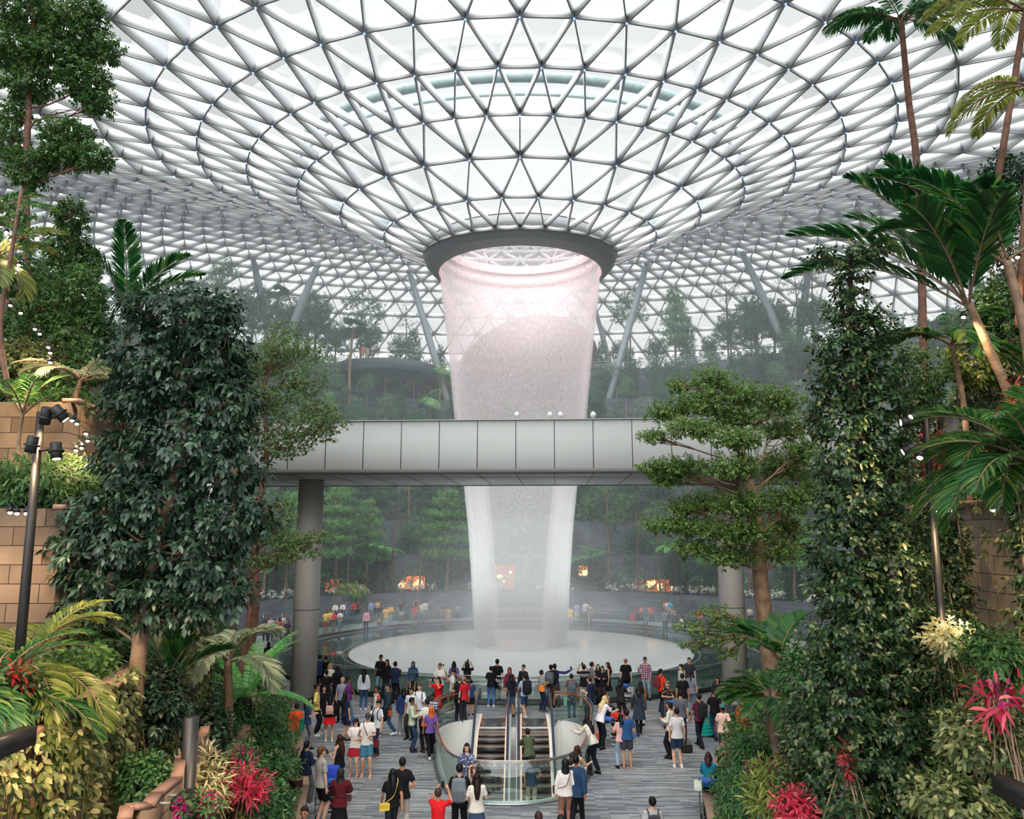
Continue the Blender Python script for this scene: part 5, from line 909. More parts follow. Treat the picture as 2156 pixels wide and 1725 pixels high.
def shirt(p, kind):
    k = ('shirt', p, kind)
    if k in MC: return MC[k]
    J = joints(p); b = MB(); low = {'jacket': -.14, 'tee': -.09, 'long': -.08, 'tank': -.06, 'cape': -.12, 'tunic': -.36}[kind]; torso(b, J, .016 if kind != 'jacket' else .028, low if 'sit' not in POSE[p] else -.04, .475 if kind == 'tank' else .495, .2)
    for s in 'lr':
        sh, el, wr = J['sh'+s], J['el'+s], J['wr'+s]; g = .02 if kind != 'jacket' else .03
        if kind != 'tank': limb(b, [J['neck']-J['up']*.035, sh+V3(0, 0, .006)], [.052, .05])
        if kind != 'tank': b.ell(sh, (.058, .062, .058)); limb(b, [sh, sh+(el-sh)*(.72 if kind == 'tee' else 1)], [.054, .044+g*.8, .044+g])
        if kind in ('long', 'jacket', 'cape', 'tunic'): limb(b, [el, el+(wr-el)*.93], [.037+g, .035+g, .028+g])
        if kind == 'cape': limb(b, [sh, el], [.09, .11])
    MC[k] = remesh(b, .014, 'shirt', 4); return MC[k]
def bottom(p, kind):
    k = ('bottom', p, kind)
    if k in MC: return MC[k]
    J = joints(p); b = MB(); sit = 'sit' in POSE[p]; torso(b, J, .006, -.07, .07)
    if kind in ('trousers', 'jeans', 'shorts'):
        for s in 'lr':
            h, kn, a = J['h'+s], J['k'+s], J['a'+s]; b.ell(h, (.088, .096, .1))
            if kind == 'shorts': limb(b, [h, h+(kn-h)*.85], [.092, .098, .098])
            else: g = .022 if kind == 'trousers' else .013; limb(b, [h, kn], [.09, .08, .055+g]); b.ell(kn, (.055+g,)*3); limb(b, [kn, kn+(a-kn)*.97], [.055+g, .05+g, .04+g])
    else:
        n = 20; an = np.arange(n)*2*PI/n; L_ = {'skirt': .42, 'miniskirt': .3, 'gown': .86}[kind]; V = []; c0 = J['hip']; cf = (J['al']+J['ar'])/2
        kc = (J['kl']+J['kr'])/2
        for t in np.linspace(0, 1, 7):
            if sit: c = c0+(kc-c0)*min(1, t*1.6)+(V3(0, 0, -.35)*max(0, t*1.6-1)); rx, ry = .17+.05*t, .12+.02*t
            else: c = c0+V3(0, (cf[1]-c0[1])*t*L_*.9, .02-(L_+.02)*t); rx, ry = .148+.092*t+(.05*t if kind == 'gown' else 0), .098+.117*t+(.06*t if kind == 'gown' else 0)
            wv = 1+.04*np.sin(an*6)*t; V.append(c+np.c_[np.cos(an)*rx*wv, np.sin(an)*ry*wv, np.zeros(n)])
        V = np.concatenate(V); i = np.arange(n); F_ = np.concatenate([np.c_[q*n+i, (q+1)*n+i, (q+1)*n+(i+1) % n, q*n+(i+1) % n] for q in range(6)]); b0 = b.n; b.add(V, F_); b.f.append((np.array([list(range(n))])+b0, 0)); b.f.append((np.array([list(range(6*n, 7*n))[::-1]])+b0, 0))
    MC[k] = remesh(b, .0145, kind, 3); return MC[k]
def hair(p, kind):
    k = ('hair', POSE[p].get('hd', 0), POSE[p].get('ln', 0), 'sit' in POSE[p], POSE[p].get('sit', 0), kind)
    if k in MC: return MC[k]
    J = joints(p); b = MB(); Rm = hframe(J); h = J['head']; T_ = lambda v: h+Rm@V3(*v); dn = -J['up']
    if kind == 'hijab':
        b.ell(T_((0, -.018, .022)), (.096, .1, .118), 14, 10, rot=Rm); b.tube([T_((0, -.02, -.02)), T_((0, -.01, -.12)), J['neck']-J['up']*.1+J['fw']*.02], [.075, .085, .13], 14, sq=1.15)
    elif kind == 'cap':
        b.ell(T_((0, -.008, .045)), (.082, .099, .082), 14, 10, rot=Rm); b.tube([T_((0, .06, .05)), T_((0, .15, .035))], [.05, .045], 10, sq=.25)
    elif kind == 'fringe': b.ell(T_((0, -.025, .02)), (.079, .082, .09), 12, 8, rot=Rm)
    else:
        b.ell(T_((0, -.024, .036)), (.084, .095, .1), 14, 10, rot=Rm); b.ell(T_((0, .03, .082)), (.06, .055, .04), 10, 8, rot=Rm)
        if kind in ('long', 'bob'):
            L_ = .42 if kind == 'long' else .2; q = T_((0, -.04, -.02)); b.tube([q, q+dn*.1-J['fw']*.045, q+dn*L_*.6-J['fw']*.085, q+dn*L_-J['fw']*.08], [.078, .085, .08, .045], 12, sq=1.0)
            for e in (-1, 1): b.tube([T_((e*.066, 0, .02)), T_((e*.082, .0, -.07)), T_((e*.085, -.02, -.17 if kind == 'long' else -.12))], [.03, .032, .02], 8)
        if kind == 'pony': q = T_((0, -.11, .03)); b.ell(q, (.035,)*3); b.tube([q, q-J['fw']*.04+dn*.1, q-J['fw']*.03+dn*.3], [.035, .038, .012], 8)
        if kind == 'bun': b.ell(T_((0, -.11, .06)), (.045,)*3)
    MC[k] = remesh(b, .011, 'hair', 2); return MC[k]
def shoe(p, s):
    k = ('shoe', p, s)
    if k in MC: return MC[k]
    J = joints(p); a = J['a'+s]; b = MB(); tz = -.0
    b.tube([a+V3(0, -.05, -.035), a+V3(0, .03, -.03), a+V3(0, .12, -.05), a+V3(0, .19, -.058)], [.036, .046, .036, .022], 10); b.ell(a+V3(0, -.02, -.02), (.042, .05, .045)); b.box(a+V3(0, .065, -.068), (.075, .26, .018))
    MC[k] = remesh(b, .011, 'shoe', 2); return MC[k]
def face(p):
    k = ('face', p)
    if k in MC: return MC[k]
    J = joints(p); Rm = hframe(J); h = J['head']; T_ = lambda v: h+Rm@V3(*v); b = MB()
    for e in (-1, 1): b.ell(T_((e*.03, .079, .012)), (.012, .008, .007), 8, 6, rot=Rm); b.tube([T_((e*.015, .086, .034)), T_((e*.045, .076, .034))], .0045, 5)
    b.ell(T_((0, .088, -.052)), (.02, .004, .004), 8, 4, rot=Rm); MC[k] = b.mesh('face', [None], True); return MC[k]
CM = {}
def cmat(col, rough=.85, chk=None):
    k = (col, rough, chk)
    if k not in CM:
        CM[k] = mat('cloth_%d' % len(CM), srgb(*col), rough, 0, .1, 9., spec=.2)
        if chk:
            m = CM[k]; nt = m.node_tree; L = nt.links.new; pr_ = [n for n in nt.nodes if n.type == 'BSDF_PRINCIPLED'][0]; t = N(nt, 'TexCoord'); sp = N(nt, 'SeparateXYZ'); L(t.outputs['Object'], sp.inputs[0])
            def stripe(ax, f):
                a = N(nt, 'Math', operation='MULTIPLY'); a.inputs[1].default_value = f; L(sp.outputs[ax], a.inputs[0]); s = N(nt, 'Math', operation='SINE'); L(a.outputs[0], s.inputs[0]); g = N(nt, 'Math', operation='GREATER_THAN'); g.inputs[1].default_value = .35; L(s.outputs[0], g.inputs[0]); return g
            g = stripe(2, 75 if chk[0] == 'plaid' else 50)
            if chk[0] == 'plaid': g2 = stripe(0, 75); ad = N(nt, 'Math', operation='MAXIMUM'); L(g.outputs[0], ad.inputs[0]); L(g2.outputs[0], ad.inputs[1]); g = ad
            if chk[0] == 'floral': nz_ = N(nt, 'TexVoronoi'); nz_.inputs['Scale'].default_value = 18; L(t.outputs['Object'], nz_.inputs[0]); g = N(nt, 'Math', operation='LESS_THAN'); g.inputs[1].default_value = .35; L(nz_.outputs[0], g.inputs[0])
            if chk[0] == 'lower': g = N(nt, 'Math', operation='LESS_THAN'); g.inputs[1].default_value = 1.1; L(sp.outputs[2], g.inputs[0])
            if chk[0] == 'chest': g1_ = N(nt, 'Math', operation='GREATER_THAN'); g1_.inputs[1].default_value = 1.22; L(sp.outputs[2], g1_.inputs[0]); g2 = stripe(2, 120); ad = N(nt, 'Math', operation='MULTIPLY'); L(g1_.outputs[0], ad.inputs[0]); L(g2.outputs[0], ad.inputs[1]); g3 = N(nt, 'Math', operation='LESS_THAN'); g3.inputs[1].default_value = 1.36; L(sp.outputs[2], g3.inputs[0]); g = N(nt, 'Math', operation='MULTIPLY'); L(ad.outputs[0], g.inputs[0]); L(g3.outputs[0], g.inputs[1])
            if chk[0] == 'sleeve': ab = N(nt, 'Math', operation='ABSOLUTE'); L(sp.outputs[0], ab.inputs[0]); g = N(nt, 'Math', operation='GREATER_THAN'); g.inputs[1].default_value = .155; L(ab.outputs[0], g.inputs[0])
            mx = N(nt, 'Mix', data_type='RGBA'); mx.inputs[7].default_value = (*srgb(*chk[1]), 1); old = pr_.inputs[0].links[0].from_socket; L(g.outputs[0], mx.inputs[0]); L(old, mx.inputs[6]); L(mx.outputs[2], pr_.inputs[0])
    return CM[k]
SK = dict(a=(214, 168, 140), b=(186, 134, 104), c=(140, 92, 70), d=(92, 60, 48), w=(226, 184, 160))
def om(o, m): o.material_slots[0].link = 'OBJECT'; o.material_slots[0].material = m; return o
PEOPLE = []
def person(label, pos, rz, p, h, top, bot, hr, hc=(22, 18, 18), sk='b', sho=(40, 38, 40), group=None, fine=True):
    s = h/1.70; o = link('person', body(p), None, pos); om(o, cmat(SK[sk], .55)); o.rotation_euler = (0, 0, math.radians(rz)); o.scale = (s, s, s); tag(o, label, 'person', group)
    k, col = top[0], top[1]; om(link({'jacket': 'jacket', 'cape': 'cape', 'tank': 'vest_top', 'tunic': 'tunic'}.get(k, 'shirt'), shirt(p, k), o), cmat(col, .85, top[2] if len(top) > 2 else None))
    om(link({'skirt': 'skirt', 'miniskirt': 'skirt', 'gown': 'long_dress'}.get(bot[0], bot[0]), bottom(p, bot[0]), o), cmat(bot[1]))
    if hr: om(link({'hijab': 'headscarf', 'cap': 'cap'}.get(hr, 'hair'), hair(p, hr), o), cmat(hc, .5))
    if hr == 'cap': om(link('hair', hair(p, 'fringe'), o), cmat((24, 20, 20), .5))
    for q in 'lr': om(link('shoe', shoe(p, q), o), cmat(sho, .6))
    if fine: om(link('face', face(p), o), cmat((40, 24, 22), .6))
    PEOPLE.append(o); return o
BK, NV, WH, GY, DK, JN, DN = (24, 24, 27), (32, 40, 66), (226, 224, 220), (150, 150, 152), (40, 42, 48), (58, 84, 118), (50, 66, 92)
BE, MR, RD, OR = (196, 184, 166), (92, 26, 36), (208, 32, 32), (226, 92, 36)
T = 'tee'; L2 = 'long'; TR = 'trousers'; J_ = 'jeans'; SHT = 'shorts'
NEAR = [ # head-top px, py, facing, pose, height, top, bottom, hair, hair colour, skin, shoes, label, z
(648,1560,-30,'phone',1.62,(L2,NV),(TR,(104,104,106)),'pony',BK,'a',WH,'woman in navy top and grey trousers raising a white phone near the litter bin'),
(678,1572,-50,'stand',1.84,(T,(172,168,162)),(SHT,BK),'short',(110,70,48),'w',BK,'tall brown-haired man in grey T-shirt and black shorts beside the luggage trolley'),
(715,1547,60,'phone',1.68,('tank',BK),(J_,JN),'long',(58,34,28),'a',BK,'woman in black racerback vest with long brown hair looking at her phone'),
(718,1618,0,'push',1.60,('cape',MR),('gown',BK),'hijab',(46,44,40),'b',BK,'woman in dark headscarf and maroon cape over a long black dress'),
(641,1699,180,'stand',1.70,(L2,NV),(TR,BK),'short',(40,34,32),'b',BK,'man facing the camera, only his head and shoulders above the bottom edge, left'),
(827,1619,20,'walk',1.64,(T,BK),(J_,DK),'long',BK,'b',BK,'long-haired woman in black with a yellow crossbody bag'),
(848,1595,0,'ease',1.78,(T,BK),(TR,(190,180,170)),'short',BK,'b',BK,'man in black T-shirt and beige trousers beside the yellow-bag woman'),
(923,1660,-10,'photo',1.62,(T,(214,30,38)),(TR,DK),'short',(60,50,48),'b',BK,'man in bright red shirt photographing over his head at the bottom edge'),
(968,1608,0,'hold',1.78,(T,BK),(TR,BK),'short',BK,'a',BK,'man in black with his back turned, grey drawstring bag on it'),
(1004,1628,10,'hold',1.64,(T,(214,206,194)),('skirt',DN),'long',(34,24,22),'a',BK,'woman in cream top and denim skirt carrying a small child'),
(983,1566,180,'hold',1.62,(T,(70,80,110),('floral',(190,190,200))),('skirt',(40,44,60)),'long',(40,26,22),'a',BK,'smiling long-haired woman in patterned blouse facing us at the curved rail'),
(908,1488,20,'walk',1.58,(T,(112,84,156)),(TR,BK),'hijab',(214,98,40),'b',WH,'woman in purple T-shirt with an orange headscarf left of the balustrade'),
(868,1469,-85,'hold',1.70,(L2,(188,198,172)),(J_,(44,62,92)),'short',BK,'c',BK,'man in pale green shirt and jeans holding papers'),
(899,1472,40,'hold',1.66,(T,(226,222,214),('lower',(232,110,40))),(TR,BK),'short',BK,'b',MR,'man in white and orange shirt facing the pale green shirt man'),
(883,1440,175,'hold',1.76,(L2,(222,224,230)),(TR,DK),'short',(70,64,62),'a',BK,'man in white shirt with dark rucksack straps facing the camera'),
(866,1448,150,'stand',1.72,(T,(216,216,220)),(TR,DK),'short',BK,'b',BK,'dark-haired man in white shirt squeezed behind the papers man'),
(911,1461,150,'stand',1.66,(T,(206,208,214),('plaid',(70,76,100))),(TR,DK),'short',(30,24,22),'d',WH,'dark-skinned man in striped shirt behind the orange and white shirt'),
(850,1449,10,'stand',1.58,('jacket',(40,56,104)),(TR,(128,128,130)),'bob',BK,'b',WH,'person in navy blue jacket and grey trousers seen from behind'),
(817,1440,130,'walk',1.78,('jacket',(36,54,66)),(J_,(52,88,116)),'short',BK,'b',WH,'bearded man in dark teal jacket and jeans walking left'),
(794,1444,120,'ease',1.74,(T,(226,218,206),('sleeve',(206,92,78))),(TR,BK),'short',BK,'c',BK,'man in cream raglan shirt with red sleeves and a black crossbody strap'),
(798,1474,140,'point',1.70,(T,(214,216,222)),(TR,(28,34,56)),'short',BK,'a',(96,50,44),'young man in white polo and navy trousers raising one hand'),
(775,1501,185,'lookup',1.78,(T,(232,226,220)),(SHT,(66,120,144)),'cap',(60,62,70),'a',(210,160,130),'tall man in white T-shirt and blue-green shorts gazing up'),
(750,1513,175,'lookup',1.62,(T,(236,228,222)),('miniskirt',(170,36,50)),'long',(40,26,26),'a',(190,140,120),'woman in white T-shirt and short red skirt gazing up'),
(625,1481,10,'stand',1.64,(T,(236,84,34)),(TR,(110,84,70)),'short',BK,'b',BK,'person in vivid orange shirt at the left edge of the floor with a green bag'),
(651,1470,-60,'phone',1.62,(T,(50,66,104)),(TR,(132,134,138)),'pony',BK,'a',BK,'long-haired woman in blue shirt and grey trousers looking at a phone'),
(668,1440,-80,'ease',1.76,(L2,(232,206,118)),(TR,(28,30,40)),'short',BK,'b',WH,'man in yellow sweater with a black sling bag'),
(683,1444,180,'stand',1.60,(L2,BK),(SHT,GY),'bob',BK,'a',WH,'girl in black top facing us behind the yellow sweater man'),
(696,1458,10,'stand',1.62,(L2,BK),('miniskirt',(222,30,36)),'long',BK,'a',WH,'woman in black top and short red skirt wearing a pink rucksack'),
(721,1427,170,'stand',1.62,(T,(140,146,160)),(TR,BK),'short',(206,166,110),'a',BK,'fair-haired person in grey shirt behind the red-skirt woman'),
(735,1426,-100,'walk',1.64,(T,(118,50,120)),(J_,(74,110,140)),'short',BK,'c',(50,90,130),'woman in purple T-shirt and cropped jeans stepping right'),
(728,1458,-40,'stand',1.60,(T,(34,42,62)),(SHT,(42,54,84)),'long',BK,'a',BK,'person in dark blue shirt and shorts with bare legs and black slip-ons'),
(767,1408,5,'stand',1.62,(L2,(206,214,218)),(J_,(56,86,122)),'long',(26,20,24),'a',WH,'woman with very long black hair in white top and jeans at the pool glass'),
(711,1403,20,'stand',1.62,(L2,BK),('skirt',BK),'long',BK,'b',BK,'long-haired woman all in black beside the pool glass, left'),
(695,1397,180,'stand',1.66,(T,(224,218,210)),(TR,GY),'bob',(180,150,100),'a',BK,'light-haired person in white top near the left column'),
(688,1411,10,'hold',1.66,(T,BK),(TR,BK),'short',BK,'b',BK,'person in black beside the light-haired person near the left column'),
(674,1379,0,'stand',1.74,(T,(44,62,98)),(TR,BK),'short',BK,'b',BK,'man in dark blue shirt right beside the left bridge column'),
(687,1381,0,'stand',1.70,(T,BK),(TR,BK),'short',BK,'b',BK,'second dark-clad man beside the left bridge column'),
(802,1379,175,'stand',1.78,(T,(22,22,26)),(J_,(110,150,160)),'short',BK,'c',BK,'tall man in black T-shirt and faded jeans leaning by the pool glass'),
(815,1389,160,'stand',1.64,(L2,BK),(J_,(34,42,56)),'long',BK,'b',BK,'woman in black next to the man in faded jeans'),
(833,1393,-20,'phone',1.72,(L2,(34,42,72)),(TR,BK),'short',BK,'b',BK,'man in navy shirt filming the waterfall, left part of the rail'),
(870,1393,180,'stand',1.60,(L2,(66,92,124)),('gown',BK),'hijab',(56,66,84),'b',BK,'woman in denim-blue blouse and grey headscarf with her back to the pool'),
(926,1397,160,'hold',1.72,(T,(224,220,208)),(TR,BK),'short',(70,50,46),'b',BK,'man in cream T-shirt holding a toddler at the pool glass'),
(923,1426,150,'photo',1.62,(T,(216,22,30)),('skirt',(216,22,30)),'bob',BK,'a',BK,'woman in red dress taking a photograph'),
(956,1393,0,'stand',1.62,(T,(112,90,140)),(TR,BK),'long',BK,'b',BK,'long-haired woman in mauve top at the pool glass'),
(955,1409,95,'point',1.68,(T,(220,220,212)),(TR,(126,110,90)),'short',BK,'b',WH,'man in white T-shirt and khaki trousers stretching an arm left'),
(984,1393,0,'photo',1.70,(T,BK),(TR,BK),'bob',BK,'b',BK,'woman in black photographing the waterfall with raised arms'),
(968,1423,0,'stand',1.70,(T,(26,28,32)),(TR,(30,32,38)),'fringe',(110,80,66),'a',BK,'balding man in black behind the curved rail, seen from behind'),
(978,1425,40,'stand',1.66,(T,(190,30,48)),(TR,DK),'fringe',(130,80,60),'a',BK,'person in crimson shirt beside the balding man'),
(992,1431,10,'stand',1.36,(T,(44,66,110)),(SHT,DK),'short',BK,'b',BK,'child in blue shirt beside the person in crimson'),
(1034,1403,-10,'hold',1.62,(T,BK),(J_,(72,110,156)),'bun',BK,'a',WH,'woman in black top and light jeans left of the tall man at the rail'),
(1047,1388,5,'stand',1.80,(T,(20,20,22)),(SHT,(24,24,28)),'short',BK,'b',BK,'tall man in black T-shirt and long black shorts at the centre of the rail'),
(1073,1406,180,'stand',1.62,(L2,(120,44,62)),(TR,(120,108,86)),'hijab',(110,44,50),'b',BK,'woman in a red headscarf facing us at the centre of the rail'),
(1076,1420,15,'ease',1.60,(T,(26,28,38)),(SHT,(78,102,130)),'bob',BK,'b',BK,'person in black top and denim shorts above the escalators'),
(1102,1400,150,'stand',1.66,(L2,(44,36,44)),(TR,(40,40,50)),'short',BK,'b',BK,'curly-haired person in dark top right of the headscarfed woman'),
(1104,1419,30,'walk',1.64,(T,(170,182,202)),(SHT,(52,74,110)),'short',BK,'a',WH,'boy in light blue shirt and denim shorts walking with a big black rucksack'),
(1141,1411,-60,'phone',1.62,(T,(148,148,146),('lower',(238,132,44))),(TR,(34,42,66)),'short',BK,'b',(90,80,76),'boy in grey and orange T-shirt and navy trousers, arms bent'),
(1160,1400,-20,'stand',1.70,(T,(60,60,70)),(SHT,(96,78,66)),'short',BK,'c',BK,'man with an orange neck scarf and full rucksack near the centre rail'),
(1168,1398,-20,'selfie',1.72,(L2,(54,52,110)),(TR,(60,54,50)),'short',BK,'c',BK,'man in violet-blue shirt reaching out for a selfie'),
(1203,1419,0,'stand',1.64,(T,(150,70,60),('plaid',(60,40,50))),(J_,(50,86,110)),'short',BK,'b',DK,'person in checked shirt and jeans carrying a grey rucksack behind the rail'),
(1229,1400,5,'photo',1.70,(T,(24,22,26),('chest',(214,196,186))),(TR,BE),'short',BK,'b',DK,'man in black T-shirt with pale stripes photographing the waterfall'),
(1240,1425,60,'phone',1.68,(T,(34,42,70)),(TR,DK),'short',(52,40,38),'a',BK,'man with glasses in navy polo reading beside the curved rail, right'),
(1247,1394,-70,'phone',1.72,(T,(122,120,128)),(TR,(46,60,62)),'short',BK,'b',BK,'man in grey T-shirt turning to the girls at the rail'),
(1259,1399,180,'phone',1.62,(L2,(24,24,26)),(TR,BK),'long',BK,'a',BK,'long-haired girl in black facing us, left one of the pair at the rail'),
(1268,1403,160,'hold',1.58,(L2,(28,24,30)),(TR,(52,34,42)),'long',BK,'a',BK,'shorter girl in black between the pair and the black-dress woman'),
(1279,1395,95,'stand',1.64,('tank',(22,22,26)),('skirt',(26,26,32)),'long',(60,36,34),'a',(160,60,60),'slim woman in a sleeveless black dress facing left'),
(1317,1386,5,'stand',1.80,(T,(22,22,26)),(TR,(24,26,30)),'fringe',(150,100,86),'a',BK,'bald heavy man in black shirt and trousers standing at the rail'),
(1358,1384,178,'ease',1.78,(L2,(216,200,214),('plaid',(120,36,62))),(J_,(136,148,158)),'short',BK,'b',BK,'man in red and white checked shirt leaning back on the pool rail'),
(1307,1429,-30,'push',1.66,(T,(36,34,38)),(TR,(50,32,34)),'bob',BK,'d',MR,'dark-skinned woman in black bending to a luggage trolley'),
(1391,1409,-60,'hold',1.68,(T,(232,64,34)),(TR,(24,24,30)),'short',BK,'b',DK,'man in orange-red T-shirt with a small maroon rucksack'),
(1348,1435,30,'stand',1.60,(L2,(214,124,40)),(TR,(210,206,200)),'long',BK,'b',BK,'woman with an orange shawl over white trousers'),
(1344,1446,0,'walk',1.66,('tunic',(46,54,68)),(J_,(26,30,40)),'bob',(34,30,34),'b',BK,'woman in dark slate tunic and black leggings walking away'),
(1405,1434,170,'phone',1.64,(T,(26,24,26),('floral',(180,140,110))),(TR,DK),'cap',(120,120,118),'a',(130,72,46),'person in grey cap and black patterned shirt bending to a phone'),
(1436,1418,5,'stand',1.76,(T,(24,24,26)),(TR,(110,104,88)),'short',BK,'b',WH,'broad man in black T-shirt and khaki trousers, right of the floor'),
(1454,1414,-15,'stand',1.66,(T,(128,132,148)),(TR,(140,146,160)),'pony',BK,'a',BK,'woman in pale grey-blue outfit with a ponytail'),
(1433,1399,100,'ease',1.70,(L2,(204,206,200)),(TR,DK),'short',BK,'a',BK,'man in white shirt leaning over the pool rail, right'),
(1451,1385,175,'stand',1.74,(T,(58,60,70)),(TR,DK),'short',(80,44,40),'a',BK,'reddish-haired man in dark grey T-shirt facing us at the right of the rail'),
(1274,1465,-50,'lean',1.72,(T,(222,216,220)),(TR,(24,28,32)),'long',(214,186,130),'w',BK,'blonde woman in white top and black trousers leaning to a luggage cart'),
(1234,1506,45,'lean',1.70,(L2,(212,204,192)),(TR,(26,30,40)),'long',(24,20,24),'a',BK,'long-haired woman in cream blouse bending over the balustrade, right'),
(1319,1494,0,'stand',1.72,(T,(44,82,130)),(SHT,(72,72,80)),'short',BK,'b',(190,130,100),'man in blue T-shirt, grey shorts and sandals with his back to us'),
(1306,1503,20,'hold',1.58,(T,(220,170,164)),(J_,(150,170,186)),'bob',BK,'b',BK,'woman in pale pink partly hidden by the man in blue'),
(1408,1478,60,'phone',1.72,(L2,(218,212,198)),(TR,(24,26,32)),'short',BK,'b',BK,'man in cream shirt lifting a phone to his ear'),
(1424,1491,5,'stand',1.74,(T,(212,206,204)),(SHT,(44,64,90)),'short',BK,'a',WH,'man in light T-shirt, navy shorts and white sneakers holding a black bag'),
(1432,1454,-15,'stand',1.74,(T,(96,98,108)),(TR,DK),'short',BK,'a',BK,'man in slate grey T-shirt behind the white sneakers man'),
(1471,1461,20,'walk',1.72,(T,(92,36,54)),(TR,(26,28,34)),'short',BK,'b',BK,'man in maroon shirt with black rucksack walking beside the teal suitcase'),
(1502,1451,15,'walk',1.68,(T,(24,24,28)),(J_,(34,50,80)),'short',BK,'b',BK,'person in black T-shirt and dark jeans pulling the teal suitcase'),
(1521,1484,5,'walk',1.66,(T,(238,196,178)),(TR,(26,34,50)),'cap',(28,120,124),'c',BK,'man in peach shirt and teal cap by the right planting'),
(1537,1453,160,'stand',1.72,(T,(70,74,80),('chest',(226,220,214))),(TR,(40,50,56)),'short',(60,40,34),'c',BK,'man in dark shirt with white shoulders facing us near the right column'),
(1563,1473,140,'stand',1.56,(L2,(216,96,48)),('skirt',(190,80,50)),'bob',(60,40,36),'b',BK,'woman in orange at the right planting edge'),
(1519,1435,150,'hold',1.28,(T,(232,210,206)),('skirt',(232,210,206)),'pony',BK,'a',BK,'small girl in a pale pink dress at the right column'),
(1510,1426,150,'stand',1.60,(L2,(34,34,40)),(TR,BK),'bob',BK,'b',BK,'dark-clad woman behind the girl in pink'),
(1491,1584,-20,'push',1.60,(L2,(24,112,140)),(TR,BK),'bob',(60,36,40),'a',BK,'woman in teal cardigan leaning on a luggage cart, bottom right'),
(1373,1678,0,'stand',1.66,(T,(160,160,160)),(TR,DK),'bun',BK,'a',BK,'dark-haired person in grey top with shoulder straps at the bottom edge'),
(1134,1709,0,'stand',1.68,(T,DK),(TR,DK),'short',(60,36,36),'a',BK,'brown-haired head just showing at the bottom edge, below the escalators'),
(1181,1716,0,'stand',1.66,(T,DK),(TR,DK),'bob',BK,'a',BK,'dark head barely showing at the bottom edge beside the brown-haired one'),
(1213,1591,-15,'walk',1.72,('jacket',(34,58,86)),(J_,(20,20,24)),'bun',BK,'c',BK,'woman in blue denim jacket over white, black trousers, hair tied up'),
(1190,1598,5,'stand',1.66,(L2,(214,206,200)),(TR,(150,104,90)),'hijab',BK,'b',(100,60,50),'woman in black headscarf, cream cardigan and wide brown trousers'),
(1207,1583,-30,'lean',1.64,(T,(216,206,198)),(TR,DK),'bob',(50,34,32),'a',BK,'dark-haired woman leaning on the balustrade behind the denim jacket'),
(1216,1570,-40,'lean',1.62,('tank',(190,130,110)),(TR,DK),'long',(56,30,28),'a',BK,'brown long-haired girl farthest along the balustrade, right'),
(579,1394,5,'stand',1.68,(T,BK),(TR,BK),'short',BK,'b',BK,'person in black standing left of the left bridge column'),
(566,1352,20,'stand',1.62,(T,(60,40,50)),(SHT,BK),'bob',BK,'b',WH,'person in dark red top and black shorts by the far left railing'),
]
ES = lambda Y: -(30.-Y-.9)*.5
for r in NEAR:
    px, py, fc, p, h, top, bot, hr, hc, sk, sho, lab = r; q = on(px, py, h*(joints(p)['head'][2]+.12)/1.70/1.0*1.0)
    off = joints(p)['head'][1]*h/1.7; a = math.radians(fc); pos = Vector((q.x+math.sin(a)*off, q.y-math.cos(a)*off, 0)); 
    person(lab, pos, fc, p, h, top, bot, hr, hc, sk, sho)
person('man in navy T-shirt with white stripes riding down the right escalator', (.33, 26.0, ES(26.0)), 180-180, 'ease', 1.72, (T, (40,62,90), ('chest', (214,206,196))), (TR, BE), 'short', BK, 'b')
person('person in olive jacket below the striped shirt man on the right escalator', (.25, 27.2, ES(27.2)), 10, 'lean', 1.68, ('jacket', (74,84,64)), (TR, DK), 'short', BK, 'b')
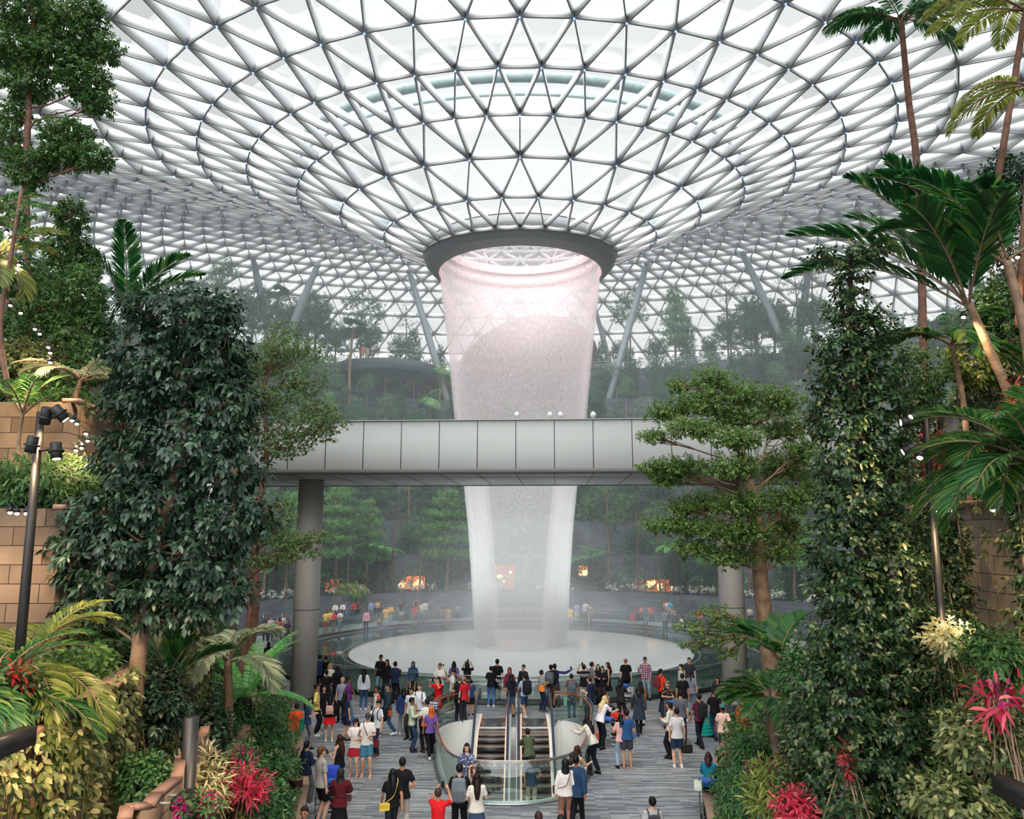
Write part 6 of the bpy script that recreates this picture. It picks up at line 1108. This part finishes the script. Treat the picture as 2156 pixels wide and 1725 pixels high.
# small children held in arms
person('small child with dark cap carried by the woman in cream', on(988, 1640, .72)+Vector((0, -.05, 0)), 200, 'sit', .95, (T, (206,196,190)), (SHT, (70,66,80)), 'cap', (60,62,72), 'a', (60,110,160))
person('toddler in white held by the man in cream T-shirt at the pool glass', on(933, 1430, .82), 170, 'sit', .85, (T, (226,222,214)), (SHT, (120,130,150)), 'short', BK, 'a', WH)
FAR = [ # head px, py, facing, pose, z of ground, top, bottom, hair
(687,1285,180,'stand',0,(T,(226,196,96)),(SHT,(200,40,46)),'bob','yellow'),(705,1286,150,'folded',0,(T,(220,60,84)),(SHT,GY),'bob','coral red'),(717,1284,160,'hold',0,(T,(206,214,226)),('skirt',(150,180,206)),'short','pale blue'),
(680,1254,180,'sit',.85,(L2,WH),(J_,(150,176,196)),'short','white'),(688,1252,170,'sit',.85,(L2,WH),(TR,BK),'bob','white'),(772,1283,180,'stand',0,(L2,(220,160,184)),(J_,BK),'bob','pink'),(785,1281,170,'sit',.42,(T,(228,190,84)),('skirt',(212,50,60)),'bob','yellow'),
(804,1295,120,'crouch',0,(L2,(212,160,70)),(J_,(70,96,130)),'bob','ochre'),(823,1272,175,'phone',0,(L2,(218,168,80)),(J_,(150,176,196)),'short','golden yellow'),(813,1276,180,'hold',0,(T,(222,180,90)),(TR,GY),'short','yellow'),(845,1265,200,'stand',0,(T,(36,38,46)),(SHT,(216,212,204)),'short','black'),
(780,1261,180,'sit',.85,(T,(52,84,140)),(TR,(120,140,180)),'short','blue'),(792,1260,180,'sit',.85,(T,(180,50,66)),(TR,(60,70,90)),'bob','red'),(812,1261,180,'sit',.85,(T,(96,40,60)),(TR,BK),'bob','maroon'),(821,1258,180,'sit',.85,(T,(130,166,210)),(TR,GY),'short','sky blue'),
(863,1261,180,'sit',.85,(T,(70,56,60)),(TR,BK),'bob','brown'),(843,1259,180,'sit',.85,(T,(190,170,150)),(TR,BK),'short','tan'),(873,1273,170,'hold',0,(T,(196,60,60)),('skirt',(60,70,80)),'long','red'),(879,1270,190,'phone',0,('tank',(110,116,110)),(SHT,(90,96,100)),'long','grey-green'),(888,1268,180,'selfie',0,(T,(210,206,200)),(TR,(70,90,130)),'short','white'),(896,1264,180,'stand',0,(T,(204,200,196)),(J_,(80,110,160)),'cap','white'),
(919,1263,170,'sit',.85,(T,(44,44,50)),(SHT,(60,60,66)),'bob','black'),(933,1261,190,'sit',.85,('tank',(50,46,50)),(SHT,(70,66,70)),'short','black'),(948,1258,180,'sit',.85,(T,(110,110,112)),(TR,BK),'short','grey'),(944,1276,180,'selfie',0,(T,(176,150,120)),('skirt',(150,130,110)),'long','tan'),(961,1275,180,'sit',.42,(T,(70,76,80)),(SHT,DK),'bob','slate'),(971,1272,180,'sit',.42,(T,(50,60,60)),(SHT,DK),'short','dark green'),(983,1267,180,'sit',.42,(T,(150,140,160)),(TR,DK),'bob','lilac'),(909,1270,170,'sit',.42,(T,(60,50,56)),(SHT,DK),'bob','plum'),
(1200,1276,180,'stand',0,(T,(232,214,120)),(TR,GY),'short','yellow'),(1214,1268,175,'stand',0,(T,(170,176,210)),(SHT,(190,170,150)),'bob','lilac blue'),(1233,1265,185,'stand',0,(L2,(226,224,222)),(TR,BK),'long','white'),(1242,1270,170,'walk',0,(T,(160,156,150)),(TR,GY),'short','grey'),(1256,1280,180,'sit',.42,(T,(120,60,60)),(TR,DK),'bob','dark red'),(1266,1280,180,'sit',.42,(T,(206,130,110)),(TR,DK),'bob','peach'),(1275,1281,180,'sit',.42,(T,(210,80,56)),(TR,DK),'short','orange-red'),(1289,1278,180,'sit',.42,(T,(140,170,200)),(J_,(140,170,200)),'short','pale blue'),
(1298,1268,180,'sit',.85,(T,(210,214,220)),(TR,GY),'short','white'),(1308,1266,170,'sit',.85,(T,(210,140,90)),(TR,GY),'bob','orange'),(1324,1265,185,'sit',.85,(T,(70,160,214)),(SHT,(210,206,200)),'short','bright blue'),(1332,1279,180,'sit',.42,(T,(150,130,130)),(TR,DK),'bob','mauve'),(1345,1277,180,'sit',.42,(T,(80,110,130)),(TR,GY),'short','teal grey'),(1358,1274,180,'stand',0,(T,(100,120,130)),(J_,(140,160,176)),'short','blue-grey'),(1372,1277,180,'stand',.42,(T,(222,190,150)),(TR,GY),'bob','peach'),(1379,1281,170,'sit',.42,(T,(216,90,60)),(SHT,GY),'short','orange'),(1399,1283,170,'hold',0,(T,(120,130,140)),(TR,DK),'short','grey'),(1437,1296,100,'sit',.2,(T,(216,214,210)),(TR,DK),'short','white'),(1447,1280,180,'sit',.42,(T,(220,70,40)),(TR,DK),'bob','orange-red'),(1491,1274,180,'sit',.85,(T,(214,190,160)),(TR,DK),'bob','cream'),(1504,1269,180,'sit',.85,(T,(190,180,160)),(TR,DK),'short','beige'),
(561,1296,190,'stand',0,(T,(60,56,60)),(TR,DK),'bob','dark'),(571,1298,200,'stand',0,(T,(190,180,176)),(TR,DK),'short','off-white'),(592,1300,120,'lean',0,(T,(196,90,84)),(TR,DK),'bob','salmon'),(600,1293,120,'lean',0,(L2,(214,200,190)),(TR,GY),'fringe','cream'),(606,1304,180,'stand',0,(T,(50,50,56)),(TR,DK),'bob','black')]
cnt = defaultdict(list)
for r in FAR:
    px, py, fc, p, z, top, bot, hr, nm = r; h = 1.68; q = on(px, py, z+h*(joints(p)['head'][2]+.12)/1.70); rr = math.hypot(q.x, q.y-CY)
    if z > .1 or p == 'sit': R_ = {.42: 20.25, .85: 21.6}.get(z, rr); ang = math.atan2(q.y-CY, q.x); sitp = p == 'sit'; R_ += -.1; q = Vector((R_*math.cos(ang), CY+R_*math.sin(ang), 0)); z0 = z-(0 if not sitp else .42) if z in (.42, .85) else z
    else: z0 = z
    if p == 'sit' and z in (.42, .85): q2 = Vector((q.x, q.y, 0)); d = Vector((q.x, q.y-CY, 0)).normalized(); q = q2-d*(.35 if z == .42 else .45)
    o = person('x', (q.x, q.y, max(0, z0)), fc, p, h, top, bot, hr, BK, 'b', DK, 'onlookers beyond the pool', fine=False)
    w = {'sit': 'sitting', 'crouch': 'crouching', 'selfie': 'with an arm stretched out', 'lean': 'leaning', 'walk': 'walking'}.get(p, 'standing'); cnt[(nm, w, q.x > 0)].append((abs(q.x), o, {'skirt': 'skirt', 'shorts': 'shorts'}.get(bot[0], 'trousers')))
for (nm, w, rt), L_ in cnt.items():
    L_.sort(key=lambda t: t[0])
    for i, (_, o, bt) in enumerate(L_): o['label'] = 'person in %s top %s beyond the pool, %s of the waterfall%s' % (nm, w, 'right' if rt else 'left', '' if len(L_) == 1 else ', %s outward' % ORD[i])
person('person in orange top looking over the high curved balcony railing', (at(765, 760, 86).x, 85.6, 26.35), 180, 'stand', 1.66, (T, (232, 120, 84)), ('skirt', (190, 150, 130)), 'bob', BK, 'b', DK, fine=False)
person('second person beside the orange top on the high balcony', (at(773, 760, 86.3).x, 86.2, 26.35), 160, 'stand', 1.7, (T, (190, 170, 160)), (TR, GY), 'short', BK, 'b', DK, fine=False)
# ------------------------------------------------------------------ lamps
lampglow = emis('lampglow', (1., .72, .42), 14)
def spotlamp(parent, p, d, name='spotlight', r=.075, L_=.2):
    d = nrm(V3(*d)); b = MB(); b.tube([V3(*p)-d*L_*.4, V3(*p)-d*L_*.38, V3(*p)+d*L_*.2, V3(*p)+d*L_*.6], [r*.7, r*.85, r*.85, r*.85], 16); b.tube([V3(*p)+d*L_*.1, V3(*p)+d*L_*.2], [r*1.15, r*1.15], 16)
    o = b.obj(name, M['darksteel'], parent); g_ = MB(); g_.tube([V3(*p)+d*(L_*.6), V3(*p)+d*(L_*.605)], [r*.6, r*.6], 12); g_.obj('lens', lampglow, o); return o
def lightat(p, d, e, col=(1., .68, .36), size=100, name='warm_spot'):
    l = bpy.data.lights.new(name, 'SPOT'); l.energy = e; l.color = col; l.spot_size = math.radians(size); l.spot_blend = .8; l.shadow_soft_size = .06
    o = bpy.data.objects.new(name, l); C.objects.link(o); o.location = p; o.rotation_euler = Vector(d).to_track_quat('-Z', 'Y').to_euler(); return o
def lamppost(label, px0, py0, px1, py1, Y, heads):
    a = at(px0, py0, Y); c = at(px1, py1, Y); gz = ground(a.x, Y); t = tag(empty('lamp_post', (a.x, Y, gz)), label, 'lamp post'); top = c-Vector((a.x, Y, gz)); b = MB(); b.tube([(0, 0, 0), tuple(top*.35), tuple(top)], [.06, .055, .045], 12); b.tube([tuple(top*.12), tuple(top*.13)], [.075, .075], 12); b.obj('pole', M['darksteel'], t, True)
    for (hx, hy, d) in heads:
        q = at(hx, hy, Y-.15)-Vector((a.x, Y, gz)); b = MB(); b.tube([(top.x*q.z/top.z, top.y, q.z), (q.x, q.y, q.z)], .015, 6); b.obj('arm', M['darksteel'], t); spotlamp(t, q, d)
        w = Vector((a.x, Y, gz))+q+Vector(d).normalized()*.2; lightat(w, d, 28)
    return t
lamppost('dark lamp post with four spotlights before the left stone wall', 53, 1262, 86, 868, 9.3, [(97, 872, (-.25, .3, -.8)), (123, 868, (.6, .3, -.7)), (68, 932, (-.2, .1, -1)), (118, 946, (.2, -.1, -1))])
lamppost('dark lamp post with four spotlights beside the right column tree', 1968, 1150, 1946, 868, 11.0, [(1932, 876, (-.9, -.2, -.25)), (1916, 888, (-1, .2, -.1)), (1941, 950, (-.4, -.3, -.8)), (1918, 944, (-.8, .2, -.4))])
# strings of small lamps on the walls
def lampset(pts, Y, side, e, group, labf):
    for i, (px, py) in enumerate(pts):
        p = at(px, py, Y); t = tag(empty('wall_lamp', p), labf(i), 'lamp', group); b = MB(); b.tube([(0, 0, .05), (0, 0, -.02)], [.02, .055], 10); b.tube([(0, 0, .05), (-side*-.15, .12, .12)], .01, 5); b.obj('lamp_shade', M['darksteel'], t)
        b = MB(); b.ell((0, 0, -.03), (.03, .03, .024), 10, 6); b.obj('bulb', lampglow, t)
        if i % 2 == 0: lightat(p+Vector((0, 0, -.08)), (-side*.0+(-.3 if side < 0 else .3), .35, -1), e, size=140)
oo = lambda n, s: (lambda i: s % ORD[i] if i < 10 else s % 'last')
lampset([(152, 882), (162, 889), (181, 910), (185, 925), (172, 940), (160, 945)], 12.6, -1, 55, 'curved cluster of small lamps left', lambda i: 'small glowing lamp, %s from the top in the curved cluster beside the left lamp post' % ORD[i])
lampset([(14, 486), (24, 502), (40, 555), (37, 572), (22, 640), (44, 656), (74, 690), (84, 700), (102, 728), (106, 740), (106, 760)], 13.4, -1, 60, 'string of small lamps down the left side', lambda i: 'small glowing lamp, %s from the top of the string down the left edge' % (ORD[i] if i < 10 else 'last'))
lampset([(22, 1075), (36, 1077), (56, 1077)], 10.8, -1, 50, 'small lamps under the left wall coping', lambda i: 'small glowing lamp under the left wall coping, %s from the edge' % ORD[i])
lampset([(1975, 1072), (1999, 1071), (2090, 1070)], 10.6, 1, 60, 'small lamps under the right wall coping', lambda i: 'small glowing lamp by the right lamp post base, %s from the left' % ORD[i])
lampset([(2028, 664), (2111, 558), (2128, 543), (2142, 538)], 11.4, 1, 70, 'small lamps among the right palms', lambda i: 'small glowing lamp among the right palm trunks, %s from the left' % ORD[i])
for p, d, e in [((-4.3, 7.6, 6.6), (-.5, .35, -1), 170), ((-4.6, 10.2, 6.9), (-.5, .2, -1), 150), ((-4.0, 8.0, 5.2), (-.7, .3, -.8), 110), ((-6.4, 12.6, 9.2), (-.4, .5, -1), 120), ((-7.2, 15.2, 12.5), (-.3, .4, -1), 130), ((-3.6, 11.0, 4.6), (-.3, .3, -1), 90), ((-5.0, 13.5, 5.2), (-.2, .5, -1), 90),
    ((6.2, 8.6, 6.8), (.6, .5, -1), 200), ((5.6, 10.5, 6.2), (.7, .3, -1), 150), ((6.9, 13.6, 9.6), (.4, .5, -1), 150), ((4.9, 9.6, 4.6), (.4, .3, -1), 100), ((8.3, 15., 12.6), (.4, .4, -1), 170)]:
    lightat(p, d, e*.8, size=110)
# steel planter ledges and brackets, left and right
def ledge(label, pts, w=.14, hgt=.16):
    P = [at(x, y, Y) for x, y, Y in pts]; t = tag(empty('planter_ledge', P[0]), label, 'ledge'); b = MB()
    for a, c in zip(P[:-1], P[1:]): b.bar(a-P[0], c-P[0], w, hgt)
    b.obj('beam', M['darksteel'], t); b = MB()
    for a, c in zip(P[:-1], P[1:]):
        for f in (.15, .85): q = a.lerp(c, f)-P[0]; s = -1 if P[0].x < 0 else 1; b.bar(q, q+Vector((s*.5, .0, 0)), .03, .03)
    b.obj('bracket_arm', mat('brk', (.3, .28, .26), .5), t); return t
ledge('dark steel planter ledge at the left edge', [(-40, 1588, 7.0), (62, 1548, 7.6)]); ledge('dark steel planter ledge jutting from the upper left bed', [(132, 1500, 8.8), (190, 1484, 9.4)]); ledge('dark steel planter ledge by the dark post, bottom left', [(368, 1696, 9.6), (396, 1672, 10.2)], .1, .12); ledge('small steel ledge beside the pale palm trunk', [(440, 1590, 13.5), (456, 1568, 14.2)], .1, .1)
ledge('dark steel planter ledge at the bottom right edge', [(2105, 1652, 7.6), (2200, 1700, 7.0)]); ledge('dark steel planter ledge under the right shrubs', [(2010, 1610, 9.2), (2060, 1622, 8.8)])
# dark steel post lower left
p = at(390, 1725, 11.6); gz = ground(p.x, 11.6); t = tag(empty('steel_post', (p.x, 11.6, gz)), 'thick dark steel post beside the planter, bottom left', 'post'); b = MB(); b.tube([(0, 0, 0), (0, 0, at(396, 1510, 11.6).z-gz)], .105, 20); b.obj('shaft', mat('postgrey', (.03, .03, .034), .45, .3), t, True)
p = at(412, 1330, 21); gz = ground(p.x, 21); t = tag(empty('concrete_post', (p.x, 21, gz)), 'short grey post standing behind the pleated palm', 'post'); b = MB(); b.tube([(0, 0, 0), (0, 0, 3.4)], .28, 20); b.obj('shaft', M['column'], t, True)
# zigzag planter edge lower left
zz_ = [(262, 1725, 9.0), (268, 1700, 9.2), (312, 1696, 9.4), (330, 1672, 9.9), (372, 1640, 10.6), (380, 1600, 11.6), (428, 1546, 13.4), (432, 1532, 13.9)]
P = [at(*q) for q in zz_]; t = tag(empty('planter', P[2]), 'stone planter with a zigzag pale coping, bottom left', 'planter'); b = MB(); wb = MB()
for a, c in zip(P[:-1], P[1:]):
    b.bar(a-P[2], c-P[2], .15, .05); m_ = Vector((0, 0, -.75)); wb.bar(a-P[2]+m_, c-P[2]+m_, .14, 1.42)
b.obj('coping', M['bark'] if False else mat('coping_pink', srgb(140, 108, 94), .7, 0, .1, 2), t); wb.obj('planter_wall', wallL, t)
# litter bin
q = on(622, 1725, 0); q = Vector((at(622, 1700, 17.6).x, 19.2, 0)); b0 = on(622, 1640, .95); q = Vector((b0.x, b0.y, 0)); t = tag(empty('litter_bin', q), 'brown cylindrical litter bin with an opening on top', 'litter bin'); brz = mat('bronze', srgb(84, 56, 46), .4, .5, .15)
b = MB(); b.lathe([(.19, 0), (.19, .93), (.2, .95)], n=32); b.obj('body', brz, t, True); b = MB(); b.lathe([(.2, .95), (.19, .97), (.1, .97), (.09, .93), (.085, .6)], n=32); b.obj('lid', mat('bronzelid', srgb(150, 118, 98), .4, .5), t, True)
b = MB(); [b.box((-.185+.01*0, -.06, .8-.09*i), (.02, .04, .04)) for i in range(4)]; [b.box((-.13, -.145, .82-.1*i), (.05, .02, .05), .7) for i in range(4)]; b.obj('pictogram', mat('picto', srgb(206, 190, 180), .6), t)

# ------------------------------------------------------------------ bags, cases, phones and trolleys
def near(lab): return next(o for o in PEOPLE if o['label'].startswith(lab))
def local(o, v): 
    a = o.rotation_euler.z; s = o.scale.x; v = Vector(v)*s; return Vector(o.location)+Vector((v.x*math.cos(a)-v.y*math.sin(a), v.x*math.sin(a)+v.y*math.cos(a), v.z))
def carry(name, o, v, label, cat, rz=None):
    t = tag(empty(name, local(o, v)), label, cat); t.rotation_euler.z = o.rotation_euler.z if rz is None else rz; t.scale = o.scale; return t
def rbox(c, d, k=.25, n=5):
    """soft-cornered box"""
    b = MB(); N_ = 8; V = []
    import itertools
    u = np.linspace(-1, 1, N_)
    faces = []
    for ax in range(3):
        for sg in (-1, 1):
            g_ = np.array([(a, e) for a in u for e in u]); P = np.insert(g_, ax, sg, axis=1); L_ = np.linalg.norm(P, axis=1)[:, None]; sph = P/L_*1.12; Q = P*(1-k)+sph*k*1.0; base = len(V)*N_*N_; V.append(Q*np.array(d)/2+np.array(c))
            for i in range(N_-1):
                for j in range(N_-1): f = (base+i*N_+j, base+(i+1)*N_+j, base+(i+1)*N_+j+1, base+i*N_+j+1); faces.append(f if (sg > 0) == (ax != 1) else f[::-1])
    b.add(np.concatenate(V), faces); return b
def rucksack(lab, col, label, sz=(.29, .17, .42), strap=None, z=1.2):
    o = near(lab); t = carry('rucksack', o, (0, -.22, z), label, 'rucksack'); rbox((0, 0, 0), sz, .45).obj('pack', cmat(col), t, True); rbox((0, -sz[1]*.5, -sz[2]*.18), (sz[0]*.75, .07, sz[2]*.45), .4).obj('pocket', cmat(tuple(int(c*.85) for c in col)), t, True)
    b = MB()
    for e in (-1, 1): b.tube(spline([(e*.1, .08, sz[2]*.42), (e*.11, .14, .24), (e*.115, .25, .235), (e*.12, .345, .12), (e*.13, .33, -.05), (e*.14, .18, -.16), (e*.12, .07, -.17)], 16), .014, 6)
    b.obj('strap', cmat(strap or col), t, True); return t
rucksack('man in black with his back turned', (112, 120, 126), 'grey drawstring rucksack on the man in black at the bottom', (.32, .16, .5)); rucksack('woman in black top and short red skirt', (222, 176, 162), 'pale pink rucksack above the short red skirt', (.27, .14, .3), z=1.12)
rucksack('boy in light blue shirt', (34, 38, 48), 'big black rucksack on the boy in light blue', (.34, .24, .56)); rucksack('man with an orange neck scarf', (96, 104, 110), 'round grey rucksack on the man with the orange scarf', (.36, .26, .46)); rucksack('man in violet-blue', (28, 30, 36), 'black rucksack on the selfie man', (.34, .24, .5)); rucksack('person in checked shirt', (92, 102, 110), 'grey rucksack on the checked shirt behind the rail', (.32, .2, .46))
rucksack('man in orange-red', (132, 48, 66), 'small maroon and grey rucksack on the orange-red T-shirt', (.26, .18, .4)); rucksack('man in maroon shirt', (40, 42, 48), 'black rucksack on the maroon shirt', (.3, .18, .46)); rucksack('dark-haired person in grey top', (58, 58, 64), 'dark straps and pack on the grey top at the bottom', (.26, .12, .4)); rucksack('man in white shirt with dark rucksack', (38, 46, 72), 'navy rucksack worn by the man in white shirt'); rucksack('young man in white polo', (24, 26, 32), 'black rucksack on the young man in white polo')
def bag(lab, v, d, col, label, strap=None, name='handbag'):
    o = near(lab); t = carry(name, o, v, label, 'bag'); rbox((0, 0, 0), d, .3).obj('pouch', cmat(col, .6), t, True); b = MB()
    if strap: P = [(Vector(q)-Vector(v)) for q in strap]; b.tube(spline([tuple(p) for p in P], 20), .009, 6)
    else: b.tube(spline([(-d[0]*.35, 0, d[2]*.45), (-d[0]*.25, 0, d[2]*.45+.14), (d[0]*.25, 0, d[2]*.45+.14), (d[0]*.35, 0, d[2]*.45)], 12), .008, 6)
    rbox((0, -d[1]*.42, d[2]*.15), (d[0]*.92, .02, d[2]*.6), .2).obj('flap', cmat(tuple(int(c*.88) for c in col), .6), t, True); b.obj('strap', cmat(col, .6), t, True); return t
cross = lambda x, z, s=1: [(x, -.1, z+.08), (0, -.16, 1.12), (-s*.1, -.13, 1.4), (-s*.12, 0, 1.47), (-s*.08, .12, 1.36), (.06*s, .15, 1.05), (x, .05, z+.08)]
bag('long-haired woman in black with a yellow', (-.2, -.1, .88), (.26, .09, .17), (236, 202, 84), 'yellow crossbody handbag on the long-haired woman in black', cross(-.2, .88, -1)); bag('tall man in white T-shirt', (-.24, .0, .86), (.2, .1, .2), (104, 34, 42), 'dark red shoulder bag on the man gazing up', cross(-.24, .86, -1)); bag('long-haired woman in cream blouse', (.24, 0, .98), (.22, .1, .24), (232, 104, 84), 'coral handbag hanging from the woman bending over the rail')
bag('bearded man', (-.24, .05, .78), (.2, .1, .18), (196, 92, 44), 'orange-brown bag beside the bearded man in teal'); bag('man in light T-shirt', (.28, 0, .52), (.34, .16, .24), (44, 36, 34), 'black holdall held low by the man in white sneakers', name='holdall'); bag('boy in light blue', (-.24, .05, .58), (.3, .1, .36), (226, 226, 222), 'white carrier bag held by the boy in light blue', name='carrier_bag'); bag('person in vivid orange', (.2, -.05, 1.0), (.16, .12, .44), (22, 132, 104), 'green shoulder bag on the person in vivid orange')
bag('person in checked shirt', (-.26, 0, .62), (.14, .1, .34), (150, 206, 200), 'mint green bag hanging beside the checked shirt', name='carrier_bag'); bag('man in yellow sweater', (0, -.15, 1.16), (.16, .07, .22), (34, 34, 40), 'black sling bag on the yellow sweater', [(0, -.12, 1.25), (.1, -.1, 1.4), (.12, .02, 1.46), (0, .13, 1.25), (-.14, .08, 1.1), (-.1, -.1, 1.08)]); bag('man in blue T-shirt, grey', (.2, -.02, .94), (.22, .06, .08), (54, 112, 170), 'small bright blue bag at the hip of the man in blue', cross(.2, .94)); bag('slim woman in a sleeveless', (.05, -.17, 1.2), (.18, .09, .22), (176, 170, 182), 'grey lilac bag on the back of the black-dress woman'); bag('person in black top and denim shorts', (.22, -.08, 1.05), (.2, .1, .2), (60, 50, 56), 'dark patterned bag at the hip above the escalators')
bag('man in cream raglan', (.2, .06, .92), (.2, .07, .16), (30, 30, 34), 'black pouch bag of the man in cream raglan shirt', cross(.2, .92))
bag('woman in dark headscarf and maroon', (.18, .06, .98), (.2, .07, .16), (92, 60, 56), 'brown strapped bag on the maroon cape', cross(.18, .98))
bag('woman in black headscarf', (-.2, .08, .96), (.22, .08, .2), (46, 40, 44), 'dark shoulder bag on the woman in cream cardigan', cross(-.2, .96, -1))
def phone(lab, v, label, rx=0, big=1):
    o = near(lab); t = tag(rbox((0, 0, 0), (.072*big, .012, .145*big), .1).obj('phone', cmat((34, 34, 40), .3), None, True), label, 'phone'); t.location = local(o, v); t.rotation_euler = (rx, 0, o.rotation_euler.z); return t
phone('woman in black racerback', (0, .47, 1.2), 'phone held by the woman in the black racerback vest', -.6); phone('woman in navy top', (0, .47, 1.2), 'phone of the woman in navy top near the bin', -.6); phone('man in bright red', (0, .36, 1.66), 'phone held up by the man in bright red'); phone('man in violet-blue', (.63, .2, 1.52), 'phone at the end of the selfie arm'); phone('man in black T-shirt with pale', (0, .36, 1.66), 'phone raised by the man with pale chest stripes'); phone('woman in black photographing', (0, .36, 1.66), 'phone raised by the woman in black at the glass'); phone('woman in red dress', (0, .36, 1.66), 'phone raised by the woman in red dress'); phone('man in navy shirt filming', (0, .47, 1.22), 'phone of the man filming in navy shirt', -.4); phone('long-haired woman in blue shirt', (0, .47, 1.2), 'phone of the long-haired woman in blue shirt', -.6)
o = near('man in pale green'); t = tag(rbox((0, 0, 0), (.3, .22, .01), .1).obj('papers', cmat((228, 230, 232)), None), 'white papers held between two men left of the rail', 'papers'); t.location = local(o, (0, .5, 1.16)); t.rotation_euler = (.4, 0, o.rotation_euler.z)
def suitcase(pos, rz, col, label, h=.66, tilt=0):
    t = tag(empty('suitcase', pos, rz), label, 'suitcase'); t.rotation_euler = (tilt, 0, rz); rbox((0, 0, h/2+.05), (.44, .27, h), .22).obj('shell', cmat(col, .35), t, True); b = MB()
    for z in np.linspace(.2, h-.08, 5): b.box((0, -.14, z), (.36, .012, .02))
    b.obj('shell_rib', cmat(tuple(int(c*.8) for c in col), .4), t); b = MB(); b.tube([(-.1, .08, h), (-.1, .08, h+.4), (.1, .08, h+.4), (.1, .08, h)], .01, 6); b.obj('pull_handle', M['steel'], t)
    for x in (-.17, .17):
        for y in (-.09, .09): w = MB(); w.tube([(x-.015, y, .03), (x+.015, y, .03)], .03, 10); w.obj('wheel', M['darksteel'], t)
    return t
q = on(1487, 1552, 0); suitcase(q, .15, (34, 196, 180), 'bright teal hard suitcase pulled across the floor, right', .72); q = on(1333, 1310, 0); suitcase(q, 0, (226, 56, 100), 'hot pink suitcase by the benches beyond the pool'); q = on(1276, 1506, .3); suitcase(Vector((q.x, q.y+.2, .0)), .8, (28, 30, 36), 'black suitcase tilted against the luggage cart, centre right', .6, .35)
def trolley(pos, rz, label, cases):
    t = tag(empty('luggage_trolley', pos, rz), label, 'trolley'); b = MB()
    for x in (-.28, .28): b.tube([(x, -.45, .15), (x, .55, .12)], .016, 6); b.tube([(x, -.42, .15), (x*.95, -.48, .95), (x*.95, -.6, 1.02)], .016, 6)
    for y in (-.4, -.1, .2, .5): b.tube([(-.28, y, .14), (.28, y, .14)], .012, 6)
    for z in (.4, .55, .7, .85): b.tube([(-.27, -.45, z), (.27, -.45, z)], .01, 6)
    b.obj('frame', M['steel'], t, True); b = MB(); b.tube([(-.28, -.6, 1.02), (.28, -.6, 1.02)], .022, 8); b.obj('push_bar', cmat((60, 110, 190), .4), t, True); b = MB(); b.box((0, -.55, .95), (.36, .16, .12)); b.obj('basket', cmat((56, 96, 170), .5), t)
    for x, y in ((-.26, -.35), (.26, -.35), (0, .5)): w = MB(); w.tube([(x-.02, y, .065), (x+.02, y, .065)], .065, 12); w.obj('wheel', M['darksteel'], t)
    for nm, c, d, col, lab in cases:
        m_ = Matrix.Rotation(rz, 4, 'Z'); k = tag(rbox((0, 0, 0), d, .35).obj(nm, cmat(col, .6), None, True), lab, 'luggage'); k.location = Vector(pos)+m_ @ Vector(c); k.rotation_euler.z = rz
    return t
q = on(692, 1716, 0); trolley(q, .1, 'steel luggage trolley between the grey T-shirt man and the maroon cape', [('suitcase', (0, .12, .42), (.5, .3, .5), (36, 34, 40), 'black suitcase low on the bottom left luggage trolley'), ('duffel_bag', (0, .12, .95), (.46, .34, .36), (52, 80, 196), 'bright blue duffel bag on top of the bottom left trolley'), ('carton', (0, .1, .7), (.4, .28, .12), (120, 96, 120), 'purple-grey bundle under the blue duffel bag')])
q = on(1296, 1570, 0); trolley(q, -.6, 'luggage trolley with a blue basket before the blonde woman', [('suitcase', (0, .2, .48), (.42, .28, .6), (30, 32, 38), 'black upright suitcase on the centre right trolley'), ('jacket_bundle', (.05, .1, .92), (.46, .3, .2), (236, 64, 44), 'bright red bundle on the centre right trolley')])
q = on(1500, 1652, .9); trolley(Vector((q.x+.12, q.y+.6, 0)), -.3, 'luggage trolley pushed by the woman in teal', [('rucksack', (.1, .1, .95), (.36, .28, .34), (34, 38, 52), 'dark rucksack on the teal cardigan woman\'s trolley'), ('carrier_bag', (-.3, -.45, .8), (.2, .16, .24), (216, 226, 206), 'pale carrier bag hanging from the teal cardigan woman\'s trolley')])
q = on(1408, 1530, 0); trolley(q, .1, 'luggage trolley behind the cream shirt man', [('suitcase', (0, .2, .5), (.42, .28, .6), (44, 48, 56), 'dark suitcase on the trolley behind the cream shirt man')])
q = on(1322, 1490, 0); trolley(q, -.4, 'luggage trolley beside the dark-skinned woman in black', [('duffel_bag', (0, .1, .6), (.46, .3, .4), (196, 196, 198), 'black and white patterned bag on the trolley near the rail')])
# ------------------------------------------------------------------ mist
for k, (r, h_, d) in enumerate([(10.5, 8, .007), (7.6, 4.6, .016), (5.0, 2.4, .035)]):
    b = MB(); b.ell((0, CY, .3), (r, r, h_), 40, 20); tag(b.obj('spray_mist', volmat('mist_%d' % k, d)), 'pale mist hanging over the splash disc at the foot of the fall', 'mist', 'mist at the foot of the fall', kind='stuff')
b = MB(); b.box((0, 78, 14), (90, 72, 42)); tag(b.obj('haze', volmat('haze_far', .0055, (.86, .96, 1.))), 'thin pale haze in the far valley', 'haze', kind='stuff')
